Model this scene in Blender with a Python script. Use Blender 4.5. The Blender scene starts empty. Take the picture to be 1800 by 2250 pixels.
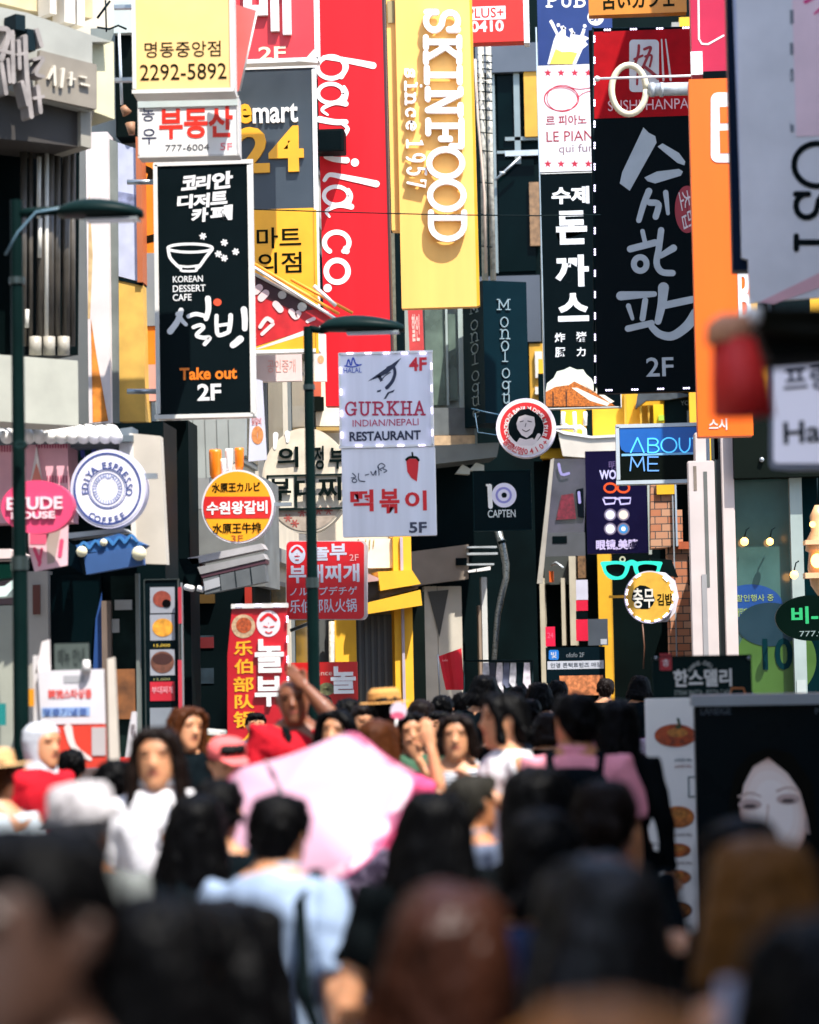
import bpy, bmesh, math, random
from mathutils import Vector, Matrix, noise
random.seed(7)
SC = bpy.context.scene
COL = SC.collection
# ------------------------------------------------------------------ camera
F = 85 / 36 * 2250
CAM = Vector((0, 0, 1.84))
ROLL = math.radians(-1.1)
def rot(yaw, pitch):
    return Matrix.Rotation(yaw, 3, 'Z') @ Matrix.Rotation(math.pi / 2 + pitch, 3, 'X') @ Matrix.Rotation(ROLL, 3, 'Z')
VP = Vector(((1250 - 900) / F, (1125 - 1432) / F, -1))
yaw = pitch = 0.0
for _ in range(30):
    w = rot(yaw, pitch) @ VP
    yaw += math.atan2(w.x, w.y); pitch -= math.atan2(w.z, math.hypot(w.x, w.y))
R = rot(yaw, pitch)
cd = bpy.data.cameras.new('camera'); cam = bpy.data.objects.new('camera', cd); COL.objects.link(cam)
cam.matrix_world = Matrix.Translation(CAM) @ R.to_4x4()
cd.lens = 85; cd.sensor_fit = 'VERTICAL'; cd.sensor_height = 36; cd.sensor_width = 28.8
cd.clip_start = .1; cd.clip_end = 500
cd.dof.use_dof = True; cd.dof.focus_distance = 31; cd.dof.aperture_fstop = 2.1
SC.camera = cam
# ------------------------------------------------------------------ world, sun, exposure
SUN = Vector((.30, -.38, .875)).normalized()
wd = bpy.data.worlds.new('World'); SC.world = wd; wd.use_nodes = True
nt = wd.node_tree
sky = nt.nodes.new('ShaderNodeTexSky'); sky.sky_type = 'NISHITA'; sky.sun_disc = False
sky.sun_elevation = math.asin(SUN.z); sky.sun_rotation = math.atan2(SUN.x, SUN.y)
bg = nt.nodes['Background']; bg.inputs[1].default_value = .15
nt.links.new(sky.outputs[0], bg.inputs[0])
sl = bpy.data.lights.new('sun', 'SUN'); sl.energy = 3.4; sl.angle = math.radians(.5); sl.color = (1, .95, .87)
so = bpy.data.objects.new('sun', sl); COL.objects.link(so); so.rotation_euler = SUN.to_track_quat('Z', 'Y').to_euler()
so.location = (6, -10, 30)
SC.view_settings.view_transform = 'Standard'; SC.view_settings.look = 'None'
SC.view_settings.exposure = 1.58; SC.view_settings.gamma = 1
SC.cycles.max_bounces = 6; SC.cycles.use_denoising = True; SC.cycles.sample_clamp_indirect = 6
# ------------------------------------------------------------------ helpers
def ray(x, y):
    return R @ Vector(((x - 900) / F, (1125 - y) / F, -1))
def P(x, y, d):
    w = ray(x, y); return CAM + w * (d / w.y)
def lin(h):
    if isinstance(h, str):
        h = [int(h[i:i + 2], 16) / 255 for i in (0, 2, 4)]
    return tuple(c / 12.92 if c <= .04045 else ((c + .055) / 1.055) ** 2.4 for c in h)
MATS = {}
def mat(col, rough=.5, var=.12, scale=3., metal=0, bump=0, emit=0, trans=0, spec=.5, name=None, streak=False):
    key = (str(col), rough, var, scale, metal, bump, emit, trans, spec, streak)
    if key in MATS: return MATS[key]
    m = bpy.data.materials.new(name or 'paint_' + str(len(MATS))); MATS[key] = m
    m.use_nodes = True; t = m.node_tree; b = t.nodes['Principled BSDF']
    c = lin(col)
    if max(c) < .03 and not metal: spec = min(spec, .04); c = (c[0] * .4, c[1] * .8, c[2] * .8)
    b.inputs['Roughness'].default_value = rough; b.inputs['Metallic'].default_value = metal
    b.inputs['Specular IOR Level'].default_value = spec
    b.inputs['Base Color'].default_value = (*c, 1)
    tc = t.nodes.new('ShaderNodeTexCoord')
    mp = t.nodes.new('ShaderNodeMapping'); t.links.new(tc.outputs['Object'], mp.inputs[0])
    if streak: mp.inputs['Scale'].default_value = (1, 1, .08)
    n = t.nodes.new('ShaderNodeTexNoise'); n.inputs['Scale'].default_value = scale; n.inputs['Detail'].default_value = 6
    t.links.new(mp.outputs[0], n.inputs['Vector'])
    if var:
        r = t.nodes.new('ShaderNodeMapRange'); r.inputs[1].default_value = .3; r.inputs[2].default_value = .7
        r.inputs[3].default_value = 1 - var; r.inputs[4].default_value = 1 + var * .5
        t.links.new(n.outputs['Fac'], r.inputs[0])
        x = t.nodes.new('ShaderNodeMix'); x.data_type = 'RGBA'; x.blend_type = 'MULTIPLY'; x.inputs[0].default_value = 1
        x.inputs[6].default_value = (*c, 1); t.links.new(r.outputs[0], x.inputs[7])
        t.links.new(x.outputs[2], b.inputs['Base Color'])
        r2 = t.nodes.new('ShaderNodeMapRange'); r2.inputs[3].default_value = max(.05, rough - .12); r2.inputs[4].default_value = min(1, rough + .12)
        t.links.new(n.outputs['Fac'], r2.inputs[0]); t.links.new(r2.outputs[0], b.inputs['Roughness'])
    if bump:
        bp = t.nodes.new('ShaderNodeBump'); bp.inputs['Strength'].default_value = bump; bp.inputs['Distance'].default_value = .02
        t.links.new(n.outputs['Fac'], bp.inputs['Height']); t.links.new(bp.outputs[0], b.inputs['Normal'])
    if emit:
        b.inputs['Emission Color'].default_value = (*c, 1); b.inputs['Emission Strength'].default_value = emit
    if trans: b.inputs['Transmission Weight'].default_value = trans
    return m
def mobj(name, verts, faces, m, parent=None, smooth=False):
    me = bpy.data.meshes.new(name); me.from_pydata([tuple(v) for v in verts], [], faces)
    bm = bmesh.new(); bm.from_mesh(me); bmesh.ops.recalc_face_normals(bm, faces=bm.faces); bm.to_mesh(me); bm.free()
    if smooth: me.shade_smooth()
    me.materials.append(m)
    o = bpy.data.objects.new(name, me); COL.objects.link(o)
    if parent: o.parent = parent
    return o
def tag(o, label, cat, group=None, kind=None):
    o['label'] = label; o['category'] = cat
    if group: o['group'] = group
    if kind: o['kind'] = kind
    return o
def empty(name, loc, rz, label, cat, group=None):
    o = bpy.data.objects.new(name, None); COL.objects.link(o); o.empty_display_size = .1
    o.location = loc; o.rotation_euler = (0, 0, rz)
    return tag(o, label, cat, group)
def ell(cx, cy, rx, ry, n=40, a0=0, a1=360):
    return [(cx + rx * math.cos(math.radians(a0 + (a1 - a0) * i / n)), cy + ry * math.sin(math.radians(a0 + (a1 - a0) * i / n))) for i in range(n if a1 - a0 == 360 else n + 1)]
def rrect(x0, y0, x1, y1, r, n=5):
    out = []
    for cx, cy, a in ((x1 - r, y0 + r, -90), (x1 - r, y1 - r, 0), (x0 + r, y1 - r, 90), (x0 + r, y0 + r, 180)):
        for i in range(n + 1):
            t = math.radians(a + 90 * i / n); out.append((cx + r * math.cos(t), cy + r * math.sin(t)))
    return out
def star(cx, cy, r, n=5, q=.42):
    return [(cx + (r if i % 2 == 0 else r * q) * math.sin(math.pi * i / n), cy - (r if i % 2 == 0 else r * q) * math.cos(math.pi * i / n)) for i in range(2 * n)]
def crom(p, k=6):
    if len(p) < 3: return p
    q = [p[0]] + list(p) + [p[-1]]; out = []
    for i in range(1, len(q) - 2):
        for j in range(k):
            t = j / k
            out.append(tuple(.5 * (2 * b + (c - a) * t + (2 * a - 5 * b + 4 * c - d) * t * t + (3 * b - a - 3 * c + d) * t ** 3) for a, b, c, d in zip(q[i - 1], q[i], q[i + 1], q[i + 2])))
    out.append(tuple(p[-1])); return out
def tubemesh(V, Fc, pts, rad, n=10, cap=True):
    """round tube through 3-D points; rad is a number or a list of numbers / (a, b) pairs"""
    pts = [Vector(p) for p in pts]; b0 = len(V); up = None
    for i, p in enumerate(pts):
        t = (pts[min(i + 1, len(pts) - 1)] - pts[max(i - 1, 0)]).normalized()
        if up is None:
            up = Vector((0, 1, 0)) if abs(t.y) < .9 else Vector((0, 0, 1))
        s = t.cross(up).normalized(); up = s.cross(t).normalized()
        r = rad[i] if isinstance(rad, (list, tuple)) else rad
        ra, rb = r if isinstance(r, tuple) else (r, r)
        for k in range(n):
            a = 2 * math.pi * k / n; V.append(p + s * (ra * math.cos(a)) + up * (rb * math.sin(a)))
    for i in range(len(pts) - 1):
        for k in range(n):
            a = b0 + i * n + k; b = b0 + i * n + (k + 1) % n
            Fc.append((a, b, b + n, a + n))
    if cap:
        Fc.append(tuple(b0 + k for k in range(n))); Fc.append(tuple(b0 + (len(pts) - 1) * n + k for k in range(n)))
def ringmesh(V, Fc, rings, n=20, M=None):
    """closed loft of horizontal ellipses (z, half width, half depth, cy[, cx])"""
    b0 = len(V)
    for r in rings:
        z, a, b, cy = r[:4]; cx = r[4] if len(r) > 4 else 0
        for k in range(n):
            t = 2 * math.pi * k / n; v = Vector((cx + a * math.cos(t), cy + b * math.sin(t), z)); V.append(M @ v if M else v)
    for i in range(len(rings) - 1):
        for k in range(n):
            a = b0 + i * n + k; b = b0 + i * n + (k + 1) % n; Fc.append((a, b, b + n, a + n))
    Fc.append(tuple(b0 + k for k in range(n))); Fc.append(tuple(b0 + (len(rings) - 1) * n + k for k in range(n)))

PAT = ('lettering', 'drawing', 'picture', 'print', 'star_row', 'light_strip', 'logo', 'portrait', 'groove', 'slat', 'tie', 'fringe', 'seam', 'scallop', 'stain', 'drips', 'drops', 'frame', 'spectacle_drawing', 'dark_frame', 'emblem')
def many(part, n): return n > 1 and not any(part == q or part.endswith('_' + q) for q in PAT)
class Pl:
    """a thing built on an upright plane that stands d metres down the street; shapes are given in photograph pixels,
    offsets in metres towards the viewer's side of the plane"""
    def __init__(s, name, label, cat, px, py, d, a=0, group=None, root=None):
        a = math.radians(a); s.O = P(px, py, d); s.ex = Vector((math.cos(a), math.sin(a), 0)); s.n = Vector((math.sin(a), -math.cos(a), 0))
        s.root = root or empty(name, s.O, a, label, cat, group)
    def L(s, x, y, o=0):
        w = ray(x, y); q = s.O + s.n * o
        t = (q - CAM).dot(s.n) / w.dot(s.n); h = CAM + w * t - s.O
        return (h.dot(s.ex), h.z)
    def R4(s, x0, y0, x1, y1, o=0):
        ym = (y0 + y1) / 2; xm = (x0 + x1) / 2
        return s.L(x0, ym, o)[0], s.L(xm, y1, o)[1], s.L(x1, ym, o)[0], s.L(xm, y0, o)[1]
    def emit(s, part, V, Fc, m, p=None, smooth=False):
        return mobj(part, V, Fc, m, p or s.root, smooth)
    def extr(s, polys, o0, o1, caps=True):
        V = []; Fc = []
        for pts in polys:
            b = len(V); n = len(pts)
            V += [(u, -o1, v) for u, v in pts] + [(u, -o0, v) for u, v in pts]
            Fc.append(tuple(range(b, b + n))); Fc.append(tuple(range(b + n, b + 2 * n)))
            for i in range(n):
                j = (i + 1) % n; Fc.append((b + i, b + j, b + n + j, b + n + i))
        return V, Fc
    def box(s, part, rects, o0, o1, m, p=None, bev=0):
        if not isinstance(rects[0], (tuple, list)): rects = [rects]
        if many(part, len(rects)): return [s.box(part, r, o0, o1, m, p, bev) for r in rects][0]
        V, Fc = s.extr([[(u0, v0), (u1, v0), (u1, v1), (u0, v1)] for u0, v0, u1, v1 in [s.R4(*r, o1) for r in rects]], o0, o1)
        ob = s.emit(part, V, Fc, m, p)
        if bev:
            bm = bmesh.new(); bm.from_mesh(ob.data); bmesh.ops.bevel(bm, geom=list(bm.edges), offset=bev, segments=2, affect='EDGES'); bm.to_mesh(ob.data); bm.free()
        return ob
    def frame(s, part, r, w, o0, o1, m, p=None):
        x0, y0, x1, y1 = r
        return s.box(part, [(x0, y0, x1, y0 + w), (x0, y1 - w, x1, y1), (x0, y0 + w, x0 + w, y1 - w), (x1 - w, y0 + w, x1, y1 - w)], o0, o1, m, p)
    def poly(s, part, polys, o0, o1, m, p=None):
        if not isinstance(polys[0][0], (tuple, list)): polys = [polys]
        if many(part, len(polys)): return [s.poly(part, q, o0, o1, m, p) for q in polys][0]
        V, Fc = s.extr([[s.L(x, y, o1) for x, y in q] for q in polys], o0, o1)
        return s.emit(part, V, Fc, m, p)
    def ring(s, part, rs, o0, o1, m, p=None, n=44):
        """elliptical rings (cx, cy, rx, ry, wx) with wx the band width in pixels"""
        if not isinstance(rs[0], (tuple, list)): rs = [rs]
        if many(part, len(rs)): return [s.ring(part, r, o0, o1, m, p, n) for r in rs][0]
        V = []; Fc = []
        for cx, cy, rx, ry, w in rs:
            b = len(V)
            for oo in (o1, o0):
                for q in (0, w):
                    V += [(lambda t: (t[0], -oo, t[1]))(s.L(x, y, o1)) for x, y in ell(cx, cy, rx - q, ry - q, n)]
            for i in range(n):
                j = (i + 1) % n
                for a, c in ((0, 1), (0, 2), (1, 3), (2, 3)):
                    Fc.append((b + a * n + i, b + a * n + j, b + c * n + j, b + c * n + i))
        return s.emit(part, V, Fc, m, p)
    def stroke(s, part, items, o0, o1, m, p=None, k=6, cap=True):
        """brush strokes: each item (points, width px [, end width])"""
        V = []; Fc = []
        for z, it in enumerate(items):
            pts, w = it[0], it[1]; w2 = it[2] if len(it) > 2 else w
            pts = crom(pts, k) if k else list(pts); n = len(pts); oo = o1 + (z % 5) * .0006
            Lf = []; Rt = []
            for i, (x, y) in enumerate(pts):
                xa, ya = pts[max(i - 1, 0)]; xb, yb = pts[min(i + 1, n - 1)]
                dx, dy = xb - xa, yb - ya; l = math.hypot(dx, dy) or 1; ww = (w + (w2 - w) * i / max(1, n - 1)) / 2
                Lf.append((x - dy / l * ww, y + dx / l * ww)); Rt.append((x + dy / l * ww, y - dx / l * ww))
            if math.hypot(pts[0][0] - pts[-1][0], pts[0][1] - pts[-1][1]) < .01 and n > 6:   # closed ring: no ends
                b = len(V); M2 = n - 1
                (xa, ya), (xb, yb) = pts[M2 - 1], pts[1]; dx, dy = xb - xa, yb - ya; l = math.hypot(dx, dy) or 1
                Lf[0] = (pts[0][0] - dy / l * w / 2, pts[0][1] + dx / l * w / 2); Rt[0] = (pts[0][0] + dy / l * w / 2, pts[0][1] - dx / l * w / 2)
                for o in (oo, o0):
                    for q in (Lf, Rt):
                        for x, y in q[:M2]:
                            u, v = s.L(x, y, oo); V.append((u, -o, v))
                for i in range(M2):
                    j = (i + 1) % M2
                    for a_, c_ in ((0, 1), (2, 3), (0, 2), (1, 3)): Fc.append((b + a_ * M2 + i, b + a_ * M2 + j, b + c_ * M2 + j, b + c_ * M2 + i))
                continue
            def capf(i, j):
                (x, y), (xj, yj) = pts[i], pts[j]; a = math.degrees(math.atan2(y - yj, x - xj)); ww = (w if i == 0 else w2) / 2
                return [(x + ww * math.cos(math.radians(a + t)), y + ww * math.sin(math.radians(a + t))) for t in (60, 30, 0, -30, -60)]
            c0 = capf(0, 1) if cap else []; c1 = capf(n - 1, n - 2) if cap else []
            b = len(V)
            out = Lf + c1 + Rt[::-1] + c0; N = len(out)
            for o in (oo, o0):
                for x, y in out:
                    u, v = s.L(x, y, oo); V.append((u, -o, v))
            for f in (0, N):
                for i in range(n - 1):
                    Fc.append((b + f + i, b + f + i + 1, b + f + N - 1 - len(c0) - i - 1, b + f + N - 1 - len(c0) - i))
                if cap:
                    Fc.append((b + f + n - 1,) + tuple(b + f + n + t for t in range(len(c1) + 1)))
                    Fc.append((b + f + N - 1 - len(c0),) + tuple(b + f + N - len(c0) + t for t in range(len(c0))) + (b + f,))
            for i in range(N):
                j = (i + 1) % N; Fc.append((b + i, b + j, b + N + j, b + N + i))
        return s.emit(part, V, Fc, m, p)
    def text(s, st, bb, m, o, th=.003, bold=0, rot=0, shear=0, part='lettering', p=None, fit=True):
        c = bpy.data.curves.new('t', 'FONT'); c.body = st; c.size = 1; c.offset = bold; c.extrude = .5; c.resolution_u = 3; c.shear = shear
        c.align_x = 'CENTER'
        tmp = bpy.data.objects.new('t', c); me = bpy.data.meshes.new_from_object(tmp)
        V = [v.co.copy() for v in me.vertices]; Fc = [tuple(q.vertices) for q in me.polygons]
        bpy.data.objects.remove(tmp); bpy.data.curves.remove(c); bpy.data.meshes.remove(me)
        ca, sa = math.cos(math.radians(rot)), math.sin(math.radians(rot))
        V = [Vector((v.x * ca - v.y * sa, v.x * sa + v.y * ca, v.z)) for v in V]
        xs = [v.x for v in V]; ys = [v.y for v in V]; x0, x1, y0, y1 = min(xs), max(xs), min(ys), max(ys)
        u0, v0, u1, v1 = s.R4(*bb, o)
        V = [(u0 + (v.x - x0) / (x1 - x0) * (u1 - u0), -(o + (v.z + .5) * th), v0 + (v.y - y0) / (y1 - y0) * (v1 - v0)) for v in V]
        return s.emit(part, V, Fc, m, p)
    def arctext(s, st, cx, cy, rx, ry, a0, a1, h, m, o, inside=False, th=.003, bold=.02, part='lettering'):
        """letters along an ellipse, angles clockwise from the top"""
        VV = []; FF = []
        k = s.L(cx + 1, cy, o)[0] - s.L(cx, cy, o)[0]
        for i, ch in enumerate(st):
            if ch == ' ': continue
            a = math.radians(a0 + (a1 - a0) * (i / max(1, len(st) - 1)))
            c = bpy.data.curves.new('t', 'FONT'); c.body = ch; c.size = 1; c.offset = bold; c.extrude = .5; c.resolution_u = 2
            tmp = bpy.data.objects.new('t', c); me = bpy.data.meshes.new_from_object(tmp)
            V = [v.co.copy() for v in me.vertices]; Fc = [tuple(q.vertices) for q in me.polygons]
            bpy.data.objects.remove(tmp); bpy.data.curves.remove(c); bpy.data.meshes.remove(me)
            if not V: continue
            mx = (min(v.x for v in V) + max(v.x for v in V)) / 2; sc = h * k / .72
            u, w = s.L(cx + rx * math.sin(a), cy - ry * math.cos(a), o); t = -a if not inside else math.pi - a
            b = len(VV)
            for v in V:
                x, y = (v.x - mx) * sc, (v.y - .36) * sc
                VV.append((u + x * math.cos(t) - y * math.sin(t), -(o + (v.z + .5) * th), w + x * math.sin(t) + y * math.cos(t)))
            FF += [tuple(b + q for q in f) for f in Fc]
        return s.emit(part, VV, FF, m)
    def tube(s, part, runs, m, p=None, n=10):
        """round bars: runs of ([(px, py, offset)], radius m)"""
        if many(part, len(runs)): return [s.tube(part, [q], m, p, n) for q in runs][0]
        V = []; Fc = []
        for pts, r in runs:
            q = []
            for x, y, o in pts:
                u, v = s.L(x, y, o); q.append((u, -o, v))
            tubemesh(V, Fc, q, r, n)
        return s.emit(part, V, Fc, m, p, True)
    def leds(s, edges, m, o, r=2.5, gap=47, part='light_strip'):
        """clusters of three small lamps along pixel lines, sitting on a dark strip"""
        for (x0, y0), (x1, y1) in edges:
            l = math.hypot(x1 - x0, y1 - y0); n = max(1, int(l / gap)); polys = []; dx, dy = (x1 - x0) / l, (y1 - y0) / l
            for i in range(n):
                t = (i + .5) / n * l
                for k in (-1, 0, 1):
                    cx, cy = x0 + dx * (t + k * r * 2.1), y0 + dy * (t + k * r * 2.1); polys.append(ell(cx, cy, r * .85, r * .85, 8))
            s.poly(part, polys, o, o + .012, m)
WHITE = mat('E4E2E0', .4); OFFW = mat('D8D4CC', .5); BLACK = mat('0C1114', .45); DARK = mat('111A1E', .5)
NAVY = mat('0E1A2C', .4); RED = mat('CF1526', .4); CRIM = mat('B01230', .4); YEL = mat('E8A41C', .45); ORG = mat('F07A08', .4)
GREY = mat('5C646C', .5); STEEL = mat('9AA0A4', .35, metal=.7); SLATE = mat('39424C', .5); LAV = mat('BFC2D2', .4)
LEDM = mat('E8DCFF', .3, 0, emit=1.2); GALV = mat('B4B8BA', .4, .25, 6, metal=.5)
HG = 'signs hung out over the street'
# slab-serif stroke letters in a 0..1 box (x right, y up)
def _a(cx, cy, rx, ry, a0, a1, n=10):
    return [(cx + rx * math.cos(math.radians(a0 + (a1 - a0) * i / n)), cy + ry * math.sin(math.radians(a0 + (a1 - a0) * i / n))) for i in range(n + 1)]
SLAB = {
 'S': [_a(.5, .74, .38, .24, 20, 270) + _a(.5, .25, .40, .25, 90, -160)[1:], [(.88, .98), (.88, .7)], [(.1, .02), (.1, .32)]],
 'K': [[(.22, 0), (.22, 1)], [(.05, 0), (.42, 0)], [(.05, 1), (.42, 1)], [(.25, .42), (.8, 1)], [(.42, .58), (.85, 0)], [(.62, 1), (1, 1)], [(.65, 0), (1, 0)]],
 'I': [[(.5, 0), (.5, 1)], [(.1, 0), (.9, 0)], [(.1, 1), (.9, 1)]],
 'N': [[(.18, 0), (.18, 1)], [(.18, 1), (.82, 0)], [(.82, 0), (.82, 1)], [(0, 0), (.38, 0)], [(0, 1), (.2, 1)], [(.62, 1), (1, 1)]],
 'F': [[(.22, 0), (.22, 1)], [(.02, 0), (.5, 0)], [(.02, 1), (.98, 1)], [(.98, 1), (.98, .7)], [(.22, .52), (.7, .52)], [(.7, .66), (.7, .38)]],
 'O': [_a(.5, .5, .47, .5, 0, 360, 26)],
 'D': [[(.2, 0), (.2, 1)], [(.02, 1), (.45, 1)] + _a(.45, .5, .5, .5, 90, -90) + [(.02, 0)]],
 'G': [_a(.5, .5, .45, .5, 40, 320, 16), [(.9, .98), (.9, .68)], [(.88, .42), (.88, .05)], [(.62, .42), (1, .42)]],
 'U': [[(.2, 1), (.2, .35)] + _a(.5, .3, .3, .3, 180, 360) + [(.8, 1)], [(.02, 1), (.4, 1)], [(.62, 1), (.98, 1)]],
 'R': [[(.2, 0), (.2, 1)], [(.02, 0), (.42, 0)], [(.02, 1), (.5, 1)] + _a(.5, .76, .32, .24, 90, -90) + [(.2, .52)], [(.5, .5), (.85, 0)], [(.82, 0), (1, 0)]],
 'H': [[(.2, 0), (.2, 1)], [(.8, 0), (.8, 1)], [(.2, .5), (.8, .5)], [(.03, 0), (.38, 0)], [(.03, 1), (.38, 1)], [(.62, 0), (.97, 0)], [(.62, 1), (.97, 1)]],
 'A': [[(.15, 0), (.5, 1)], [(.5, 1), (.87, 0)], [(.28, .35), (.75, .35)], [(0, 0), (.32, 0)], [(.68, 0), (1, 0)]],
 'P': [[(.2, 0), (.2, 1)], [(.02, 0), (.45, 0)], [(.02, 1), (.5, 1)] + _a(.5, .73, .4, .27, 90, -90) + [(.2, .46)]],
 'B': [[(.2, 0), (.2, 1)], [(.02, 1), (.5, 1)] + _a(.5, .77, .32, .23, 90, -90) + [(.2, .54)], [(.5, .54)] + _a(.5, .27, .4, .27, 90, -90) + [(.02, 0)]],
 'E': [[(.2, 0), (.2, 1)], [(.02, 1), (.92, 1), (.92, .75)], [(.02, 0), (.95, 0), (.95, .28)], [(.2, .52), (.7, .52)]],
 'M': [[(.15, 0), (.15, 1)], [(.15, 1), (.5, .25)], [(.5, .25), (.85, 1)], [(.85, 1), (.85, 0)], [(0, 0), (.32, 0)], [(.68, 0), (1, 0)], [(0, 1), (.17, 1)], [(.83, 1), (1, 1)]],
 'o': [_a(.5, .35, .38, .35, 0, 360, 20)],
 'n': [[(.2, 0), (.2, .68)], [(.05, .68), (.2, .68)], [(.2, .45)] + _a(.52, .42, .28, .26, 160, 0) + [(.8, 0)], [(.02, 0), (.4, 0)], [(.62, 0), (.98, 0)]],
 'l': [[(.2, 1), (.5, 1), (.5, 0)], [(.15, 0), (.85, 0)]],
 'g': [_a(.45, .42, .32, .28, 0, 360, 18), [(.78, .68), (.95, .68)], [(.77, .66), (.77, -.1)] + _a(.5, -.12, .27, .2, 0, -150)],
 'u': [[(.05, .68), (.2, .68), (.2, .25)] + _a(.45, .25, .25, .25, 180, 330) , [(.6, .68), (.78, .68), (.78, 0), (.95, 0)]],
 's': [_a(.5, .52, .3, .17, 20, 270) + _a(.5, .18, .33, .18, 90, -160)[1:], [(.8, .7), (.8, .5)], [(.17, 0), (.17, .2)]],
 'i': [[(.25, .66), (.5, .66), (.5, 0)], [(.12, 0), (.88, 0)], [(.47, .93), (.53, .93)]],
 'c': [_a(.5, .34, .36, .34, 45, 315, 14), [(.78, .66), (.78, .46)]],
 'e': [[(.16, .38), (.84, .38)] + _a(.5, .35, .35, .35, 8, 310, 14)],
 '1': [[(.22, .85), (.5, 1), (.5, 0)], [(.12, 0), (.88, 0)]],
 '9': [_a(.5, .7, .32, .3, 0, 360, 18), [(.82, .7)] + _a(.4, .55, .42, .53, 0, -75)],
 '5': [[(.8, 1), (.28, 1), (.24, .55)] + _a(.48, .33, .34, .32, 110, -150)],
 '7': [[(.14, .78), (.14, 1), (.86, 1), (.4, 0)]],
 '0': [_a(.5, .5, .36, .5, 0, 360, 22)],
}
def slab(s, st, spots, w, o0, o1, m, part='lettering', turn=0):
    """spots: one pixel box per letter; turn=1 reads downwards with the tops to the right, -1 upwards"""
    it = []
    for ch, (x0, y0, x1, y1) in zip(st, spots):
        for ln in SLAB[ch]:
            if turn == 1: q = [(x0 + gy * (x1 - x0), y0 + gx * (y1 - y0)) for gx, gy in ln]
            elif turn == -1: q = [(x1 - gy * (x1 - x0), y1 - gx * (y1 - y0)) for gx, gy in ln]
            else: q = [(x0 + gx * (x1 - x0), y1 - gy * (y1 - y0)) for gx, gy in ln]
            it.append((q, w))
    return s.stroke(part, it, o0, o1, m, k=0)
# ------------------------------------------------------------------ ground
def ground_mat():
    m = bpy.data.materials.new('paving'); m.use_nodes = True; t = m.node_tree; b = t.nodes['Principled BSDF']; b.inputs['Roughness'].default_value = .8
    tc = t.nodes.new('ShaderNodeTexCoord'); br = t.nodes.new('ShaderNodeTexBrick'); br.inputs['Scale'].default_value = 2.2
    br.inputs['Color1'].default_value = (.19, .175, .16, 1); br.inputs['Color2'].default_value = (.13, .125, .12, 1); br.inputs['Mortar'].default_value = (.07, .07, .07, 1); br.inputs['Mortar Size'].default_value = .012
    t.links.new(tc.outputs['Object'], br.inputs['Vector']); t.links.new(br.outputs['Color'], b.inputs['Base Color']); return m
o = mobj('ground', [(-150, -60, 0), (150, -60, 0), (150, 300, 0), (-150, 300, 0)], [(0, 1, 2, 3)], ground_mat()); o['kind'] = 'structure'
o = mobj('paving', [(-4.0, -30, .004), (2.25, -30, .004), (2.25, 75, .004), (-4.0, 75, .004)], [(0, 1, 2, 3)], ground_mat()); o['kind'] = 'structure'
# ------------------------------------------------------------------ buildings
CREAM = mat('CFC2AC', .8, .12, 2, bump=.2); PLAST = mat('B4AEA4', .8, .15, 1.5, bump=.2); CONC = mat('8E8C86', .85, .25, 2.5, bump=.3); DKW = mat('14191B', .7, .3, 1.5, bump=.2); DKG = mat('22272A', .6, .3, 1.2)
GLASS = mat('0E2022', .08, .2, 1.2, spec=.7); YELW = mat('E0A81E', .7, .12, 2, bump=.15); PINKW = mat('BDB1AC', .6, .08, 3)
MET = mat('B8BEC0', .4, .2, 4, metal=.4)
def bx(part, root, x0, x1, y0, y1, z0, z1, m):
    o = root.location if root else Vector((0, 0, 0))
    V = [(x - o.x, y - o.y, z - o.z) for x in (x0, x1) for y in (y0, y1) for z in (z0, z1)]
    return mobj(part, V, [(0, 1, 3, 2), (4, 5, 7, 6), (0, 1, 5, 4), (2, 3, 7, 6), (0, 2, 6, 4), (1, 3, 7, 5)], m, root)
def multibx(part, root, L, m):
    V = []; Fc = []; o = root.location
    for x0, x1, y0, y1, z0, z1 in L:
        b = len(V); V += [(x - o.x, y - o.y, z - o.z) for x in (x0, x1) for y in (y0, y1) for z in (z0, z1)]
        Fc += [tuple(b + i for i in f) for f in ((0, 1, 3, 2), (4, 5, 7, 6), (0, 1, 5, 4), (2, 3, 7, 6), (0, 2, 6, 4), (1, 3, 7, 5))]
    return mobj(part, V, Fc, m, root)
def block(label, x0, x1, y0, y1, h, wall, side, floors=4, name='building'):
    """a street block with storeys of windows on its street side and its near end"""
    r = empty(name, (x1 if side < 0 else x0, y0, 0), 0, label, 'building')
    bx('wall', r, x0, x1, y0, y1, 0, h, wall)
    xs = x1 if side < 0 else x0; sg = 1 if side < 0 else -1; fh = h / floors
    n = max(1, int((y1 - y0) / 2.6))
    for f in range(floors):
        for i in range(n):
            ya = y0 + (i + .18) * (y1 - y0) / n; yb = y0 + (i + .82) * (y1 - y0) / n; z0 = f * fh + (.25 if f == 0 else .9); z1 = f * fh + fh - .55
            w = bx('window', r, min(xs, xs + sg * .05), max(xs, xs + sg * .05), ya, yb, z0, z1, mat('6A7072', .5)); w2 = bx('pane', r, min(xs + sg * .052, xs + sg * .06), max(xs + sg * .052, xs + sg * .06), ya + .07, yb - .07, z0 + .07, z1 - .07, GLASS)
            w2.parent = w; w2.matrix_parent_inverse = Matrix.Translation((0, 0, 0))
        multi = bx('ledge', r, min(xs, xs + sg * .16), max(xs, xs + sg * .16), y0, y1, f * fh + fh - .3, f * fh + fh - .1, CONC)
    return r
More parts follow.
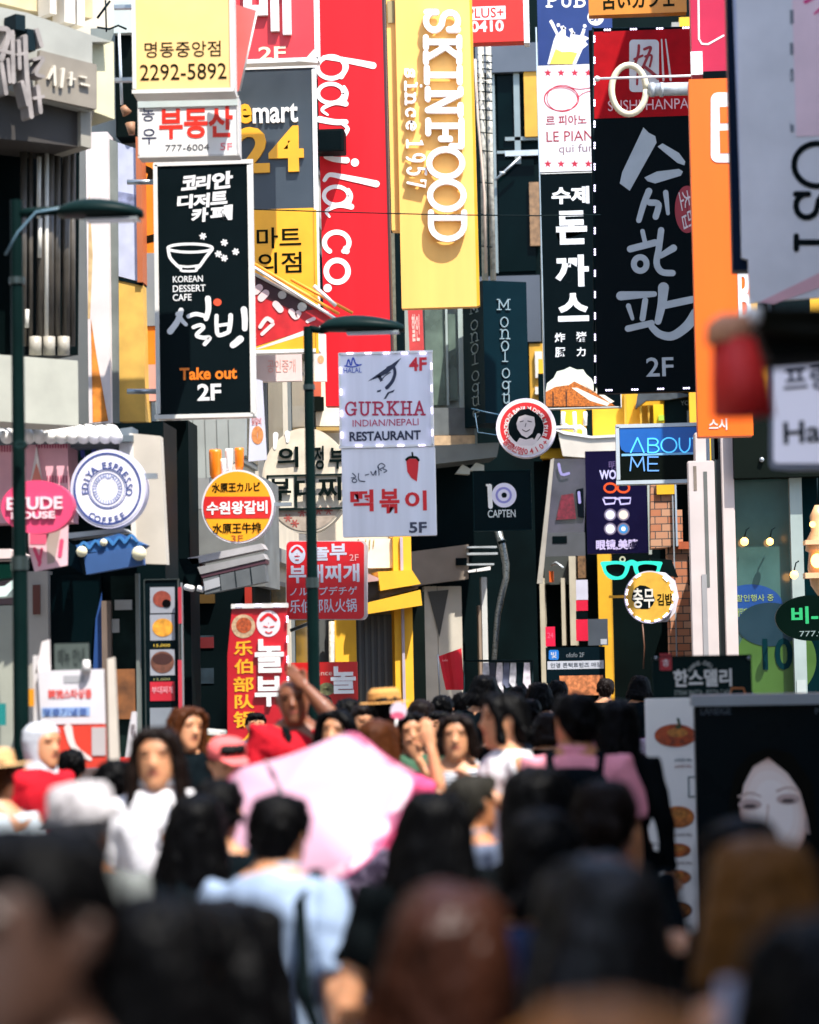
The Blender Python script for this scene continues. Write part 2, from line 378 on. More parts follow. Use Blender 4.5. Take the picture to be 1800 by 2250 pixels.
# blocks out of view on the right, sized to shade the street, and the hidden parts of the left row
block('grey block on the near right, behind the viewer side', 2.6, 9, -14, 10.4, 8.9, PLAST, 1, 3)
block('tall unseen concrete block added at right to shade the pale eye sign', 2.95, 4.5, 16.3, 18.4, 20.3, CONC, 1, 5)  # unseen, added to keep the sun off the pale eye sign alone
block('unseen grey block added at right to shade the white sign, next to the tall one', 2.95, 9, 10.5, 16.2, 11.5, PLAST, 1, 4)  # unseen, height set to shade the navy edged white sign
block('dark block with shop windows behind the orange sign, shaped to shade the sushi sign', 2.75, 3.2, 31.2, 33.7, 15.5, DKW, 1, 4)  # cut thin and short: shades the sushi sign, lets sun past
block('low dark block with shop windows between the dark block and the yellowish one', 2.75, 9, 34.4, 49, 5, DKW, 1, 2)
block('yellowish block further along the right side', 2.6, 9, 50, 66, 15, YELW, 1, 4)
block('cream block behind the red and yellow signs on the left', -10, -4.25, 24.4, 39.5, 14, CREAM, -1, 4)
block('pale block on the left beyond the tall yellow sign', -10, -4.4, 39.6, 56, 13, PLAST, -1, 4)
block('grey block close on the left behind the viewer', -12, -4.9, -14, 15.5, 10, PLAST, -1, 3)
# dark building closing the view in the middle
s = Pl('building', 'dark building with tall windows closing the end of the street', 'building', 1120, 1432, 58)
s.box('wall', (560, -260, 1690, 1475), -3, 0, mat('10191B', .7, .35, .8, bump=.15))
s.box('grey_panel', [(1044, 95, 1186, 158), (1046, 606, 1188, 752)], .02, .25, mat('4A525E', .5, .15, 1)); s.box('frame', [(1085, 160, 1091, 600), (1130, 160, 1143, 360), (1092, 330, 1190, 336), (1110, 300, 1190, 308)], .02, .12, mat('7A8688', .4)); s.box('window', [(1094, 165, 1128, 328), (1096, 340, 1176, 596)], .02, .05, mat('0A1416', .12, .3, 1)); s.box('yellow_panel', [(1152, 156, 1186, 300), (1164, 755, 1196, 880)], .02, .2, mat('C09028', .6)); s.box('blind', [(1164, 400, 1186, 540)], .06, .15, mat('8A6A4A', .6, .4, 8)); s.box('rail', [(1110, 330, 1186, 342)], .2, .25, MET)
s.tube('brace', [([(1088, 396, .3), (1144, 345, .3)], .03), ([(1098, 380, .3), (1110, 380, .3)], .04)], MET); s.box('white_block', [(1176, 772, 1192, 830), (1176, 850, 1192, 866)], .02, .3, OFFW)
s = Pl('pipe_bundle', 'bundle of pale lagged pipes tied with wire beside the tall yellow sign', 'pipe', 1070, 340, 47)
s.tube('pipe', [([(1056, 98, 0), (1062, 330, 0), (1066, 616, 0)], .06), ([(1073, 98, 0), (1078, 360, 0), (1084, 616, 0)], .055)], mat('A8A498', .6, .5, 9, bump=.4)); s.tube('pipe', [([(1044, 130, .1), (1050, 260, .1), (1064, 420, .1), (1068, 600, .1)], .025)], mat('C0AA98')); s.tube('tie', [([(1050, y, .02), (1082, y + 3, .12)], .012) for y in (120, 135, 150, 170, 182, 200, 220, 240, 262, 290, 330, 400, 470, 540)], DARK)
s.tube('loop', [([(1046, 180, .1), (1062, 176, .3), (1080, 180, .2), (1078, 200, .1)], .008)], OFFW)
# concrete shop with ledges, centre
s = Pl('building', 'concrete shop with grey ledges and pale pillars in the middle distance', 'building', 1010, 1432, 46, 8)
s.box('wall', (840, 640, 1046, 985), -4, -.6, mat('8A928C', .8, .3, .8, bump=.2)); s.box('window', [(935, 660, 978, 890), (986, 690, 1004, 880)], -.59, -.5, mat('5A6A60', .3, .4, 3)); s.box('window_frame', [(930, 650, 1014, 660), (980, 660, 985, 890), (1008, 660, 1030, 900)], -.5, -.42, mat('9AA8A4', .5)); s.box('ledge', (900, 896, 1042, 956), -.5, .05, mat('5C6264', .7, .3, 3, bump=.2)); s.box('timber_strip', (900, 957, 1044, 978), -.45, .1, mat('B49878', .7, .4, 6)); s.poly('canopy', [(900, 982), (1098, 972), (1092, 1004), (900, 1026)], -1.0, .3, mat('6A6E6C', .6, .2, 2)); s.box('inner_wall', (840, 986, 1180, 1690), -4, -1.2, mat('0B1416', .7, .4, 1.2)); s.poly('shutter_box', [(905, 1212), (1030, 1196), (1030, 1272), (905, 1288)], -.8, .1, mat('7A6E62', .5, .2, 2)); s.box('pillar', [(936, 1288, 964, 1690), (965, 1288, 1018, 1690)], -.7, -.2, mat('BBB3A4', .7, .15, 2)); s.poly('painted_shade', [(940, 1300), (986, 1296), (966, 1400)], -.19, -.17, mat('3A3832')); s.box('pillar', [(1062, 1268, 1074, 1690)], -.6, -.3, mat('C0C0BC', .5)); s.box('pillar', [(1055, 1330, 1061, 1690)], -.6, -.3, mat('8A7868'))  # a dark wedge of shade is coloured onto the pale pillars
s.box('slat', [(1026, 1200, 1092, 1204), (1026, 1214, 1094, 1219), (1026, 1238, 1086, 1242)], -.2, .2, MET); s.box('dark_box', (1002, 1226, 1026, 1242), -.2, .15, BLACK); s.poly('lamp_cover', [(1002, 1040), (1016, 1020), (1034, 1030), (1046, 1016), (1064, 1022), (1064, 1034), (1034, 1034), (1032, 1042)], -.2, .1, mat('A8A89C', .5))
s.poly('fitting', [(1028, 1254), (1046, 1250), (1046, 1256), (1030, 1258)], -.2, .2, WHITE); s.poly('fitting', [(1048, 1250), (1078, 1244), (1078, 1252), (1048, 1256)], -.2, .2, WHITE)
s = Pl('flexible_duct', 'bent silver flexible duct running down from the black 10 sign', 'duct', 1100, 1300, 45); s.tube('pipe', [([(1094, 1166, 0), (1104, 1200, 0), (1112, 1240, 0), (1112, 1270, 0), (1102, 1310, 0), (1094, 1350, 0), (1090, 1400, 0), (1086, 1450, 0)], [.075, .07, .065, .06, .06, .055, .05, .045])], mat('8A9294', .3, .4, 30, metal=.7, bump=.3), n=14); s.tube('collar', [([(1102, 1188, 0), (1104, 1194, 0)], .085)], DARK)
# yellow cornice shop
s = Pl('building', 'shop front with yellow columns and a stepped yellow cornice', 'building', 840, 1432, 41, 12)
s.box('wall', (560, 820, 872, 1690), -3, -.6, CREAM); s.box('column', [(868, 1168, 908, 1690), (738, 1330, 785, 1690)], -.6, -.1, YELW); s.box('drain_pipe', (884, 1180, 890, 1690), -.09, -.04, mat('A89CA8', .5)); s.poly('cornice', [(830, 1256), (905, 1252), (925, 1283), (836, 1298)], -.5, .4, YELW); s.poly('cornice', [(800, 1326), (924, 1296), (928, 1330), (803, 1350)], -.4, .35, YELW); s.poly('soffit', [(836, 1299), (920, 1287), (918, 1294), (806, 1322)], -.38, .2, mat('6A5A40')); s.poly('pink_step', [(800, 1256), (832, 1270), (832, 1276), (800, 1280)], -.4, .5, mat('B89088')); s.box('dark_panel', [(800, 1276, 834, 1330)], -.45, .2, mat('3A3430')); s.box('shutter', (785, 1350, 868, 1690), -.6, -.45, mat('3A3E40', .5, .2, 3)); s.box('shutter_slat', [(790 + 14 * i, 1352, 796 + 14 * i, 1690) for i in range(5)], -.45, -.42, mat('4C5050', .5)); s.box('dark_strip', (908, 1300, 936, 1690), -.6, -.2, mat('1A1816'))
s.box('board', (790, 1184, 866, 1248), -.5, -.2, mat('D8CFBE', .6)); s.stroke('scratches', [([(804 + 9 * i, 1186), (803 + 9 * i, 1200 + (i * 7) % 13)], 2) for i in range(3)], -.19, -.18, mat('A88A50'))
s.box('dark_beam', (575, 872, 712, 902), -.3, .1, mat('181410')); s.box('brick_band', (575, 838, 706, 871), -.4, .0, mat('B85030', .6, .3, 3)); s.box('cream_panel', [(576, 904, 598, 932), (602, 904, 666, 932), (694, 890, 760, 936)], -.5, -.1, mat('DCD2C0', .6)); s.box('window', [(582, 940, 664, 985)], -.5, -.3, mat('7A6E58', .4, .4, 6)); s.box('window_frame', [(578, 933, 666, 940)], -.4, -.2, WHITE); s.box('white_panel', (586, 1150, 640, 1300), -.5, -.2, mat('D4CCC4', .6)); s.box('grey_wall', (640, 1360, 740, 1690), -.6, -.4, mat('4A4C4A', .6)); s.tube('drain_pipe', [([(729, 1365, -.1), (729, 1690, -.1)], .05)], mat('B0A898', .6, .4, 20))
s.box('gutter', [(695, 938, 760, 946)], -.3, .1, mat('A8884A'))
s = Pl('pole', 'slim dark pole with a pale conduit between the tall red and yellow signs', 'pole', 872, 640, 39.5); s.box('pole', (872, 500, 888, 940), -.2, 0, DARK); s.box('conduit', (862, 512, 871, 940), -.15, .03, mat('6A6A5C', .6, .4, 12))
s = Pl('hanging_sign', 'faded red sheet with pale characters in a window below the tall yellow sign', 'sign', 915, 725, 44.5, 0, HG); s.poly('cabinet', [(896, 676), (928, 676), (932, 772), (900, 772)], -.05, 0, mat('B83A3A', .5, .2, 6)); s.text('할인', (905, 690, 922, 750), mat('E0B0A8'), .002, bold=.02)
# yellow building on the right with white ledge and pipes
s = Pl('building', 'yellow building with a white rounded ledge above the dark shop window', 'building', 1340, 1432, 50, -4)
s.box('wall', (1185, 780, 1690, 1000), -3, -.5, YELW); s.box('rib', [(1372, 860, 1376, 960), (1406, 860, 1410, 940), (1424, 890, 1428, 940)], -.49, -.3, mat('C89A2C', .7)); s.box('bright_panel', (1436, 888, 1458, 930), -.4, -.1, mat('E0B400')); s.box('dark_window', [(1184, 820, 1232, 985), (1288, 900, 1302, 962), (1460, 850, 1690, 935)], -.49, -.4, mat('131A1C', .2)); s.box('green_mark', (1447, 912, 1459, 924), -.09, -.05, mat('A8C83C')); s.poly('tarpaulin', [(1402, 862), (1470, 860), (1530, 868), (1470, 878), (1420, 880), (1396, 898)], -.4, -.2, mat('3A4044', .6, .4, 6))
s.text('YOLIM', (1496, 880, 1534, 890), mat('8A9494'), -.38); s.text('h', (1510, 902, 1528, 928), mat('7A8688'), -.38)
s.poly('ledge', [(1226, 950), (1262, 958), (1300, 962), (1356, 958), (1356, 1004), (1290, 1006), (1237, 1002)], -1.2, .3, mat('C9C1B6', .6, .1)); s.poly('ledge_top', [(1212, 942), (1236, 946), (1300, 958), (1400, 952), (1400, 958), (1300, 963), (1240, 954)], -1.2, .34, WHITE)
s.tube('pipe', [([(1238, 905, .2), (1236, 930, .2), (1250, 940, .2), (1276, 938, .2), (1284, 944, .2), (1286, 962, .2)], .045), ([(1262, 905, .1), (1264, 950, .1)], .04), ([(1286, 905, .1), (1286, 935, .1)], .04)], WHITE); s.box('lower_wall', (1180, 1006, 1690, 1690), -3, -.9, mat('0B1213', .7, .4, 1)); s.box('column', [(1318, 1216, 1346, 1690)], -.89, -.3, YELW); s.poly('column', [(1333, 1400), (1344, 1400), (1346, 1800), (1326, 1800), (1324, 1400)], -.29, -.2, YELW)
s.box('column', [(1252, 1222, 1266, 1418), (1234, 1270, 1242, 1418), (1190, 1270, 1200, 1690)], -.8, -.3, mat('B8AE98', .7, .15, 3)); s.box('lintel', (1196, 1222, 1262, 1284), -.88, -.5, mat('3C403C', .6)); s.box('orange_tag', (1207, 1255, 1216, 1279), -.4, -.3, mat('D85A10')); s.box('goods', [(1270, 1216, 1286, 1270)], -.6, -.4, mat('7A5A3A', .6, .7, 14)); s.tube('lamp_arm', [([(1212, 1242, -.3), (1222, 1236, -.2), (1238, 1248, -.1)], .025)], MET)
# shop window with clothes under the white ledge
s = Pl('shop_window', 'slanting shop window with dark red clothes left of the purple optician sign', 'window', 1240, 1100, 47.5)
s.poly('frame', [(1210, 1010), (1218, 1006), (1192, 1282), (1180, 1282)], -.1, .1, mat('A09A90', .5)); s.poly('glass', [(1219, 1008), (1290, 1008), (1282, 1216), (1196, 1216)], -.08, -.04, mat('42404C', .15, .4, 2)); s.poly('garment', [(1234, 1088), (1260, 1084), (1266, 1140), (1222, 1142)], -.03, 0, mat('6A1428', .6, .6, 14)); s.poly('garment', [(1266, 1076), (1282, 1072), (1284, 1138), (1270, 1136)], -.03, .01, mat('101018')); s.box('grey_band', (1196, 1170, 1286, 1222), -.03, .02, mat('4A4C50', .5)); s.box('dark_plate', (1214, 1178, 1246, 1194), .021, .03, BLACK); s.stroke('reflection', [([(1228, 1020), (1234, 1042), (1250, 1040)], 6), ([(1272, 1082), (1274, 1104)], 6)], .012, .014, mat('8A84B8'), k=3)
# brick pillar
def brickmat():
    m = bpy.data.materials.new('brick'); m.use_nodes = True; t = m.node_tree; b = t.nodes['Principled BSDF']; b.inputs['Roughness'].default_value = .85
    tc = t.nodes.new('ShaderNodeTexCoord'); sw = t.nodes.new('ShaderNodeMapping'); sw.inputs['Rotation'].default_value = (math.radians(90), 0, 0)
    br = t.nodes.new('ShaderNodeTexBrick'); br.inputs['Scale'].default_value = 3.0; br.inputs['Color1'].default_value = (.42, .15, .07, 1); br.inputs['Color2'].default_value = (.50, .28, .17, 1); br.inputs['Mortar'].default_value = (.06, .05, .045, 1); br.inputs['Mortar Size'].default_value = .025; br.inputs['Bias'].default_value = -.1
    br.inputs['Row Height'].default_value = .36; br.inputs['Brick Width'].default_value = .62
    t.links.new(tc.outputs['Object'], sw.inputs[0]); t.links.new(sw.outputs[0], br.inputs['Vector']); t.links.new(br.outputs['Color'], b.inputs['Base Color'])
    bp = t.nodes.new('ShaderNodeBump'); bp.inputs['Strength'].default_value = .5; t.links.new(br.outputs['Fac'], bp.inputs['Height']); bp.invert = True; t.links.new(bp.outputs[0], b.inputs['Normal']); return m
BRK = brickmat()
s = Pl('brick_pillar', 'rough orange brick pier behind the optician sign', 'pillar', 1470, 1250, 39)
s.poly('wall', [(1430, 1058), (1484, 1058), (1492, 1200), (1430, 1205)], -.5, .1, BRK); s.box('wall', [(1485, 1120, 1500, 1190), (1472, 1200, 1545, 1690)], -.6, 0, BRK); s.box('ledge', (1484, 1190, 1545, 1206), -.6, .08, mat('A8522E', .8, .3, 6)); s.box('painted_recess', (1512, 1222, 1545, 1286), .001, .02, mat('120C0A')); s.poly('awning', [(1428, 1226), (1476, 1230), (1490, 1268), (1440, 1256)], .1, .5, mat('15191A', .6)); s.box('wire_post', (1484, 1060, 1487, 1690), .12, .15, mat('8A9096')); s.box('yellow_tag', (1443, 1062, 1482, 1086), .11, .16, mat('E0A818')); s.box('frame', [(1484, 1058, 1488, 1200)], .1, .16, mat('9AA8B8'))  # the recess is a dark sheet on the bricks, its shade put in as colour
# white posts and the glass shop, right
s = Pl('glass_shop', 'glass shop front with white posts, dark fascia and round stickers on its panes', 'building', 1660, 1432, 29)
s.box('post', [(1537, 950, 1562, 1800), (1594, 955, 1622, 1800)], -.25, .1, PINKW, bev=.01); s.box('post', [(1521, 1012, 1580, 1800)], .12, .3, PINKW, bev=.01); s.box('groove', [(1549, 1036, 1557, 1290)], .301, .305, mat('5A5C58')); s.box('groove', [(1549, 1262, 1560, 1800)], .306, .31, mat('8E8C8C')); s.box('channel', [(1580, 955, 1593, 1800), (1565, 960, 1578, 1010)], -.2, .02, mat('2A3432', .5)); s.box('stain', [(1524, 1024, 1531, 1078)], .301, .304, mat('7A6E62', .8, .4, 12))
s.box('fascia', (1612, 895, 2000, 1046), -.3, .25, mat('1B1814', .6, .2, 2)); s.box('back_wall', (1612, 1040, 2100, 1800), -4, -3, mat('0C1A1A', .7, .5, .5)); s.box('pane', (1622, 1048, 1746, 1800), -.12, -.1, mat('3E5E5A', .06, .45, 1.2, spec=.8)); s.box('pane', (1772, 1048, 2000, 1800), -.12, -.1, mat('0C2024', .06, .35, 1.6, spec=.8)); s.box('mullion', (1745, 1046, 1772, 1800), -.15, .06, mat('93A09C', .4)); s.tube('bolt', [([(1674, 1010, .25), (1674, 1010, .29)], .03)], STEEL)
s.poly('sticker', ell(1650, 1330, 70, 46, 40), -.098, -.094, mat('0E3C78', .4)); s.text('할인행사 중', (1618, 1306, 1700, 1321), mat('8CA05A'), -.092); s.text('매일매일', (1618, 1336, 1650, 1356), mat('90A83A'), -.092); s.poly('sticker', ell(1692, 1372, 72, 48, 40), -.092, -.088, mat('0A2A36', .4)); s.poly('sticker', ell(1706, 1450, 88, 88, 48), -.098, -.094, mat('36561C', .4)); s.text('10', (1676, 1402, 1742, 1472), mat('0A2A30'), -.086, bold=.02); s.text('%', (1752, 1428, 1768, 1450), mat('0A2A30'), -.093)
s.box('foot_post', [(1755, 1494, 1775, 1800)], .061, .07, mat('A8B0AC'))
s = Pl('oval_sign', 'dark green oval sign with glowing green letters by the glass shop', 'sign', 1770, 1358, 27); s.poly('cabinet', ell(1782, 1358, 78, 50, 44), -.1, 0, mat('06140E', .4)); s.text('비-비', (1739, 1332, 1840, 1370), mat('1C8850', .4, 0, emit=.25), .001, bold=.03); s.text('777.90', (1757, 1386, 1822, 1398), mat('788884'), .001)
# glowing glass lanterns in the shop window
LAMP = mat('FFB45A', .4, 0, emit=2.0); AMB = mat('D8A878', .3, .2)
for i, (x, y, r, d, l) in enumerate(((1636, 1190, 9, 28.9, 'small amber lamp at left behind the glass shop pane'), (1692, 1190, 8, 28.9, 'small amber lamp in the middle behind the glass shop pane'), (1745, 1263, 9, 28.6, 'single amber bulb low on the white mullion'))):
    g = Pl('wall_lamp', l, 'lamp', x, y, d, 0, 'amber lamps at the glass shop'); u, v = g.L(x, y); rr = r * d / F; V = []; Fc = []
    ringmesh(V, Fc, [(v - rr, rr * .3, rr * .3, 0, u), (v - rr * .6, rr * .85, rr * .85, 0, u), (v, rr, rr, 0, u), (v + rr * .6, rr * .85, rr * .85, 0, u), (v + rr, rr * .3, rr * .3, 0, u)], 14); g.emit('bulb', V, Fc, LAMP, smooth=True); g.tube('arm', [([(x, y - r, 0), (x + 4, y - 26, .0), (x + 10, y - 30, -.05)], .008)], DARK)
g = Pl('glass_lantern', 'tiered glass lantern glowing at the right edge', 'lamp', 1795, 1220, 27.5)
V = []; Fc = []; ul, vt = g.L(1796, 1110); _, vb = g.L(1796, 1310); H = vt - vb; ringmesh(V, Fc, [(vb, .02, .02, 0, ul), (vb + .12 * H, .10, .10, 0, ul), (vb + .3 * H, .13, .13, 0, ul), (vb + .48 * H, .11, .11, 0, ul), (vb + .5 * H, .15, .15, 0, ul), (vb + .6 * H, .14, .14, 0, ul), (vb + .72 * H, .08, .08, 0, ul), (vb + .88 * H, .09, .09, 0, ul), (vb + H, .03, .03, 0, ul)], 18); g.emit('glass', V, Fc, AMB, smooth=True)
g.poly('glow', [ell(1796, 1232, 14, 16, 16), ell(1786, 1152, 7, 7, 12)], .15, .17, LAMP); g.box('rim', [(1770, 1186, 1822, 1196), (1770, 1258, 1822, 1270)], -.14, .16, mat('E0B488', .4)); g.tube('hanger', [([(1796, 1110, 0), (1796, 1050, 0)], .01)], DARK)
# left: near corner building with grey fascia
CX = mat('8C8E88', .7, .2, 1.5, bump=.15)
s = Pl('corner_building', 'grey corner building with raised lettering, dark shopfront and steel tubes at the left', 'building', 100, 1432, 19, 45)
s.poly('fascia', [(-260, -40), (60, 28), (246, 92), (203, 92), (203, 244), (-260, 130)], -.6, .12, mat('9A9A92', .6, .15, 3)); s.poly('fascia_plate', [(88, 110), (213, 142), (213, 240), (80, 212)], .121, .16, mat('827A6E', .5, .15, 4)); s.stroke('raised_lettering', [([(118, 150), (108, 172)], 5), ([(120, 146), (122, 186)], 6), ([(140, 152), (136, 190)], 7), ([(158, 160), (156, 186)], 6), ([(154, 172), (166, 174)], 4), ([(178, 168), (190, 170)], 4), ([(180, 184), (196, 188)], 5)], .162, .19, mat('C4BCAC', .5), k=0)
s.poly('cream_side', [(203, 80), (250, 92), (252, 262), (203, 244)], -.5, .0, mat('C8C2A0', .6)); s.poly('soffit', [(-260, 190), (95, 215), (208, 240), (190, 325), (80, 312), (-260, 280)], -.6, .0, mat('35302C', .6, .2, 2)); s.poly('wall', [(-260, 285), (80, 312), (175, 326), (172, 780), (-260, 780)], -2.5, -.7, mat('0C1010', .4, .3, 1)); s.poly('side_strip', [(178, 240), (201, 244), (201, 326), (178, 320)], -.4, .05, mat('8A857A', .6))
s.tube('steel_tube', [([(x, 330, -.4), (x - 1, 760, -.4)], r) for x, r in ((52, .03), (68, .02), (90, .035), (108, .045), (126, .03), (146, .035), (160, .025))], mat('4A443C', .4, .4, 6)); s.tube('pale_tube', [([(x, y0, -.36), (x - 1, y1, -.36)], .018) for x, y0, y1 in ((88, 480, 566), (103, 330, 740), (60, 680, 720), (86, 345, 480))], mat('C8C4BA', .4)); s.tube('tube_foot', [([(x, 740, -.34), (x, 780, -.34)], .05) for x in (78, 108, 140)], mat('9A9488', .4)); s.box('parapet', (-200, 778, 172, 925), -.5, -.05, mat('A6A69A', .7, .15, 3, bump=.2))
s.stroke('raised_lettering', [([(-6, 62), (20, 70), (4, 130)], 11), ([(28, 70), (30, 180)], 9), ([(2, 110), (24, 116)], 8), ([(4, 140), (14, 205)], 9), ([(18, 130), (22, 180)], 7), ([(42, 90), (44, 150)], 8), ([(56, 80), (60, 170), (70, 256)], 10), ([(40, 120), (60, 116)], 7), ([(50, 180), (62, 230)], 8), ([(82, 66), (92, 100)], 9), ([(76, 130), (96, 128), (80, 160), (96, 168)], 8), ([(84, 190), (90, 246)], 9), ([(76, 216), (96, 212)], 7)], .2, .32, mat('8E8682', .6, .3, 8)); s.box('dark_block', [(35, 32, 56, 66), (60, 64, 78, 110)], .13, .3, mat('2A2A30'))
s.poly('upper_wall', [(-260, -200), (200, -200), (204, 40), (120, 30), (60, 22), (-260, -60)], -1, -.3, mat('BDAF8A', .7, .2, 3)); s.box('upper_post', [(142, -60, 165, 50), (170, -60, 186, 56), (110, -60, 124, 30)], -.28, -.1, mat('D8D0C4', .5))
# white column building behind
s = Pl('building', 'pale column with orange stains and yellow side wall behind the left lamp', 'building', 230, 1432, 23)
s.box('wall', (206, 60, 330, 1240), -1.2, -.4, mat('7E847E', .7, .2, 2)); s.box('column', (192, 290, 240, 930), -.3, .15, mat('D8CCC8', .6, .1, 4)); s.poly('stain', [(200, 700), (212, 780), (230, 880), (238, 925), (204, 928)], .151, .153, mat('D8822A', .8, .5, 8)); s.poly('stain', [(196, 420), (204, 560), (198, 700), (193, 700)], .151, .153, mat('C8A878', .8, .4, 8)); s.poly('dark_strip', [(240, 305), (258, 312), (262, 930), (240, 930)], -.3, .05, mat('6C726E', .6, .25, 4)); s.poly('panel', [(256, 312), (310, 330), (312, 620), (258, 606)], -.3, .02, mat('B4B8CC', .6, .15, 6)); s.poly('panel', [(258, 616), (314, 626), (320, 926), (262, 926)], -.3, .02, mat('D0A44A', .7, .2, 5)); s.poly('black_line', [(258, 608), (314, 622), (314, 628), (258, 615)], .021, .03, DARK); s.poly('picture', [(258, 420), (310, 430), (310, 470), (258, 458)], .021, .024, mat('8A90B0', .6, .6, 12)); s.box('brown_pipe', (300, 300, 312, 620), -.3, .06, mat('A85A30', .6)); s.box('wall_top', (250, 0, 290, 72), -.5, 0, mat('B8C0B8', .6)); s.box('painted_gap', (254, 74, 300, 300), -.5, -.1, mat('0F1210')); s.tube('conduit', [([(262, 74, 0), (268, 230, 0)], .015)], MET); s.tube('conduit', [([(214, 60, .2), (240, 64, .2), (260, 56, .2), (278, 64, .2)], .01), ([(214, 40, .2), (242, 2, .2)], .012), ([(232, 0, .2), (234, 70, .2)], .008)], DARK)  # the gap is a solid dark strip coloured to stand for shade
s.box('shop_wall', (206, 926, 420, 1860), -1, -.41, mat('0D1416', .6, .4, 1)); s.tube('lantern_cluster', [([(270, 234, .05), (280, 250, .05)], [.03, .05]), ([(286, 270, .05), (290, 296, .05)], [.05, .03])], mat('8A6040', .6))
# left shopfront with awnings
s = Pl('shop', 'dark shopfront with white fascia lamps, pink panel and grey sign panel at the left', 'building', 180, 1432, 20.2)
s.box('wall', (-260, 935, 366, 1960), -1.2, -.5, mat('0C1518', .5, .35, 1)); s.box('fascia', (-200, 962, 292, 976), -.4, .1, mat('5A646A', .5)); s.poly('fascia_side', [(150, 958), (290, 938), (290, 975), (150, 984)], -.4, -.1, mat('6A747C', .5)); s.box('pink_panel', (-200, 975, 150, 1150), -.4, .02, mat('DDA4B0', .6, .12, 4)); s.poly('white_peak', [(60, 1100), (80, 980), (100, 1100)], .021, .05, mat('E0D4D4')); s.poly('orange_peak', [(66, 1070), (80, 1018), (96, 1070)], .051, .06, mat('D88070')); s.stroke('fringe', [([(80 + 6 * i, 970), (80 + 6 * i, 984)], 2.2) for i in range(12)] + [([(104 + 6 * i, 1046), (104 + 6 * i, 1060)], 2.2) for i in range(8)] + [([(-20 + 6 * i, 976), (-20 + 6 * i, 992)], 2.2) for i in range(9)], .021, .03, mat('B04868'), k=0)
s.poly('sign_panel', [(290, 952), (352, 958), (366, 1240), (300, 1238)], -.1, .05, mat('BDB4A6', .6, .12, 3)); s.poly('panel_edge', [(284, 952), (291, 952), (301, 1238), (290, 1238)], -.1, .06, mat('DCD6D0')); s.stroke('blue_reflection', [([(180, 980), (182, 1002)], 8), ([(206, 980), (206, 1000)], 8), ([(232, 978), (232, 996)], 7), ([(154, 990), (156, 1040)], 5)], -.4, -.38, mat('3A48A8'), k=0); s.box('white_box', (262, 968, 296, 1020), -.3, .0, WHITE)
s.box('doorway', (108, 1262, 224, 1475), -.49, -.4, mat('081216', .3)); s.poly('blue_cloth', [(224, 1300), (226, 1480), (204, 1480), (210, 1360)], -.39, -.36, mat('0E3C78', .6)); s.box('timber', (226, 1320, 246, 1860), -.39, -.3, mat('6A5A50', .7)); s.box('grey_post', [(62, 1255, 108, 1860)], -.49, -.3, mat('A29C94', .6)); s.box('cabinet', (246, 1265, 304, 1740), -.49, -.38, mat('2A2C2A', .6, .5, 4)); s.box('post', (300, 1260, 308, 1740), -.37, -.3, mat('6A706C')); s.box('brown_goods', (250, 1470, 298, 1580), -.37, -.32, mat('7A4A24', .7, .6, 7)); s.box('rust', (72, 1285, 88, 1350), -.29, -.27, mat('5A2A1E')); s.box('left_panel', (-200, 1260, 60, 1330), -.49, -.3, mat('5A4648', .6)); s.box('left_panel', (-200, 1332, 60, 1860), -.49, -.3, mat('9A9C90', .6, .1, 4)); s.box('poster', [(246, 1360, 262, 1390), (252, 1318, 290, 1340)], -.37, -.35, mat('9A9C9C'))
lf = []
for i in range(11):
    g = Pl('spot_lamp', 'white spot lamp in the row along the shop fascia at left', 'lamp', 8 + 24 * i, 950, 20.0, 0, 'white spot lamps along the left fascia')
    x = 8 + 24 * i; g.tube('shade', [([(x - 10, 936 + (3 if i % 2 else 0), -.02), (x, 946, .1), (x + 8, 962, .3)], [.02, .05, .055])], WHITE, n=12); g.tube('arm', [([(x - 10, 938, -.02), (x - 14, 934, -.1)], .012)], STEEL)
s = Pl('awning', 'blue scalloped awning below the round coffee sign', 'awning', 230, 1210, 19.6)
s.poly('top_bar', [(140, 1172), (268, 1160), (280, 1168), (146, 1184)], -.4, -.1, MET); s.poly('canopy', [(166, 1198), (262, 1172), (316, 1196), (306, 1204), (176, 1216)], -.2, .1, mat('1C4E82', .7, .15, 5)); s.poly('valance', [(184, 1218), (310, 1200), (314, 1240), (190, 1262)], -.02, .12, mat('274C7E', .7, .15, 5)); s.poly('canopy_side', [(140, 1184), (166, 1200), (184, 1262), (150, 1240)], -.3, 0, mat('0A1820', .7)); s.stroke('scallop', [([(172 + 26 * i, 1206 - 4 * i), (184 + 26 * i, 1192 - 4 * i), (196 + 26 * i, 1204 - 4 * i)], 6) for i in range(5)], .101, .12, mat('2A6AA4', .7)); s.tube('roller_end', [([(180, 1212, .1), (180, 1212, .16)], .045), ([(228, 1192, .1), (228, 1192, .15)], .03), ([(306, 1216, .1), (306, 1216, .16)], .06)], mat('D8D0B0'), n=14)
s = Pl('awning', 'black and silver awning below the round orange sign', 'awning', 510, 1240, 22.6)
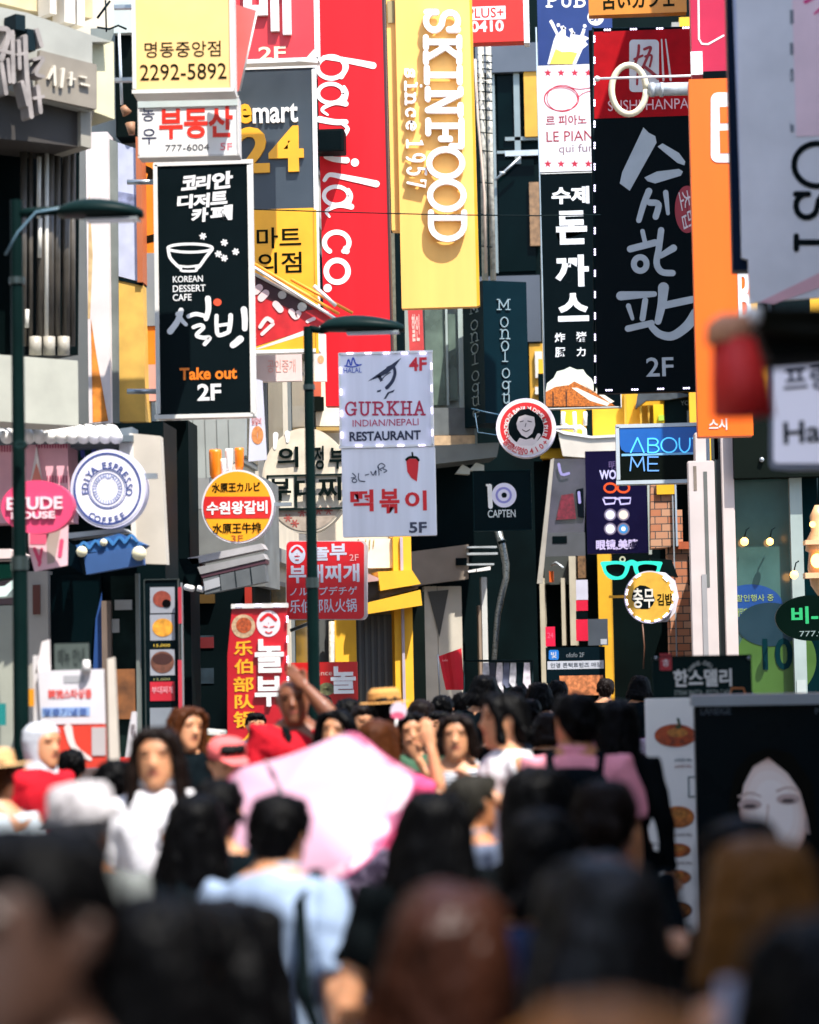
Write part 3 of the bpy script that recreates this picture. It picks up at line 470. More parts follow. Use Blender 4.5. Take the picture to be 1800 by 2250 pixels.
s.poly('top', [(412, 1226), (574, 1194), (582, 1206), (424, 1240)], -.3, .0, mat('A8A4A4', .5, .2, 5)); s.poly('slats', [(434, 1246), (578, 1216), (584, 1228), (440, 1262)], -.2, .1, mat('8E8C8C', .5, .2, 5)); s.poly('stripe', [(440, 1262), (584, 1230), (584, 1238), (444, 1270)], -.18, .09, mat('4A2A34')); s.poly('underside', [(392, 1228), (436, 1226), (446, 1300), (420, 1290), (400, 1250)], -.4, .0, mat('0E1416')); s.poly('valance', [(446, 1272), (582, 1240), (586, 1278), (450, 1306)], -.1, .1, mat('5A5E60', .6, .25, 6)); s.stroke('seam', [([(482 + 34 * i, 1262 - 8 * i), (486 + 34 * i, 1296 - 7 * i)], 2) for i in range(3)], .101, .104, DARK, k=0); s.poly('white_plate', [(448, 1278), (482, 1268), (484, 1288), (450, 1298)], .101, .11, mat('A0A0A4')); s.tube('lamp', [([(408, 1290, .0), (424, 1294, .05)], .03), ([(434, 1292, .05), (448, 1296, .05)], .03)], WHITE)
s = Pl('louvre_panel', 'pale grey louvre panel above the round orange sign', 'panel', 460, 980, 24)
s.poly('panel', [(396, 922), (540, 918), (540, 1000), (460, 1050), (402, 1050)], -.1, 0, mat('9CA2A0', .6, .12, 3)); s.stroke('groove', [([(424 + 26 * i, 922), (428 + 26 * i, 1048)], 2) for i in range(4)], .001, .004, mat('7A807E'), k=0); s.box('grey_box', (428, 1050, 460, 1118), -.1, 0, mat('8A8C8C'))
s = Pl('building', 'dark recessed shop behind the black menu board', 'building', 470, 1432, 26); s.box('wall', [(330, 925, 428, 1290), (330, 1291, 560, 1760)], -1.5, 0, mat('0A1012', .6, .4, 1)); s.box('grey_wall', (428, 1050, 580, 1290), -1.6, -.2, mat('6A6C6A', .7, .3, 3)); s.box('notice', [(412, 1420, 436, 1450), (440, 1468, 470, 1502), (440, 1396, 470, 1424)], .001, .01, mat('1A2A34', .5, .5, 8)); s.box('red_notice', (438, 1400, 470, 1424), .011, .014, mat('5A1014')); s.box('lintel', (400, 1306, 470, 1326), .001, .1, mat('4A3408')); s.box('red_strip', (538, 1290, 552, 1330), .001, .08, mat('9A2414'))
s = Pl('awning', 'white curved shop awning at the far left edge', 'awning', 0, 1280, 18.5); s.poly('canopy', [(-200, 1210), (20, 1206), (36, 1216), (30, 1226), (-200, 1236)], -.5, 0, mat('D0BCB8', .7)); s.poly('canopy', [(-200, 1300), (10, 1288), (36, 1268), (36, 1284), (14, 1310), (-200, 1330)], -.3, .02, mat('C8DCD4', .7)); s.poly('valance', [(-200, 1240), (34, 1240), (34, 1268), (-200, 1300)], -.3, -.02, mat('0C2A22'))
# lamp posts
def lamp(label, x, ytop, ybase_d, d, arm, headbox, w):
    s = Pl('street_lamp', label, 'street lamp', x, ytop, d, 0, 'street lamps'); PM = mat('14201F', .45, .2, 3)
    u, v = s.L(x, ytop); zb = -s.O.z; r = w / 2 * d / F; V = []; Fc = []
    ringmesh(V, Fc, [(zb, r * 1.5, r * 1.5, 0, u), (zb + .5, r * 1.5, r * 1.5, 0, u), (zb + .52, r * 1.15, r * 1.15, 0, u), (zb + 2.4, r * 1.1, r * 1.1, 0, u), (zb + 2.42, r, r, 0, u), (v, r * .85, r * .85, 0, u)], 20); s.emit('pole', V, Fc, PM, smooth=False)
    V = []; Fc = []; ringmesh(V, Fc, [(zb + 2.38, r * 1.25, r * 1.25, 0, u), (zb + 2.46, r * 1.25, r * 1.25, 0, u)], 20); ringmesh(V, Fc, [(v - .5, r * 1.12, r * 1.12, 0, u), (v - .46, r * 1.12, r * 1.12, 0, u)], 20); s.emit('collar', V, Fc, mat('3A4646', .4, metal=.5))
    s.tube('arm', [(arm, .028)], PM)
    x0, y0, x1, y1 = headbox; ua, va = s.L(x0, (y0 + y1) / 2); ub, vb = s.L(x1, (y0 + y1) / 2); hh = (y1 - y0) * d / F; V = []; Fc = []; n = 12; N = 14
    for i in range(n + 1):
        t = i / n; wd = .13 * math.sin(math.pi * min(1, .12 + t * .86)) ** .6 + .015; top = hh * (.25 + .75 * math.sin(math.pi * min(1, t ** .8)) ** .7)
        for k in range(N):
            a = 2 * math.pi * k / N; yy = wd * math.cos(a); zz = math.sin(a); zz = zz * top * .75 if zz > 0 else zz * hh * .22
            V.append((ua + (ub - ua) * t, yy, va - hh * .22 + (vb - va) * t + zz))
    for i in range(n):
        for k in range(N): Fc.append((i * N + k, i * N + (k + 1) % N, (i + 1) * N + (k + 1) % N, (i + 1) * N + k))
    Fc += [tuple(range(N)), tuple(n * N + k for k in range(N))]
    hd = s.emit('lamp_head', V, Fc, mat('1B2424', .4, .15, 4), smooth=True); gl = s.box('glass', (x0 + (x1 - x0) * .3, y1 - 5, x1 - 12, y1 - 1), -.07, .07, mat('8A9090', .2)); gl.parent = hd
    return s
s = lamp('dark street lamp at the left with its head reaching right', 36, 440, 0, 14, [(40, 470, 0), (70, 466, 0), (160, 460, 0)], (130, 438, 314, 482), 31); s.tube('brace', [([(12, 560, .03), (40, 510, .03), (80, 466, .03), (170, 452, .03)], .008)], mat('5A7888', .4))
s.ring('camera_dome', (44, 976, 13, 10, 12), .1, .16, mat('2A3030'))
s = lamp('dark street lamp in the middle in front of the oval sign', 677, 718, 0, 18.9, [(680, 722, 0), (706, 726, 0), (750, 716, 0)], (706, 694, 888, 732), 24)
# a thin cable across the street
s = Pl('cable', 'thin dark cable strung across the street in front of the signs', 'cable', 700, 465, 27); s.tube('wire', [([(262, 448, 0), (500, 458, 0), (740, 466, 0), (980, 472, 0), (1180, 474, 0), (1320, 472, 0)], .0065)], mat('1A1E20'))
s = Pl('cable', 'pale cable running down past the white pub signs', 'cable', 1185, 500, 41); s.tube('wire', [([(1178, 60, 0), (1186, 400, 0), (1192, 640, 0), (1198, 890, 0)], .012)], mat('8A9AA4'))
s = Pl('cable', 'blue grey cables sagging above the round red ringed sign', 'cable', 1080, 915, 41); s.tube('wire', [([(1036, 898, 0), (1070, 906, 0), (1100, 912, 0)], .012), ([(1044, 908, 0), (1050, 950, 0), (1090, 956, 0), (1104, 940, 0)], .01)], mat('2A5068'))
# clothes on a rail
s = Pl('clothes_rail', 'clothes rail with white and dark garments in front of the blue pub board', 'clothes rail', 1110, 1480, 44); s.tube('rail', [([(1020, 1452, 0), (1170, 1452, 0)], .02), ([(1020, 1452, 0), (1020, 1690, 0)], .02), ([(1170, 1452, 0), (1170, 1690, 0)], .02)], DARK); random.seed(5)
for i, c in enumerate(('BFC4D0', '2A3040', 'D8D4DC', '5A6078', 'C8C8D0', '1A2028', 'D8D0DC')):
    x = 1062 + 15 * i; s.poly('garment', [(x, 1456), (x + 12, 1456), (x + 15, 1500 + (i * 13) % 30), (x + 6, 1512), (x - 3, 1500)], -.1 + .02 * i, -.09 + .02 * i, mat(c, .8, .4, 9))
# ------------------------------------------------------------------ hanging signs
def sign(name, label, r, d, th, face, frame=None, fw=0, a=0, cat='sign', group=None, bev=.006, depth_mat=None):
    """a box sign: cabinet with its face sheet and an optional raised frame"""
    s = Pl(name, label, cat, (r[0] + r[2]) / 2, (r[1] + r[3]) / 2, d, a, group)
    s.box('cabinet', r, -th, 0, depth_mat or frame or face, bev=bev)
    i = fw * .6
    s.box('face_panel', (r[0] + i, r[1] + i, r[2] - i, r[3] - i), .001, .004, face)
    if frame: s.frame('frame', r, fw, .002, .016, frame)
    return s
HG = 'signs hung out over the street'
# black dessert cafe sign
s = sign('hanging_sign', 'tall black hanging sign with a white bowl drawing and orange take out lettering', (340, 353, 556, 918), 22, .16, mat('15171A', .35), OFFW, 9, group=HG)
def chars(s, st, boxes, m, o, bold=0.02, rots=None, sh=0):
    for i, (c, b) in enumerate(zip(st, boxes)):
        s.text(c, b, m, o, bold=bold, shear=sh, rot=(rots[i] if rots else 0))
chars(s, '코리안', [(398, 385, 432, 419), (430, 384, 464, 416), (466, 376, 512, 416)], WHITE, .006, .045, [4, 4, 6], .15)
chars(s, '디저트', [(389, 427, 425, 458), (424, 424, 462, 456), (462, 420, 500, 450)], WHITE, .006, .045, [4, 4, 4], .12)
chars(s, '카페', [(420, 456, 458, 488), (462, 450, 512, 484)], WHITE, .006, .045, [4, 5], .12)
s.stroke('bowl_drawing', [(ell(418, 545, 49, 9, 24) + [(467.0, 545.0)], 6), ([(370, 548), (374, 566), (388, 582), (396, 588)], 7), ([(466, 548), (452, 566), (440, 583), (432, 590)], 7),
    ([(392, 584), (414, 586), (438, 583)], 5), ([(398, 588), (400, 595), (430, 595), (432, 588)], 5)], .004, .007, WHITE)
sn = []
for x, y in ((446, 519), (493, 533), (518, 553), (480, 558), (493, 567)):
    for k in range(3):
        t = math.pi * k / 3 + .2; sn.append(([(x - 6 * math.cos(t), y - 6 * math.sin(t)), (x + 6 * math.cos(t), y + 6 * math.sin(t))], 4))
s.stroke('blossom_drawing', sn, .004, .007, WHITE, k=0)
for t, b in (('KOREAN', (380, 606, 446, 620)), ('DESSERT', (380, 626, 452, 641)), ('CAFE', (380, 646, 421, 661))): s.text(t, b, WHITE, .005, bold=0.012)
s.stroke('lettering', [([(398, 682), (390, 706), (374, 728)], 12, 14), ([(391, 690), (400, 704), (409, 713)], 11, 8), ([(414, 695), (430, 690), (450, 694)], 9), ([(457, 656), (458, 680), (453, 700)], 13, 11),
    ([(425, 719), (440, 714), (447, 720), (432, 736), (446, 742), (461, 742), (450, 756)], 8, 9), ([(476, 694), (476, 715), (480, 736), (500, 731)], 9), ([(507, 693), (506, 712), (503, 728)], 10), ([(482, 715), (502, 712)], 7),
    ([(536, 680), (538, 700), (538, 722)], 14, 12), ([(528, 745), (520, 752), (512, 758)], 16, 14)], .004, .008, WHITE)
s.ring('red_dot', (478, 664, 9, 8, 8.5), .004, .008, mat('E8502C', .4), n=20)
s.text('Take out', (395, 807, 521, 834), ORG, .005, bold=0.03); s.text('2F', (434, 843, 486, 880), WHITE, .005, bold=0.03)
s.tube('bracket', [([(345, 400, -.08), (280, 400, -.08)], .025), ([(345, 860, -.08), (280, 860, -.08)], .025)], STEEL)
# yellow sign at the top left
s = sign('hanging_sign', 'pale yellow box sign with a black phone number, topmost in the left column', (290, -60, 513, 203), 20, .3, mat('F0C078', .45), OFFW, 8, 3, group=HG)
K = mat('1A1608', .5)
s.text('명동중앙점', (318, 91, 485, 125), K, .005); s.text('2292-5892', (308, 140, 498, 175), K, .005)
s.box('bracket', [(250, 10, 292, 18), (250, 170, 292, 178)], -.2, -.14, STEEL)
s = Pl('acrylic_panel', 'sheer reddish acrylic side panel behind the yellow phone number sign', 'sign', 540, 100, 20.6)
s.poly('panel', [(513, 8), (566, 24), (528, 196), (517, 204)], -.03, -.015, mat('C86058', .3)); s.tube('edge_rod', [([(566, 20, 0), (527, 200, 0)], .008)], OFFW)
# white estate agent sign
s = sign('hanging_sign', 'small white sign with bold red characters below the yellow phone number sign', (303, 213, 525, 344), 21, .22, WHITE, mat('C8C4C0', .5), 4, 2, group=HG)
s.text('동', (312, 234, 340, 266), mat('24284A'), .005); s.text('우', (312, 283, 344, 317), mat('24284A'), .005)
s.text('부동산', (350, 235, 512, 304), mat('E02818', .4), .005, bold=0.03); s.text('777-6004', (364, 317, 460, 331), mat('4A4A50'), .005); s.text('5F', (484, 314, 511, 330), mat('E07880'), .005, bold=0.01)
s.box('top_panel', (303, 207, 522, 234), .004, .02, mat('B8C2BE', .4))
# convenience store sign
s = sign('hanging_sign', 'dark grey and yellow convenience store sign with a big yellow 24', (452, 145, 697, 776), 28, .2, mat('333D47', .45), WHITE, 7, group=HG)
s.box('yellow_panel', (456, 460, 692, 772), .004, .007, YEL); s.box('yellow_edge', (692, 460, 698, 776), .004, .018, YEL)
s.text('e', (523, 229, 554, 272), YEL, .006, .03, bold=0.03); s.text('mart', (556, 229, 655, 271), WHITE, .006, .03, bold=0.02); s.text('24', (520, 279, 668, 380), YEL, .006, .04, bold=0.03)
s.text('이마트', (512, 500, 662, 546), K, .009, bold=0.01); s.text('편의점', (512, 555, 663, 601), K, .009, bold=0.01)
# red cafe sign top
s = sign('hanging_sign', 'red sign with big white raised character and 2F, above the convenience store sign', (470, -80, 699, 138), 27, .2, mat('E03038', .45), WHITE, 9, group=HG)
s.text('매', (536, -95, 640, 80), WHITE, .006, .06, bold=0.03); s.text('2F', (568, 102, 628, 132), mat('F0D8B8'), .006, bold=0.02)
s.poly('torn_edge', [(690, 108), (672, 128), (650, 134), (699, 138)], .017, .022, OFFW)
# tall red italic banner
s = Pl('hanging_sign', 'very tall red sign with white italic lettering running downwards', 'sign', 777, 420, 32, 0, HG)
REDB = mat('CE1420', .5, .14, 5, spec=.25, streak=True)
s.poly('cabinet', [(693, -60), (838, -60), (862, 892), (716, 892)], -.25, 0, REDB)
s.poly('dark_edge', [(838, -60), (843, -60), (866, 892), (862, 892)], -.24, .004, mat('3A1418'))
W2 = mat('EFE6E4', .45)
s.stroke('lettering', [([(820, 144), (780, 136), (740, 129), (712, 126)], 15, 9), (ell(728, 148, 30, 24, 22, 200, 540) , 10), ([(752, 128), (762, 146), (750, 168)], 7, 12),
    (ell(727, 205, 28, 21, 22, 10, 370), 9), ([(760, 228), (735, 226), (708, 240), (720, 252)], 12, 5), ([(756, 190), (762, 204), (757, 222)], 6, 10),
    ([(760, 268), (735, 268), (702, 262)], 12, 14), ([(750, 270), (764, 282), (756, 296)], 6, 12),
    ([(762, 352), (735, 350), (716, 344)], 14, 10), ([(827, 404), (790, 396), (750, 388), (724, 384), (713, 396)], 15, 8),
    (ell(739, 430, 27, 20, 22, 10, 370), 9), ([(772, 454), (745, 451), (718, 463), (724, 476)], 13, 5), ([(766, 416), (772, 430), (766, 448)], 6, 10)], .001, .006, W2)
s.stroke('lettering', [(_a(740, 533, 27, 23, 125, 415, 18), 11), ([(760, 546), (762, 552)], 13)], .001, .006, W2)
s.ring('lettering', [(741, 596, 30, 30, 12), (780, 357, 9, 9, 8.5), (720, 633, 9, 9, 8.5)], .001, .006, W2)
s = Pl('speaker_box', 'black box fixed on the tall red italic sign', 'box', 725, 308, 31.9)
s.box('body', (695, 283, 756, 332), 0, .34, mat('1A191B', .6), bev=.01); s.box('grille', (700, 288, 750, 327), .34, .345, BLACK)
# yellow cosmetics sign
s = Pl('hanging_sign', 'tall yellow sign with white raised slab letters running downwards', 'sign', 955, 320, 36, 0, HG)
SKY = mat('F4BC64', .5, .08, 4, streak=True)
s.poly('cabinet', [(867, -60), (1030, -60), (1048, 673), (883, 678)], -.2, 0, SKY)
s.poly('side_strip', [(847, -60), (867, -60), (881, 506), (861, 506)], -.35, -.1, SKY)
s.poly('side_edge', [(1030, -60), (1035, -60), (1054, 670), (1048, 673)], -.22, -.02, mat('D8A010'))
s.poly('hinge', [(851, 2), (866, 2), (867, 50), (853, 50)], -.1, -.07, mat('9A8A60', .6))
sk = [(936, 21, 1008, 70), (936, 79, 1009, 136), (938, 144, 1010, 184), (940, 195, 1012, 252), (941, 263, 1014, 322), (943, 326, 1016, 390), (945, 396, 1019, 461), (947, 465, 1020, 528)]
slab(s, 'SKINFOOD', sk, 13, .05, .13, mat('F2EEF0', .4), turn=1)
sc_ = [(891, 149, 918, 171), (891, 177, 928, 200), (892, 204, 921, 229), (893, 236, 920, 259), (894, 264, 921, 288), (895, 306, 931, 325), (893, 335, 933, 357), (895, 365, 936, 386), (896, 394, 935, 412)]
slab(s, 'since1957', sc_, 5.5, .03, .09, mat('F2EEF0', .4), turn=1)
# red sign with digits at the top
s = sign('hanging_sign', 'red sign with PLUS and four white digits at the top middle', (1020, -70, 1150, 92), 40, .3, mat('D8200C', .4), group=HG)
s.box('white_edge', (1150, -70, 1162, 94), -.28, .01, WHITE); s.box('white_label', (1034, 14, 1111, 43), .004, .007, WHITE); s.text('PLUS+', (1028, 17, 1107, 39), mat('D8200C'), .008, bold=0.01)
s.text('0410', (1034, 45, 1107, 70), WHITE, .006, bold=0.03)
# pub sign: navy, white and black boards down one mast
s = sign('hanging_sign', 'navy sign with a tilted glass of splashing beer', (1181, -70, 1345, 141), 42, .25, mat('0B2A66', .4), group=HG)
slab(s, 'PUB', [(1201, -14, 1226, 14), (1231, -14, 1258, 14), (1262, -14, 1287, 14)], 5, .004, .008, WHITE)
s.poly('beer_drawing', [(1203, 141), (1217, 88), (1222, 76), (1207, 47), (1212, 43), (1217, 50), (1227, 73), (1234, 66), (1231, 58), (1239, 56), (1243, 66), (1243, 78), (1252, 84), (1255, 72), (1250, 64), (1258, 62), (1263, 76), (1275, 78), (1281, 62), (1287, 64), (1283, 78), (1296, 84), (1286, 90), (1292, 98), (1280, 108), (1274, 122), (1266, 141)], .004, .007, WHITE)
s.poly('beer_drawing', [(1208, 141), (1221, 107), (1235, 114), (1252, 113), (1269, 116), (1258, 141)], .008, .010, mat('F2C84A'))
s.ring('drops', [(1227, 55, 4, 4, 3.8), (1261, 73, 3, 3, 2.8), (1285, 57, 4, 4, 3.8), (1240, 62, 4, 3, 2.8)], .004, .007, WHITE, n=12)
s.ring('badge', (1309, 38, 18, 18, 17.5), .004, .007, WHITE); s.text('3F', (1298, 30, 1320, 46), mat('0B2A66'), .008, bold=0.02)
s = sign('hanging_sign', 'white sign with rows of red stars and a red loop drawing', (1184, 142, 1330, 376), 42, .25, mat('CFCCD0', .45), group=HG)
s.poly('star_row', [star(x, y, 9) for x in (1204, 1233, 1263, 1293, 1322) for y in (160, 360)], .004, .006, CRIM)
s.stroke('loop_drawing', [(ell(1234, 217, 38, 27, 26) + [(1272, 217)], 2), (ell(1236, 216, 34, 29, 26, 20, 380), 1.6), (ell(1233, 218, 36, 25, 26, 60, 420), 1.3), ([(1255, 192), (1275, 196), (1312, 190)], 1.6), ([(1270, 214), (1288, 202), (1320, 198)], 1.6)], .004, .006, CRIM, k=3)
s.text('르 피아노', (1200, 253, 1289, 275), mat('8C1226'), .005, bold=0.015); s.text('LE PIANO', (1201, 287, 1330, 310), mat('8C1226'), .005); s.text('qui fume', (1228, 316, 1328, 339), mat('7A6068'), .005)
s = sign('hanging_sign', 'tall black cutlet sign with white characters and a food picture at the foot', (1190, 378, 1360, 897), 42, .22, mat('0A1014', .4), mat('C8C8C4'), 2, group=HG)
WG = mat('DCDEE2', .45)
for t, b, q in (('수제', (1212, 410, 1295, 448), .04), ('돈', (1222, 463, 1290, 537), .045), ('까', (1220, 560, 1294, 630), .045), ('스', (1226, 644, 1294, 706), .045), ('炸', (1219, 731, 1242, 752), .02), ('猪', (1266, 729, 1289, 751), .02), ('豚', (1220, 763, 1243, 785), .02), ('力', (1267, 763, 1287, 783), .02)):
    s.text(t, b, WG, .005, bold=q)
random.seed(3)
cab = [(1198, 868), (1202, 842), (1217, 830), (1224, 816), (1240, 812), (1252, 806), (1268, 812), (1282, 812), (1288, 822), (1300, 832), (1310, 852), (1322, 868)]
s.poly('food_picture', cab, .005, .008, mat('D6DCCC', .5, .3, 60))
s.poly('food_picture', [(1198, 862), (1220, 850), (1250, 846), (1262, 838), (1290, 852), (1330, 876), (1352, 892), (1198, 893)], .009, .011, mat('B8641A', .5, .7, 40))
s.poly('food_picture', [(1256, 852), (1268, 852), (1340, 886), (1334, 892), (1296, 880)], .012, .013, mat('E8E0CC')); s.poly('food_picture', [(1280, 842), (1286, 840), (1350, 882), (1342, 886)], .012, .013, mat('E8E0CC'))
s.box('food_picture', [(1214, 862, 1217, 892), (1243, 860, 1246, 893)], .012, .013, mat('3A1A08'))
# big black sushi sign with light strips
s = sign('hanging_sign', 'large black sign with silver brush characters, red top and light strips along its edges', (1303, 62, 1537, 862), 35, .18, mat('080D11', .45), group=HG)
s.box('red_panel', (1304, 66, 1536, 257), .005, .008, mat('A00612', .6, .2, 5, spec=.1)); SIL = mat('A4AAAE', .5)
s.poly('lettering', [[(1414, 280), (1426, 292), (1440, 299), (1443, 313), (1384, 419), (1362, 403), (1367, 379)], [(1456, 315), (1492, 336), (1506, 355), (1504, 363), (1489, 358), (1445, 322)], [(1416, 390), (1443, 377), (1492, 371), (1501, 377), (1496, 386), (1440, 403), (1423, 398)]], .005, .01, SIL)
s.stroke('lettering', [([(1426, 420), (1414, 450), (1404, 484)], 15, 12), ([(1428, 445), (1447, 449), (1441, 476)], 14), ([(1463, 423), (1468, 469)], 12, 8)], .005, .01, SIL)
s.stroke('lettering', [([(1412, 508), (1417, 530)], 10), ([(1385, 547), (1440, 533)], 15), (ell(1407, 580, 14, 15, 16, 0, 359.9) [:-1] + [(1421, 580)], 13), ([(1453, 506), (1448, 545), (1443, 578), (1454, 597), (1478, 600)], 14), ([(1452, 562), (1480, 545)], 12, 16)], .005, .01, SIL)
s.stroke('lettering', [([(1364, 650), (1438, 646)], 20, 12), ([(1381, 672), (1390, 700)], 11, 8), ([(1418, 660), (1412, 700)], 13), ([(1380, 722), (1432, 710)], 14), ([(1458, 632), (1455, 665), (1446, 706)], 24, 15), ([(1455, 672), (1521, 658)], 16), ([(1432, 718), (1450, 734), (1478, 738), (1510, 716), (1530, 688)], 14, 24)], .005, .01, SIL)
s.text('2F', (1420, 785, 1480, 827), SIL, .006, bold=0.012)
s.text('SUSHI HANPAN', (1336, 218, 1534, 241), mat('D8A8AC'), .009); s.poly('logo', rrect(1383, 87, 1448, 202, 9), .009, .011, mat('C8C4C4', .5))
s.stroke('logo', [([(1404, 100), (1402, 122), (1392, 148)], 6), ([(1394, 130), (1412, 122)], 5), ([(1416, 108), (1430, 104), (1424, 122), (1412, 150)], 6), ([(1418, 124), (1432, 122), (1428, 146)], 5), ([(1416, 146), (1436, 162), (1446, 172)], 7), ([(1402, 150), (1400, 185)], 5)], .012, .014, mat('8E0E20'))
s.stroke('logo', [([(1454, 87), (1458, 176)], 3, 5), ([(1463, 87), (1474, 176)], 3, 5)], .009, .011, mat('C8B8B4'), k=0)
s.ring('seal', (1510, 460, 27, 52, 26.5), .005, .008, mat('8E1424')); s.text('초밥', (1492, 418, 1528, 504), mat('C8B8B8'), .009, rot=-75)
s.leds([((1306, 62), (1308, 858)), ((1306, 66), (1536, 60)), ((1310, 858), (1537, 852))], LEDM, .01, 2.6, 46.5); s.tube('edge_bar', [([(1303, 60, 0), (1307, 860, 0)], .016), ([(1303, 64, 0), (1537, 60, 0)], .016)], DARK)
s = Pl('duct', 'cream duct with an open ring end in front of the large black sign', 'duct', 1440, 197, 31)
CRM = mat('D2C6A8', .5)
V = []; Fc = []; q = []
for x, y in ell(1382, 197, 38, 54, 28): u, v = s.L(x, y, 0); q.append((u, 0, v))
tubemesh(V, Fc, q + q[:1], .042, 10); s.emit('ring', V, Fc, CRM, smooth=True)
s.tube('pipe', [([(1424, 197, -.02), (1514, 195, -.02)], .085)], GALV, n=20); s.tube('collar', [([(1428, 197, -.02), (1438, 197, -.02)], .095), ([(1450, 197, -.02), (1458, 197, -.02)], .095)], GALV, n=20)
s = Pl('flag_rod', 'thin white rod with a ball end reaching left from the orange sign', 'rod', 1420, 170, 26)
s.tube('rod', [([(1312, 173, 0), (1530, 166, 0)], .013)], WHITE); s.tube('ball', [([(1306, 173, 0), (1312, 173, 0), (1318, 173, 0)], [.02, .035, .02])], OFFW)
# cafe sign at top, amber
s = sign('hanging_sign', 'amber sign with dark brown characters cut off by the top of the view', (1293, -70, 1508, 30), 33, .2, mat('C87A10', .45), group=HG)
s.text('古いカフェ', (1322, -18, 1482, 19), mat('2A1A08'), .005, bold=0.03)
# orange sign and the magenta one above
s = sign('hanging_sign', 'narrow orange sign with a white rounded logo', (1524, 172, 1645, 958), 24, .25, mat('FA6804', .45, .08, 4, streak=True), a=0, group=HG)
s.poly('logo', rrect(1562, 203, 1680, 357, 16), .005, .01, mat('DCD8D8')); s.box('logo', [(1582, 234, 1630, 270), (1582, 286, 1630, 336)], .011, .013, mat('FA6804'))
s.text('스시', (1558, 920, 1598, 945), mat('E8D0C8'), .006, bold=0.03)
s.text('B', (1622, 580, 1650, 720), WHITE, .006, bold=0.03)
s = sign('hanging_sign', 'magenta red sign with a thin white line border above the orange sign', (1518, -90, 1600, 166), 25, .25, mat('B4103A', .4), group=HG)
s.stroke('line_border', [([(1534, -80), (1536, 85), (1542, 96), (1556, 97), (1590, 78)], 4)], .005, .008, WHITE, k=0); s.box('white_plate', (1518, 113, 1544, 164), .004, .02, WHITE)
s.box('base_bar', (1546, 156, 1600, 170), .0, .1, BLACK)
# navy edged white sign, near right
s = Pl('hanging_sign', 'big white sign with a navy edge and black sideways serif letters at the right', 'sign', 1720, 320, 14.5, 0, HG)
s.poly('cabinet', [(1594, -90), (1760, -90), (1760, 594), (1611, 594)], -.2, -.05, mat('121A30', .4)); s.poly('face_panel', [(1616, -90), (1990, -90), (1990, 640), (1648, 664), (1644, 570), (1630, 566)], -.05, 0, mat('D4D2D6', .45))
s.poly('side_strip', [(1608, -90), (1616, -90), (1644, 570), (1632, 566)], -.048, -.004, mat('A9AEC6'))
s.tube('bracket', [([(1985, 0, -.08), (2330, 0, -.08)], .025), ([(1985, 560, -.08), (2330, 560, -.08)], .025)], STEEL)
slab(s, 'ISO', [(1750, 515, 1850, 550), (1747, 418, 1846, 486), (1745, 312, 1846, 412)], 13, .001, .005, BLACK, turn=-1)
s.box('pink_panel', (1744, -90, 1990, 296), .001, .004, mat('E8C8D0')); s.stroke('pink_drawing', [([(1770, 4), (1810, -14)], 8, 3), ([(1790, 30), (1812, 12)], 4, 8)], .005, .007, mat('D81A78'))
for t, y in (('l', 22), ('i', 92), ('e', 150), ('j', 262)): s.text(t, (1736, y, 1744, y + 30), mat('70747C'), .002, rot=-90)
s.poly('pink_ribbon', [(1668, 664), (1800, 600), (1990, 520), (1990, 548), (1800, 632), (1700, 668)], .001, .004, mat('D6A4AC'))
# red hanging lantern near right
s = Pl('fabric_lantern', 'red fabric lantern with a cream rim hanging from the dark bracket at right', 'lantern', 1615, 800, 5.6)
V = []; Fc = []
u0, v0 = s.L(1612, 745); u1, v1 = s.L(1622, 915)
ringmesh(V, Fc, [(v1, .072, .072, 0, u1 + .012), (v1 + .085, .066, .066, 0, u1 + .006), (v0, .05, .05, 0, u0)], 20); s.emit('body', V, Fc, mat('C01410', .6, .2, 8), smooth=True)
V = []; Fc = []; ringmesh(V, Fc, [(v0 - .01, .05, .05, 0, u0 - .016), (v0 + .035, .054, .054, 0, u0 - .008), (v0 + .055, .036, .036, 0, u0)], 20); s.emit('rim', V, Fc, mat('C08868', .7), smooth=True)
s = Pl('bracket_arm', 'dark bracket arm with a white globe end above the red lantern', 'bracket', 1730, 690, 5.6)
s.tube('arm', [([(1665, 690, 0), (3700, 700, 0)], .018), ([(1670, 720, 0), (1900, 740, 0)], .022)], mat('1C120C', .5)); s.tube('globe', [([(1646, 672, 0), (1650, 684, 0), (1654, 700, 0), (1656, 716, 0)], [.009, .026, .026, .009])], WHITE, n=14); s.poly('dark_canopy', [(1660, 700), (1900, 700), (1900, 775), (1696, 790), (1668, 740)], -.25, -.03, mat('120C0A', .6))
s.tube('hanger', [([(1650, 700, 0), (1618, 745, 0)], .012)], BLACK)
s = Pl('light_box_sign', 'white glowing box sign with rounded corners and black letters at the right edge', 'sign', 1760, 900, 10, -32)
s.poly('cabinet', rrect(1690, 770, 1960, 1032, 14), -.14, -.001, mat('6C7280', .4)); s.poly('face_panel', rrect(1700, 782, 1950, 1018, 10), 0, .004, mat('D4D4E4', .4, .03, emit=.10))
s.tube('bracket', [([(1955, 800, -.07), (2200, 780, -.9)], .02), ([(1955, 1000, -.07), (2200, 990, -.9)], .02)], STEEL)
s.text('프랑크', (1722, 800, 1890, 856), mat('303850'), .005, bold=0.02); s.text('Hans', (1722, 922, 1868, 972), mat('20242E'), .005, bold=0.02)
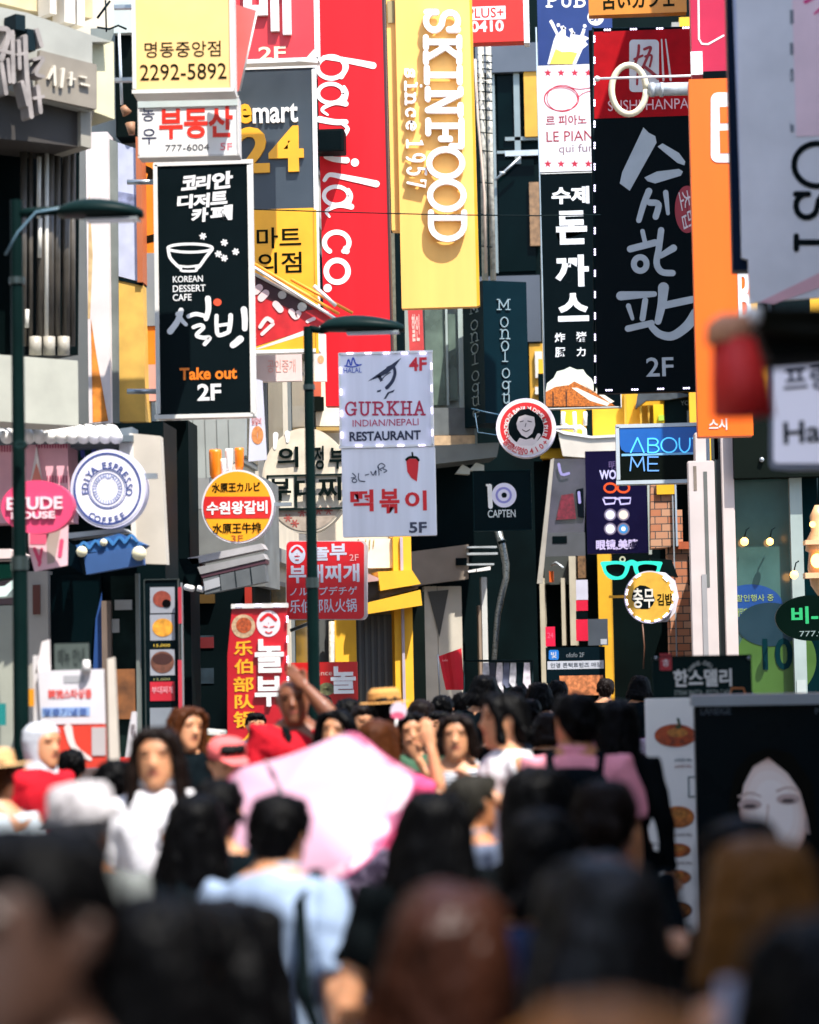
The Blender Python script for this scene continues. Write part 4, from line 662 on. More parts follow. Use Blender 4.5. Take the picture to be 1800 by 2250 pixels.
# restaurant sign with light strip
s = sign('hanging_sign', 'pale sign with a drawing of an eye, crimson serif name and 4F', (745, 772, 951, 983), 23.5, .14, mat('E0E0EA', .45, .14, 6, streak=True), WHITE, 5, group=HG)
NV = mat('1C2440', .5)
s.poly('eye_drawing', [[(808, 838), (830, 822), (882, 786), (868, 806), (852, 820), (836, 828)], [(828, 826), (836, 824), (842, 836), (836, 838)], [(843, 877), (852, 862), (868, 856), (864, 862), (856, 864), (848, 876)], [(829, 858), (838, 856), (836, 861), (828, 862)]], .005, .007, NV)
s.stroke('eye_drawing', [([(852, 808), (864, 806), (868, 820), (862, 838), (850, 852)], 6, 8), ([(836, 838), (846, 826), (858, 818)], 2)], .006, .008, NV)
slab(s, 'GURKHA', [(759, 884, 783, 912), (789, 884, 814, 912), (819, 884, 846, 911), (850, 883, 876, 911), (881, 883, 905, 911), (909, 882, 934, 911)], 4.2, .005, .007, mat('B01844'))
s.text('INDIAN/NEPALI', (775, 921, 920, 936), mat('B83058'), .005); s.text('RESTAURANT', (768, 947, 925, 968), NV, .005, bold=0.03)
s.text('4F', (899, 785, 938, 815), mat('D01428'), .005, bold=0.03); s.stroke('crest', [([(762, 803), (766, 790), (770, 802)], 3), ([(772, 802), (776, 786), (782, 800), (792, 802)], 3), ([(758, 804), (776, 806), (794, 801)], 2.5)], .005, .007, mat('2A48B0')); s.text('HALAL', (755, 808, 795, 819), mat('4A64B8'), .005)
s.leds([((749, 776), (949, 776)), ((748, 790), (752, 980)), ((948, 780), (950, 975)), ((765, 979), (950, 978))], LEDM, .017, 2.4, 40)
s = sign('hanging_sign', 'pale grey sign with a red chili drawing and heavy red characters above 5F', (752, 984, 957, 1178), 23.5, .14, mat('E4E4EA', .45, .14, 6, streak=True), group=HG, depth_mat=WHITE)
s.poly('chili_drawing', [(893, 1012), (899, 1008), (914, 1008), (920, 1013), (919, 1032), (916, 1058), (904, 1050), (895, 1036)], .005, .008, mat('D81820')); s.stroke('chili_drawing', [([(893, 1010), (900, 1005), (914, 1005), (920, 1011)], 5), ([(907, 1004), (906, 995)], 4)], .009, .011, mat('142018'))
chars(s, '떡볶이', [(770, 1076, 821, 1124), (834, 1074, 878, 1128), (890, 1078, 938, 1122)], mat('D8141C'), .005, .028); s.text('5F', (899, 1147, 938, 1171), mat('3A3E52'), .005, bold=0.03)
s.stroke('handwriting', [([(775, 1040), (782, 1048), (772, 1050)], 2), (ell(779, 1056, 5, 4, 12), 2), ([(788, 1040), (789, 1055), (802, 1058)], 2), ([(803, 1044), (810, 1042)], 2), ([(815, 1036), (820, 1044), (826, 1034), (826, 1044)], 2), ([(832, 1026), (833, 1044)], 2), ([(836, 1030), (846, 1024), (838, 1018), (830, 1026), (838, 1034)], 2), ([(842, 1030), (850, 1034), (844, 1038)], 2)], .005, .007, mat('303850'))
# round signs
def disc_sign(name, label, cx, cy, rx, ry, d, th, rim, face, rw, a=0, group='round signs'):
    s = Pl(name, label, 'sign', cx, cy, d, a, group)
    s.poly('cabinet', ell(cx, cy, rx, ry, 56), -th, 0, rim); s.poly('face_panel', ell(cx, cy, rx - rw, ry - rw, 56), .001, .005, face)
    return s
s = disc_sign('round_sign', 'round white sign with a red ring and the drawing of a smiling man', 1156, 940, 66, 65, 38, .3, mat('D8D2E0'), mat('E6DCDA'), 5)
s.ring('red_ring', (1156, 940, 57, 56, 17), .006, .008, mat('C81C20')); s.poly('white_band', [(1156 + r * math.sin(math.radians(t)), 940 - r * math.cos(math.radians(t))) for r, ts in ((58, range(118, 243, 6)), (38, range(242, 117, -6))) for t in ts], .009, .010, mat('E6DCDA'))
s.poly('black_center', ell(1156, 940, 39, 39, 40), .006, .009, mat('14181C'))
SKD = mat('D8CCCC'); s.poly('portrait', [(1134, 926), (1138, 914), (1156, 908), (1174, 914), (1176, 934), (1170, 952), (1158, 962), (1146, 956), (1137, 942)], .010, .012, SKD); s.poly('portrait', [(1134, 974), (1142, 962), (1156, 966), (1170, 962), (1180, 972), (1170, 979), (1144, 979)], .010, .0115, SKD)
s.poly('portrait', [(1131, 926), (1132, 910), (1144, 900), (1162, 898), (1178, 908), (1178, 926), (1174, 916), (1154, 911), (1140, 916), (1135, 930)], .0125, .014, mat('101216'))
s.stroke('portrait', [([(1143, 927), (1150, 925)], 2), ([(1160, 925), (1168, 927)], 2), ([(1148, 944), (1156, 948), (1164, 944)], 2), ([(1156, 930), (1154, 938)], 1.4)], .0125, .014, mat('403038')); s.stroke('portrait', [([(1184, 956), (1178, 966), (1172, 974)], 8, 5)], .0125, .014, SKD)
s.arctext('HONGKONG BANJUM DIMSUM PLUS', 1156, 940, 44, 43, -112, 112, 9.5, mat('F0E4E0'), .0095)
s.arctext('홍콩반점0410+', 1156, 940, 53, 52, 232, 128, 12, mat('C83038'), .011, inside=True)
s.tube('bracket', [([(1215, 940, -.15), (1262, 940, -.15)], .03)], WHITE)
# coffee sign, left
BLU = mat('3A4A86', .5)
s = disc_sign('round_sign', 'big white round coffee sign with blue rings and lettering', 238, 1074, 83, 87, 19.5, .16, mat('C9C6DA', .4), mat('E8E4EA', .4), 5)
s.ring('blue_ring', [(236, 1074, 75, 80, 3.5), (236, 1074, 43, 45, 2), (236, 1074, 33, 35, 1.5), (236, 1074, 39, 41, 1.2), (236, 1074, 71, 76, 1.2)], .006, .008, BLU)
s.stroke('dot_ring', [([(236 + r * math.cos(math.radians(t)), 1074 + q * math.sin(math.radians(t))) for r, q in ((24, 25), (30, 32))], 2.2) for t in range(0, 360, 12)], .006, .008, mat('8A94BC'), k=0)
s.arctext('EDIYA ESPRESSO', 236, 1074, 49, 52, -98, 98, 15, BLU, .007); s.arctext('COFFEE', 236, 1074, 64, 69, 212, 148, 14, BLU, .007, inside=True)
s.stroke('wreath_drawing', [([(222, 1052), (230, 1046), (238, 1052), (246, 1046), (252, 1054)], 2)], .006, .008, mat('8A94BC'))
s.box('bracket', [(300, 1040, 345, 1052)], -.1, -.05, STEEL)
# barbecue sign
s = disc_sign('round_sign', 'round orange sign with a red band of white characters', 522, 1113, 79, 81, 23, .18, mat('D8D0D4', .4), mat('EC9C10', .4), 4)
def chord(cx, cy, rx, ry, y0, y1):
    t0, t1 = math.degrees(math.asin((y0 - cy) / ry)), math.degrees(math.asin((y1 - cy) / ry))
    return ell(cx, cy, rx, ry, 10, t0, t1) + ell(cx, cy, rx, ry, 10, 180 - t1, 180 - t0)
s.poly('red_band', chord(522, 1113, 75, 77, 1091, 1139), .006, .008, mat('C8201C', .4))
s.text('수원왕갈비', (454, 1101, 588, 1130), WHITE, .009, bold=0.03); s.text('水原王カルビ', (466, 1060, 572, 1081), K, .006, bold=0.02); s.text('水原王牛排', (467, 1149, 574, 1172), K, .006, bold=0.02); s.text('3F', (508, 1176, 534, 1190), mat('9A4A10'), .006)
s.box('bracket', (590, 1104, 640, 1112), -.12, -.06, STEEL)
for x0, y0, x1, y1, m, l in ((460, 988, 488, 1052, ORG, 'orange'), (495, 986, 513, 1034, WHITE, 'white'), (516, 984, 537, 1034, ORG, 'orange'), (484, 1008, 500, 1040, WHITE, 'white')):
    g = Pl('spot_lamp', '%s cylinder lamp standing %s on top of the round orange sign' % (l, {460: 'leftmost', 495: 'tallest', 516: 'rightmost', 484: 'lowest'}[x0]), 'lamp', (x0 + x1) / 2, y1, 23.1, 0, 'lamps on top of the round orange sign')
    u0, v0, u1, v1 = g.R4(x0, y0, x1, y1); V = []; Fc = []; r = (u1 - u0) / 2
    ringmesh(V, Fc, [(v0, r * .6, r * .6, 0), (v0 + .04, r * .9, r * .9, 0), (v1 - .03, r, r, 0), (v1, r * .9, r * .9, 0)], 16); g.emit('shade', V, Fc, m, smooth=True)
# stew restaurant signs (red)
RD = mat('C8141F', .4)
s = Pl('hanging_sign', 'red rounded sign with white stew house characters behind the middle lamp post', 'sign', 714, 1275, 26, 0, HG)
s.poly('cabinet', rrect(629, 1188, 806, 1362, 12), -.15, -.001, mat('B8A8A8', .4)); s.poly('face_panel', rrect(630, 1190, 800, 1360, 10), 0, .004, RD)
s.ring('emblem', (653, 1218, 18, 21, 17.5), .005, .007, LAV); s.stroke('emblem', [([(642, 1212), (653, 1203), (664, 1212)], 5), ([(648, 1222), (658, 1222)], 2), ([(650, 1230), (656, 1230)], 2)], .008, .010, RD)
s.text('놀부', (686, 1194, 762, 1232), LAV, .005, bold=0.03); s.text('2F', (768, 1218, 788, 1232), mat('E8A8A8'), .005); s.text('부대찌개', (635, 1240, 790, 1280), LAV, .005, bold=0.03); s.text('ノルブプデチゲ', (637, 1289, 785, 1308), LAV, .005, bold=0.01); s.text('乐伯部队火锅', (637, 1316, 784, 1346), LAV, .005, bold=0.01)
s.tube('bracket', [([(700, 1362, -.05), (640, 1385, -.3)], .02)], STEEL)
s = Pl('hanging_sign', 'tall red sign with a yellow and a white column of characters, lights on one edge', 'sign', 566, 1500, 21, 0, HG)
s.poly('face_panel', [(510, 1334), (630, 1334), (632, 1560), (608, 1700), (500, 1700), (500, 1440)], -.03, .0, mat('B00F1E', .4)); s.box('top_cap', (508, 1326, 632, 1336), -.05, .02, mat('C8C4C0'))
for c, b in zip('乐伯部队锅', ((514, 1408, 556, 1440), (515, 1448, 556, 1480), (513, 1487, 558, 1520), (516, 1526, 559, 1557), (513, 1563, 561, 1600))): s.text(c, b, YEL, .002, bold=0.02)
s.stroke('lettering', [([(526, 1632), (540, 1624), (548, 1612)], 6)], .002, .004, YEL)
s.text('놀', (561, 1404, 624, 1478), WHITE, .002, .03, bold=0.03); s.text('부', (561, 1486, 622, 1552), WHITE, .002, .03, bold=0.03); s.box('lettering', (566, 1572, 576, 1596), .001, .02, WHITE)
s.ring('emblem', (590, 1370, 26, 29, 25.5), .001, .004, mat('D8CCD0')); s.stroke('emblem', [([(574, 1362), (590, 1350), (606, 1362)], 7), ([(580, 1376), (588, 1378)], 2.5), ([(594, 1378), (602, 1376)], 2.5), ([(584, 1388), (591, 1391), (598, 1388)], 2.5)], .005, .007, RD)
s.ring('food_picture', (535, 1376, 26, 26, 25.5), .001, .003, mat('B89A78', .5, .5, 30)); s.ring('food_picture', (536, 1374, 17, 17, 16.5), .0035, .005, mat('A84A20', .5, .6, 40))
s.leds([((631, 1338), (633, 1560)), ((505, 1330), (630, 1330))], LEDM, .022, 2.5, 40)
s = Pl('shop_sign', 'low red shop board with one white raised character behind the man in red', 'sign', 730, 1500, 23)
s.box('board', (640, 1455, 786, 1565), -.05, 0, mat('C01814', .4), bev=.004); s.text('놀', (728, 1464, 782, 1524), WHITE, .001, .05, bold=0.03); s.text('since', (694, 1474, 730, 1484), mat('E8C0B0'), .001); s.ring('picture', (718, 1514, 18, 14, 17), .001, .004, mat('7A7A50', .5, .5, 30))
# oval beige sign
s = disc_sign('oval_sign', 'large oval beige sign with black characters, behind the middle lamp post', 672, 1056, 96, 116, 28, .25, mat('C8BCA8'), mat('D0C4AE', .5, .2, 5), 4)
s.poly('lower_panel', ell(672, 1056, 91, 111, 24, 33, 147), .006, .008, mat('A89888', .5, .25, 12)); s.stroke('flower_drawing', [([(x - 8 * math.cos(t), y - 8 * math.sin(t)), (x + 8 * math.cos(t), y + 8 * math.sin(t))], 3) for x, y in ((633, 1138), (648, 1150), (700, 1122), (722, 1122), (664, 1126)) for t in (0, 1.05, 2.1)], .009, .010, mat('9A4840'), k=0)
s.box('side_panel', [(588, 1046, 648, 1116)], .009, .03, mat('D8D0BC')); s.frame('dark_frame', (586, 1042, 764, 1120), 4, .012, .04, mat('2A2A28')); s.box('dark_frame', [(647, 1046, 653, 1116)], .03, .045, mat('2A2A28'))
for c, b in (('의', (610, 982, 656, 1027)), ('정', (690, 980, 712, 1032)), ('부', (724, 984, 760, 1030)), ('부', (592, 1052, 640, 1100)), ('대', (652, 1050, 690, 1100)), ('찌', (699, 1048, 750, 1100)), ('개', (752, 1050, 790, 1100))): s.text(c, b, mat('121614'), .05 if b[1] > 1040 else .01, .02, bold=0.02)
s.stroke('drips', [([(606, 955), (604, 985)], 12, 6), ([(632, 952), (632, 970)], 12, 6)], .009, .012, WHITE)
# dark turned box sign
s = Pl('blade_sign', 'dark teal box sign with thin silver letters down two of its sides', 'sign', 1064, 760, 45, 24)
u0, v0, u1, v1 = s.R4(1064, 618, 1160, 930); dp = 1.05
mb = mobj('cabinet', [(u0, 0, v0), (u1, 0, v0), (u1, 0, v1), (u0, 0, v1), (u0, dp, v0), (u1, dp, v0), (u1, dp, v1), (u0, dp, v1)], [(0, 1, 2, 3), (4, 5, 6, 7), (0, 1, 5, 4), (1, 2, 6, 5), (2, 3, 7, 6), (3, 0, 4, 7)], mat('0C2029', .4, .15, 1.5), s.root)
LT = mat('8A9A9E', .35, metal=.6)
mo = [(1093, 658, 1121, 680), (1098, 688, 1119, 718), (1099, 715, 1121, 744), (1100, 741, 1120, 770), (1102, 771, 1118, 794), (1102, 801, 1122, 830), (1102, 829, 1123, 858), (1104, 858, 1123, 886), (1106, 886, 1124, 912)]
slab(s, 'Monologue', mo, 2.2, .004, .03, LT)
e = Pl('x', '', '', 1064, 760, 45, 24 - 90, root=s.root)
mo2 = [(1036, y0, 1062, y1) for _, y0, _, y1 in mo]
V = []; Fc = []
for ch, (a, y0, b, y1) in zip('Monologue', mo):
    z0 = s.L(1064, y1)[1]; z1 = s.L(1064, y0)[1]
    for ln in SLAB[ch]:
        pts = [Vector((u0 - .012, dp * (.62 - .42 * gx), z0 + gy * (z1 - z0))) for gx, gy in ln]
        tubemesh(V, Fc, pts, .011, 5)
s.emit('lettering', V, Fc, LT)
# 10 captain sign
s = sign('hanging_sign', 'black sign with a white 10 whose zero is a ringed disc', (1040, 1033, 1168, 1166), 44, .2, mat('0B171C', .4), mat('1A2A2E'), 1.5, group=HG)
s.stroke('lettering', [([(1070, 1066), (1077, 1068)], 5), ([(1076, 1068), (1078, 1113)], 10)], .005, .01, WHITE, k=0)
s.ring('lettering', (1108, 1088, 27, 27, 21), .005, .012, mat('DCD8EA')); s.ring('ring_line', [(1107, 1088, 18, 18, 5)], .013, .014, mat('8A86C8')); s.text('CAPTEN', (1072, 1120, 1133, 1137), mat('C8D0D0'), .005, bold=0.01)
# about me
s = sign('box_sign', 'blue and black box sign with thin light-blue line lettering in a white frame', (1354, 930, 1560, 1062), 33, .3, mat('16130F', .4), mat('B0BAC0', .4), 8)
s.poly('blue_panel', [(1362, 938), (1552, 938), (1552, 994), (1374, 994), (1366, 988), (1362, 976)], .006, .008, mat('0A58A8', .35)); LB = mat('48B0EC', .3, 0, emit=.35)
s.box('light_band', (1366, 995, 1552, 1000), .008, .011, mat('78B4DC'))
s.stroke('lettering', [([(1386, 994), (1401, 962)], 3), ([(1401, 962), (1415, 994)], 3), ([(1424, 964), (1424, 994)], 3), ([(1424, 964), (1440, 964), (1446, 971), (1440, 978), (1426, 978)], 3), ([(1426, 978), (1442, 979), (1448, 987), (1440, 994), (1424, 994)], 3), (ell(1470, 978, 17, 16, 24) + [(1487, 978)], 3), ([(1493, 963), (1494, 984), (1504, 994), (1515, 984), (1516, 963)], 3), ([(1522, 963), (1548, 963)], 3), ([(1535, 963), (1535, 994)], 3)], .009, .014, LB, k=3)
s.stroke('lettering', [([(1385, 1034), (1388, 1004)], 3), ([(1388, 1004), (1401, 1026)], 3), ([(1401, 1026), (1413, 1004)], 3), ([(1413, 1004), (1416, 1034)], 3), ([(1424, 1004), (1424, 1034)], 3), ([(1424, 1004), (1446, 1004)], 3), ([(1424, 1019), (1444, 1019)], 3), ([(1424, 1034), (1447, 1034)], 3)], .006, .012, mat('5A8CC8', .3, 0, emit=.2), k=0)
# optician: purple sign and big teal glasses
PUR = mat('1E1030', .4)
s = sign('hanging_sign', 'dark purple optician sign with drawn spectacles and four lens discs', (1288, 990, 1430, 1216), 44, .2, PUR, group=HG)
s.box('side_frame', (1424, 1060, 1431, 1218), -.2, .02, mat('98A098')); s.text('眼镜,美瞳', (1310, 1185, 1402, 1209), mat('C0B4DC'), .005, bold=0.03); s.text('WORLD', (1317, 1032, 1390, 1053), mat('B8B4E0'), .005, bold=0.03); s.text('明洞', (1338, 1013, 1375, 1030), mat('5A4A78'), .005)
GO = mat('D8480C', .4); GL = mat('B8B0E0', .4)
s.ring('spectacle_drawing', [(1341, 1072, 15, 12, 4.5), (1370, 1072, 15, 12, 4.5)], .005, .008, GO); s.stroke('spectacle_drawing', [([(1351, 1066), (1360, 1066)], 4)], .009, .011, GO)
s.stroke('spectacle_drawing', [([(1325, 1094), (1354, 1094), (1350, 1106), (1330, 1108), (1325, 1094)], 4), ([(1360, 1094), (1386, 1094), (1384, 1106), (1364, 1108), (1360, 1094)], 4), ([(1352, 1096), (1361, 1096)], 4)], .005, .008, GL, k=0)
for (x, y), c in (((1341, 1131), 'D0D0E8'), ((1370, 1131), 'E0D0C0'), ((1341, 1162), 'D8D8E4'), ((1370, 1162), '2A80C0')):
    s.ring('lens_disc', (x, y, 13.5, 13.5, 3.5), .005, .007, mat('6A6078')); s.ring('lens_disc', (x, y, 10, 10, 9.7), .005, .006, mat(c))
    if c == '2A80C0': s.ring('lens_disc', (x, y, 5, 5, 4.8), .0065, .008, WHITE)
s = Pl('spectacles_sign', 'giant teal spectacles hung over the round yellow sign', 'sign', 1388, 1250, 38)
TEAL = mat('2CE0C4', .35, .05)
def lens(cx, sgn):
    out = [(-40, -16), (-32, -18), (0, -19), (22, -16), (26, -10), (22, 6), (12, 19), (-4, 22), (-18, 20), (-30, 8), (-36, -8)]
    return [(cx + sgn * x, 1252 + y) for x, y in out], [(cx + sgn * x, 1252 + y) for x, y in [(-27, -8), (-18, -11), (2, -12), (14, -8), (15, -1), (10, 10), (0, 15), (-12, 13), (-22, 6), (-26, -1)]]
oL, iL = lens(1358, 1); oR, iR = lens(1417, -1)
for o_, i_ in ((oL, iL), (oR, iR)):
    a = crom(o_ + o_[:1], 5)[:-1]; b = crom(i_ + i_[:1], 5)[:-1]
    cx = sum(x for x, y in i_) / len(i_); cy = sum(y for x, y in i_) / len(i_); N = 60
    def polar(pl, t):
        best = None; dx, dy = math.cos(t), math.sin(t)
        for j in range(len(pl)):
            (x1, y1), (x2, y2) = pl[j], pl[(j + 1) % len(pl)]; ex, ey = x2 - x1, y2 - y1; den = dx * ey - dy * ex
            if abs(den) < 1e-9: continue
            r = ((x1 - cx) * ey - (y1 - cy) * ex) / den; q = ((x1 - cx) * dy - (y1 - cy) * dx) / den
            if r > 0 and -1e-6 <= q <= 1 + 1e-6: best = max(best or 0, r)
        return (cx + dx * best, cy + dy * best)
    A = [polar(a, 2 * math.pi * j / N) for j in range(N)]; B = [polar(b, 2 * math.pi * j / N) for j in range(N)]
    V = []; Fc = []
    for o in (.06, -.02):
        for q in (A, B): V += [(s.L(x, y)[0], -o, s.L(x, y)[1]) for x, y in q]
    for j in range(N):
        k = (j + 1) % N
        for p_, q_ in ((0, 1), (0, 2), (1, 3), (2, 3)): Fc.append((p_ * N + j, p_ * N + k, q_ * N + k, q_ * N + j))
    s.emit('rim', V, Fc, TEAL); s.poly('lens', B, -.012, 0, mat('06181A', .1))
s.stroke('bridge', [([(1378, 1240), (1388, 1236), (1398, 1240)], 12)], -.018, .055, TEAL)
s.ring('eyelet', (1368, 1229, 7, 7, 3.5), -.01, .02, mat('B0A890'))
s = disc_sign('round_sign', 'round yellow sign with white rim, small lamps and a black blot of characters', 1428, 1312, 56, 58, 36.5, .2, mat('C4C2D0', .4), mat('D8A83C', .45, .15, 6), 3)
s.poly('rim_side', [(1444, 1256), (1462, 1258), (1484, 1276), (1492, 1312), (1484, 1346), (1466, 1366), (1446, 1368)], -.22, -.1, mat('D8D2DC'))
s.poly('ink_blot', [(1390, 1304), (1396, 1292), (1406, 1286), (1418, 1287), (1428, 1292), (1434, 1304), (1440, 1318), (1434, 1330), (1424, 1338), (1408, 1338), (1400, 1330), (1388, 1318)], .006, .008, mat('14161A'))
s.text('충무', (1390, 1292, 1438, 1336), mat('D8D4CC'), .009, bold=0.02); s.text('김밥', (1444, 1304, 1478, 1330), K, .006, bold=0.02)
for a in range(20, 350, 30): s.leds([((1428 + 52 * math.cos(math.radians(a + q)), 1312 + 54 * math.sin(math.radians(a + q))) for q in (-6, 6))], LEDM, .006, 2.4, 12) if 0 else None
s.poly('light_strip', [ell(1428 + 51.5 * math.cos(math.radians(a)), 1312 + 53.5 * math.sin(math.radians(a)), 2.2, 2.2, 8) for g in range(0, 360, 24) if 250 > g or g > 310 for a in (g - 5, g, g + 5)], .006, .016, LEDM)
s.tube('cord', [([(1412, 1370, -.02), (1416, 1420, -.02), (1414, 1470, -.02)], .012)], mat('5A3A2A'))
s.box('bracket', (1338, 1308, 1376, 1314), -.1, -.06, YEL)
# lower boards in the street end
s = sign('shop_sign', 'dark blue pub board with faint serif letters behind the hanging clothes', (1088, 1333, 1182, 1530), 49, .1, mat('082850', .5))
LBL = mat('28507E', .5); slab(s, 'BEER', [(1092 + 16 * i, 1364, 1104 + 16 * i, 1378) for i in range(4)], 2, .005, .007, LBL) ; slab(s, 'PUB', [(1096 + 15 * i, 1384, 1108 + 15 * i, 1396) for i in range(3)], 2, .005, .007, LBL); s.text('MINI', (1096, 1344, 1144, 1358), LBL, .005)
s.box('grey_panel', (1090, 1440, 1180, 1528), .005, .01, mat('6A7288')); s.ring('emblem', (1156, 1418, 9, 9, 3), .005, .007, mat('7088A0'))
s = sign('shop_sign', 'black and white street banner with a small blue badge', (1200, 1422, 1330, 1500), 40, .04, mat('0C1820', .5)); s.box('white_band', (1203, 1452, 1327, 1470), .005, .008, mat('B4B8C4')); s.poly('badge', rrect(1206, 1428, 1228, 1450, 4), .005, .008, mat('1070C8')); s.text('빛', (1211, 1432, 1223, 1446), WHITE, .009)
s.text('ofofo 2F', (1244, 1434, 1284, 1444), mat('788088'), .005); s.text('안경 콘택트렌즈 매장', (1210, 1456, 1322, 1466), mat('404850'), .009)
s.box('picture', (1230, 1484, 1326, 1528), .005, .009, mat('C87A4A', .5, .6, 14)); s.box('leg', [(1204, 1500, 1208, 1560), (1322, 1500, 1326, 1560)], -.04, -.01, DARK)
s = Pl('flag', 'plain red flag leaning beside the white pillar', 'flag', 990, 1470, 40); V = []; Fc = []
g = [[s.L(x0 + (x1 - x0) * i / 6, ya + (yb - ya) * i / 6) for i in range(7)] for x0, ya, x1, yb in ((964, 1442, 1014, 1424), (968, 1460, 1016, 1452), (974, 1490, 1018, 1486), (980, 1516, 1018, 1516))]
for r in g: V += [(u, .03 * math.sin(i * 1.3), v) for i, (u, v) in enumerate(r)]
for r in range(3):
    for i in range(6): Fc.append((r * 7 + i, r * 7 + i + 1, r * 7 + i + 8, r * 7 + i + 7))
s.emit('cloth', V, Fc, mat('C80E24', .7)); s.tube('pole', [([(962, 1438, 0), (968, 1560, 0)], .015)], STEEL); s.text('sale', (972, 1448, 984, 1453), mat('E8A0A0'), .06)
# deli board and menu strip in front, right
s = sign('shop_sign', 'dark board with white outlined characters and a small red tag', (1434, 1440, 1652, 1534), 15.5, .03, mat('1E2524', .5), mat('2A302E'), 2)
s.box('red_tag', (1450, 1436, 1476, 1473), .005, .01, mat('A81824')); s.text('ㅎ', (1456, 1448, 1470, 1464), WHITE, .011); s.text('한스델리', (1480, 1470, 1608, 1509), mat('D8D4CC'), .005, bold=0.03); s.arctext('HANS-DELI', 1543, 1500, 36, 44, -50, 50, 9, mat('B0B0A8'), .005)
s.text('STEAK PASTA · PIZZA CAFE', (1482, 1516, 1606, 1527), mat('98A098'), .005); s.stroke('roof_drawing', [([(1604, 1528), (1608, 1512), (1634, 1512), (1638, 1526)], 4)], .005, .007, mat('B86A30'), k=0)
s.tube('eyelet', [([(1440, 1446, .005), (1444, 1446, .02)], .012), ([(1644, 1446, .005), (1648, 1446, .02)], .012)], STEEL)
s = Pl('menu_board', 'tall white menu board with pictures of dishes', 'menu board', 1475, 1800, 15.2)
s.box('board', (1424, 1534, 1536, 2120), -.04, 0, mat('E8E4DE', .5, .06), bev=.006)
def dish(cx, cy, rx, ry, c, plate=None):
    if plate: s.poly('dish_picture', ell(cx, cy, rx * 1.12, ry * 1.15, 24), .001, .003, plate)
    s.poly('dish_picture', ell(cx, cy, rx, ry, 24), .0035, .005, mat(c, .5, .7, 28)); s.poly('dish_picture', ell(cx + rx * .1, cy - ry * .25, rx * .5, ry * .4, 16), .0055, .007, mat('B8742A', .5, .6, 40))
dish(1484, 1616, 46, 25, 'A8420E'); s.stroke('dish_picture', [([(1490, 1580), (1494, 1598), (1486, 1596)], 6)], .008, .009, mat('28421E')); dish(1490, 1795, 36, 24, 'B86A28'); dish(1488, 1868, 30, 15, 'B05A20'); dish(1488, 1928, 28, 15, 'A85A28', mat('8A7868')); dish(1490, 2000, 28, 17, '9A5A1C', mat('3A1A18'))
for y, c in ((1666, '5A6464'), (1680, 'A87870'), (1830, '9A8A80'), (1892, '988A80'), (2030, '888078')): s.text('스파게티 메뉴', (1482, y, 1520, y + 8), mat(c), .001)
s.frame('price_box', (1512, 1706, 1532, 1752), 3, .001, .004, mat('4A5A58')); s.box('base', (1415, 2065, 1545, 2120), .001, .03, mat('23282A')); s.box('badge', (1476, 2070, 1496, 2090), .031, .04, mat('80202A'))
s = Pl('poster_case', 'large black poster case showing a pale face', 'poster', 1700, 1800, 13.5)
s.box('case', (1536, 1548, 1960, 2330), -.15, 0, mat('060E14', .3, .1), bev=.006); s.box('ledge', (1520, 1524, 1980, 1548), -.18, .04, mat('8A9094', .4)); s.text('LANEIGE', (1540, 1553, 1606, 1570), mat('485460'), .002); s.text('ME', (1792, 1556, 1830, 1568), mat('485460'), .002)
FCM = mat('EAD4CC', .5, .06, 3); FO = [(1622, 1770), (1618, 1745), (1628, 1705), (1652, 1672), (1690, 1664), (1725, 1680), (1752, 1712), (1768, 1760), (1774, 1810), (1766, 1850), (1748, 1880), (1722, 1905), (1690, 1890), (1655, 1850), (1632, 1810), (1622, 1770)]
for i, (q, c) in enumerate(((1, 'B89080'), (.965, 'D0A898'), (.92, 'E2C4B6'), (.85, 'EED6CA'), (.74, 'F4E2D8'), (.55, 'F8EAE2'))):
    s.poly('face_picture', crom([(1705 + (x - 1705) * q, 1775 + (y - 1775) * q) for x, y in FO], 5), .001 + .0008 * i, .0016 + .0008 * i, mat(c, .5, .04, 3))
s.poly('face_picture', ell(1779, 1810, 11, 24, 18), .001, .0025, mat('A88E86'))
HP = mat('1A100C', .6, .3, 30)
s.poly('hair_picture', [[(1606, 1880), (1602, 1760), (1616, 1694), (1650, 1656), (1690, 1644), (1688, 1664), (1655, 1684), (1634, 1724), (1625, 1780), (1632, 1880)], [(1690, 1644), (1740, 1656), (1784, 1720), (1800, 1860), (1786, 1880), (1776, 1800), (1758, 1738), (1730, 1698), (1688, 1664)]], .0062, .0066, HP)
EY = mat('4A383A', .5); LIDM = mat('C4A8A0', .5)
for x, y in ((1648, 1772), (1732, 1760)):
    s.poly('eye_picture', ell(x, y - 4, 26, 12, 18), .007, .0075, LIDM); s.poly('eye_picture', [(x - 17, y + 1), (x - 7, y - 5), (x + 8, y - 5), (x + 17, y), (x + 6, y + 4), (x - 8, y + 4)], .008, .0085, EY)
    s.stroke('brow_picture', [([(x - 24, y - 22), (x, y - 30), (x + 24, y - 22)], 6, 3)], .007, .0075, mat('CDB0A4'))
s.stroke('nose_picture', [([(1688, 1770), (1684, 1815), (1676, 1826)], 6, 4), ([(1678, 1836), (1700, 1840)], 4)], .007, .0075, mat('DCC4B8')); s.poly('lips_picture', [(1672, 1866), (1692, 1858), (1716, 1864), (1696, 1876)], .007, .0075, mat('B85A60'))
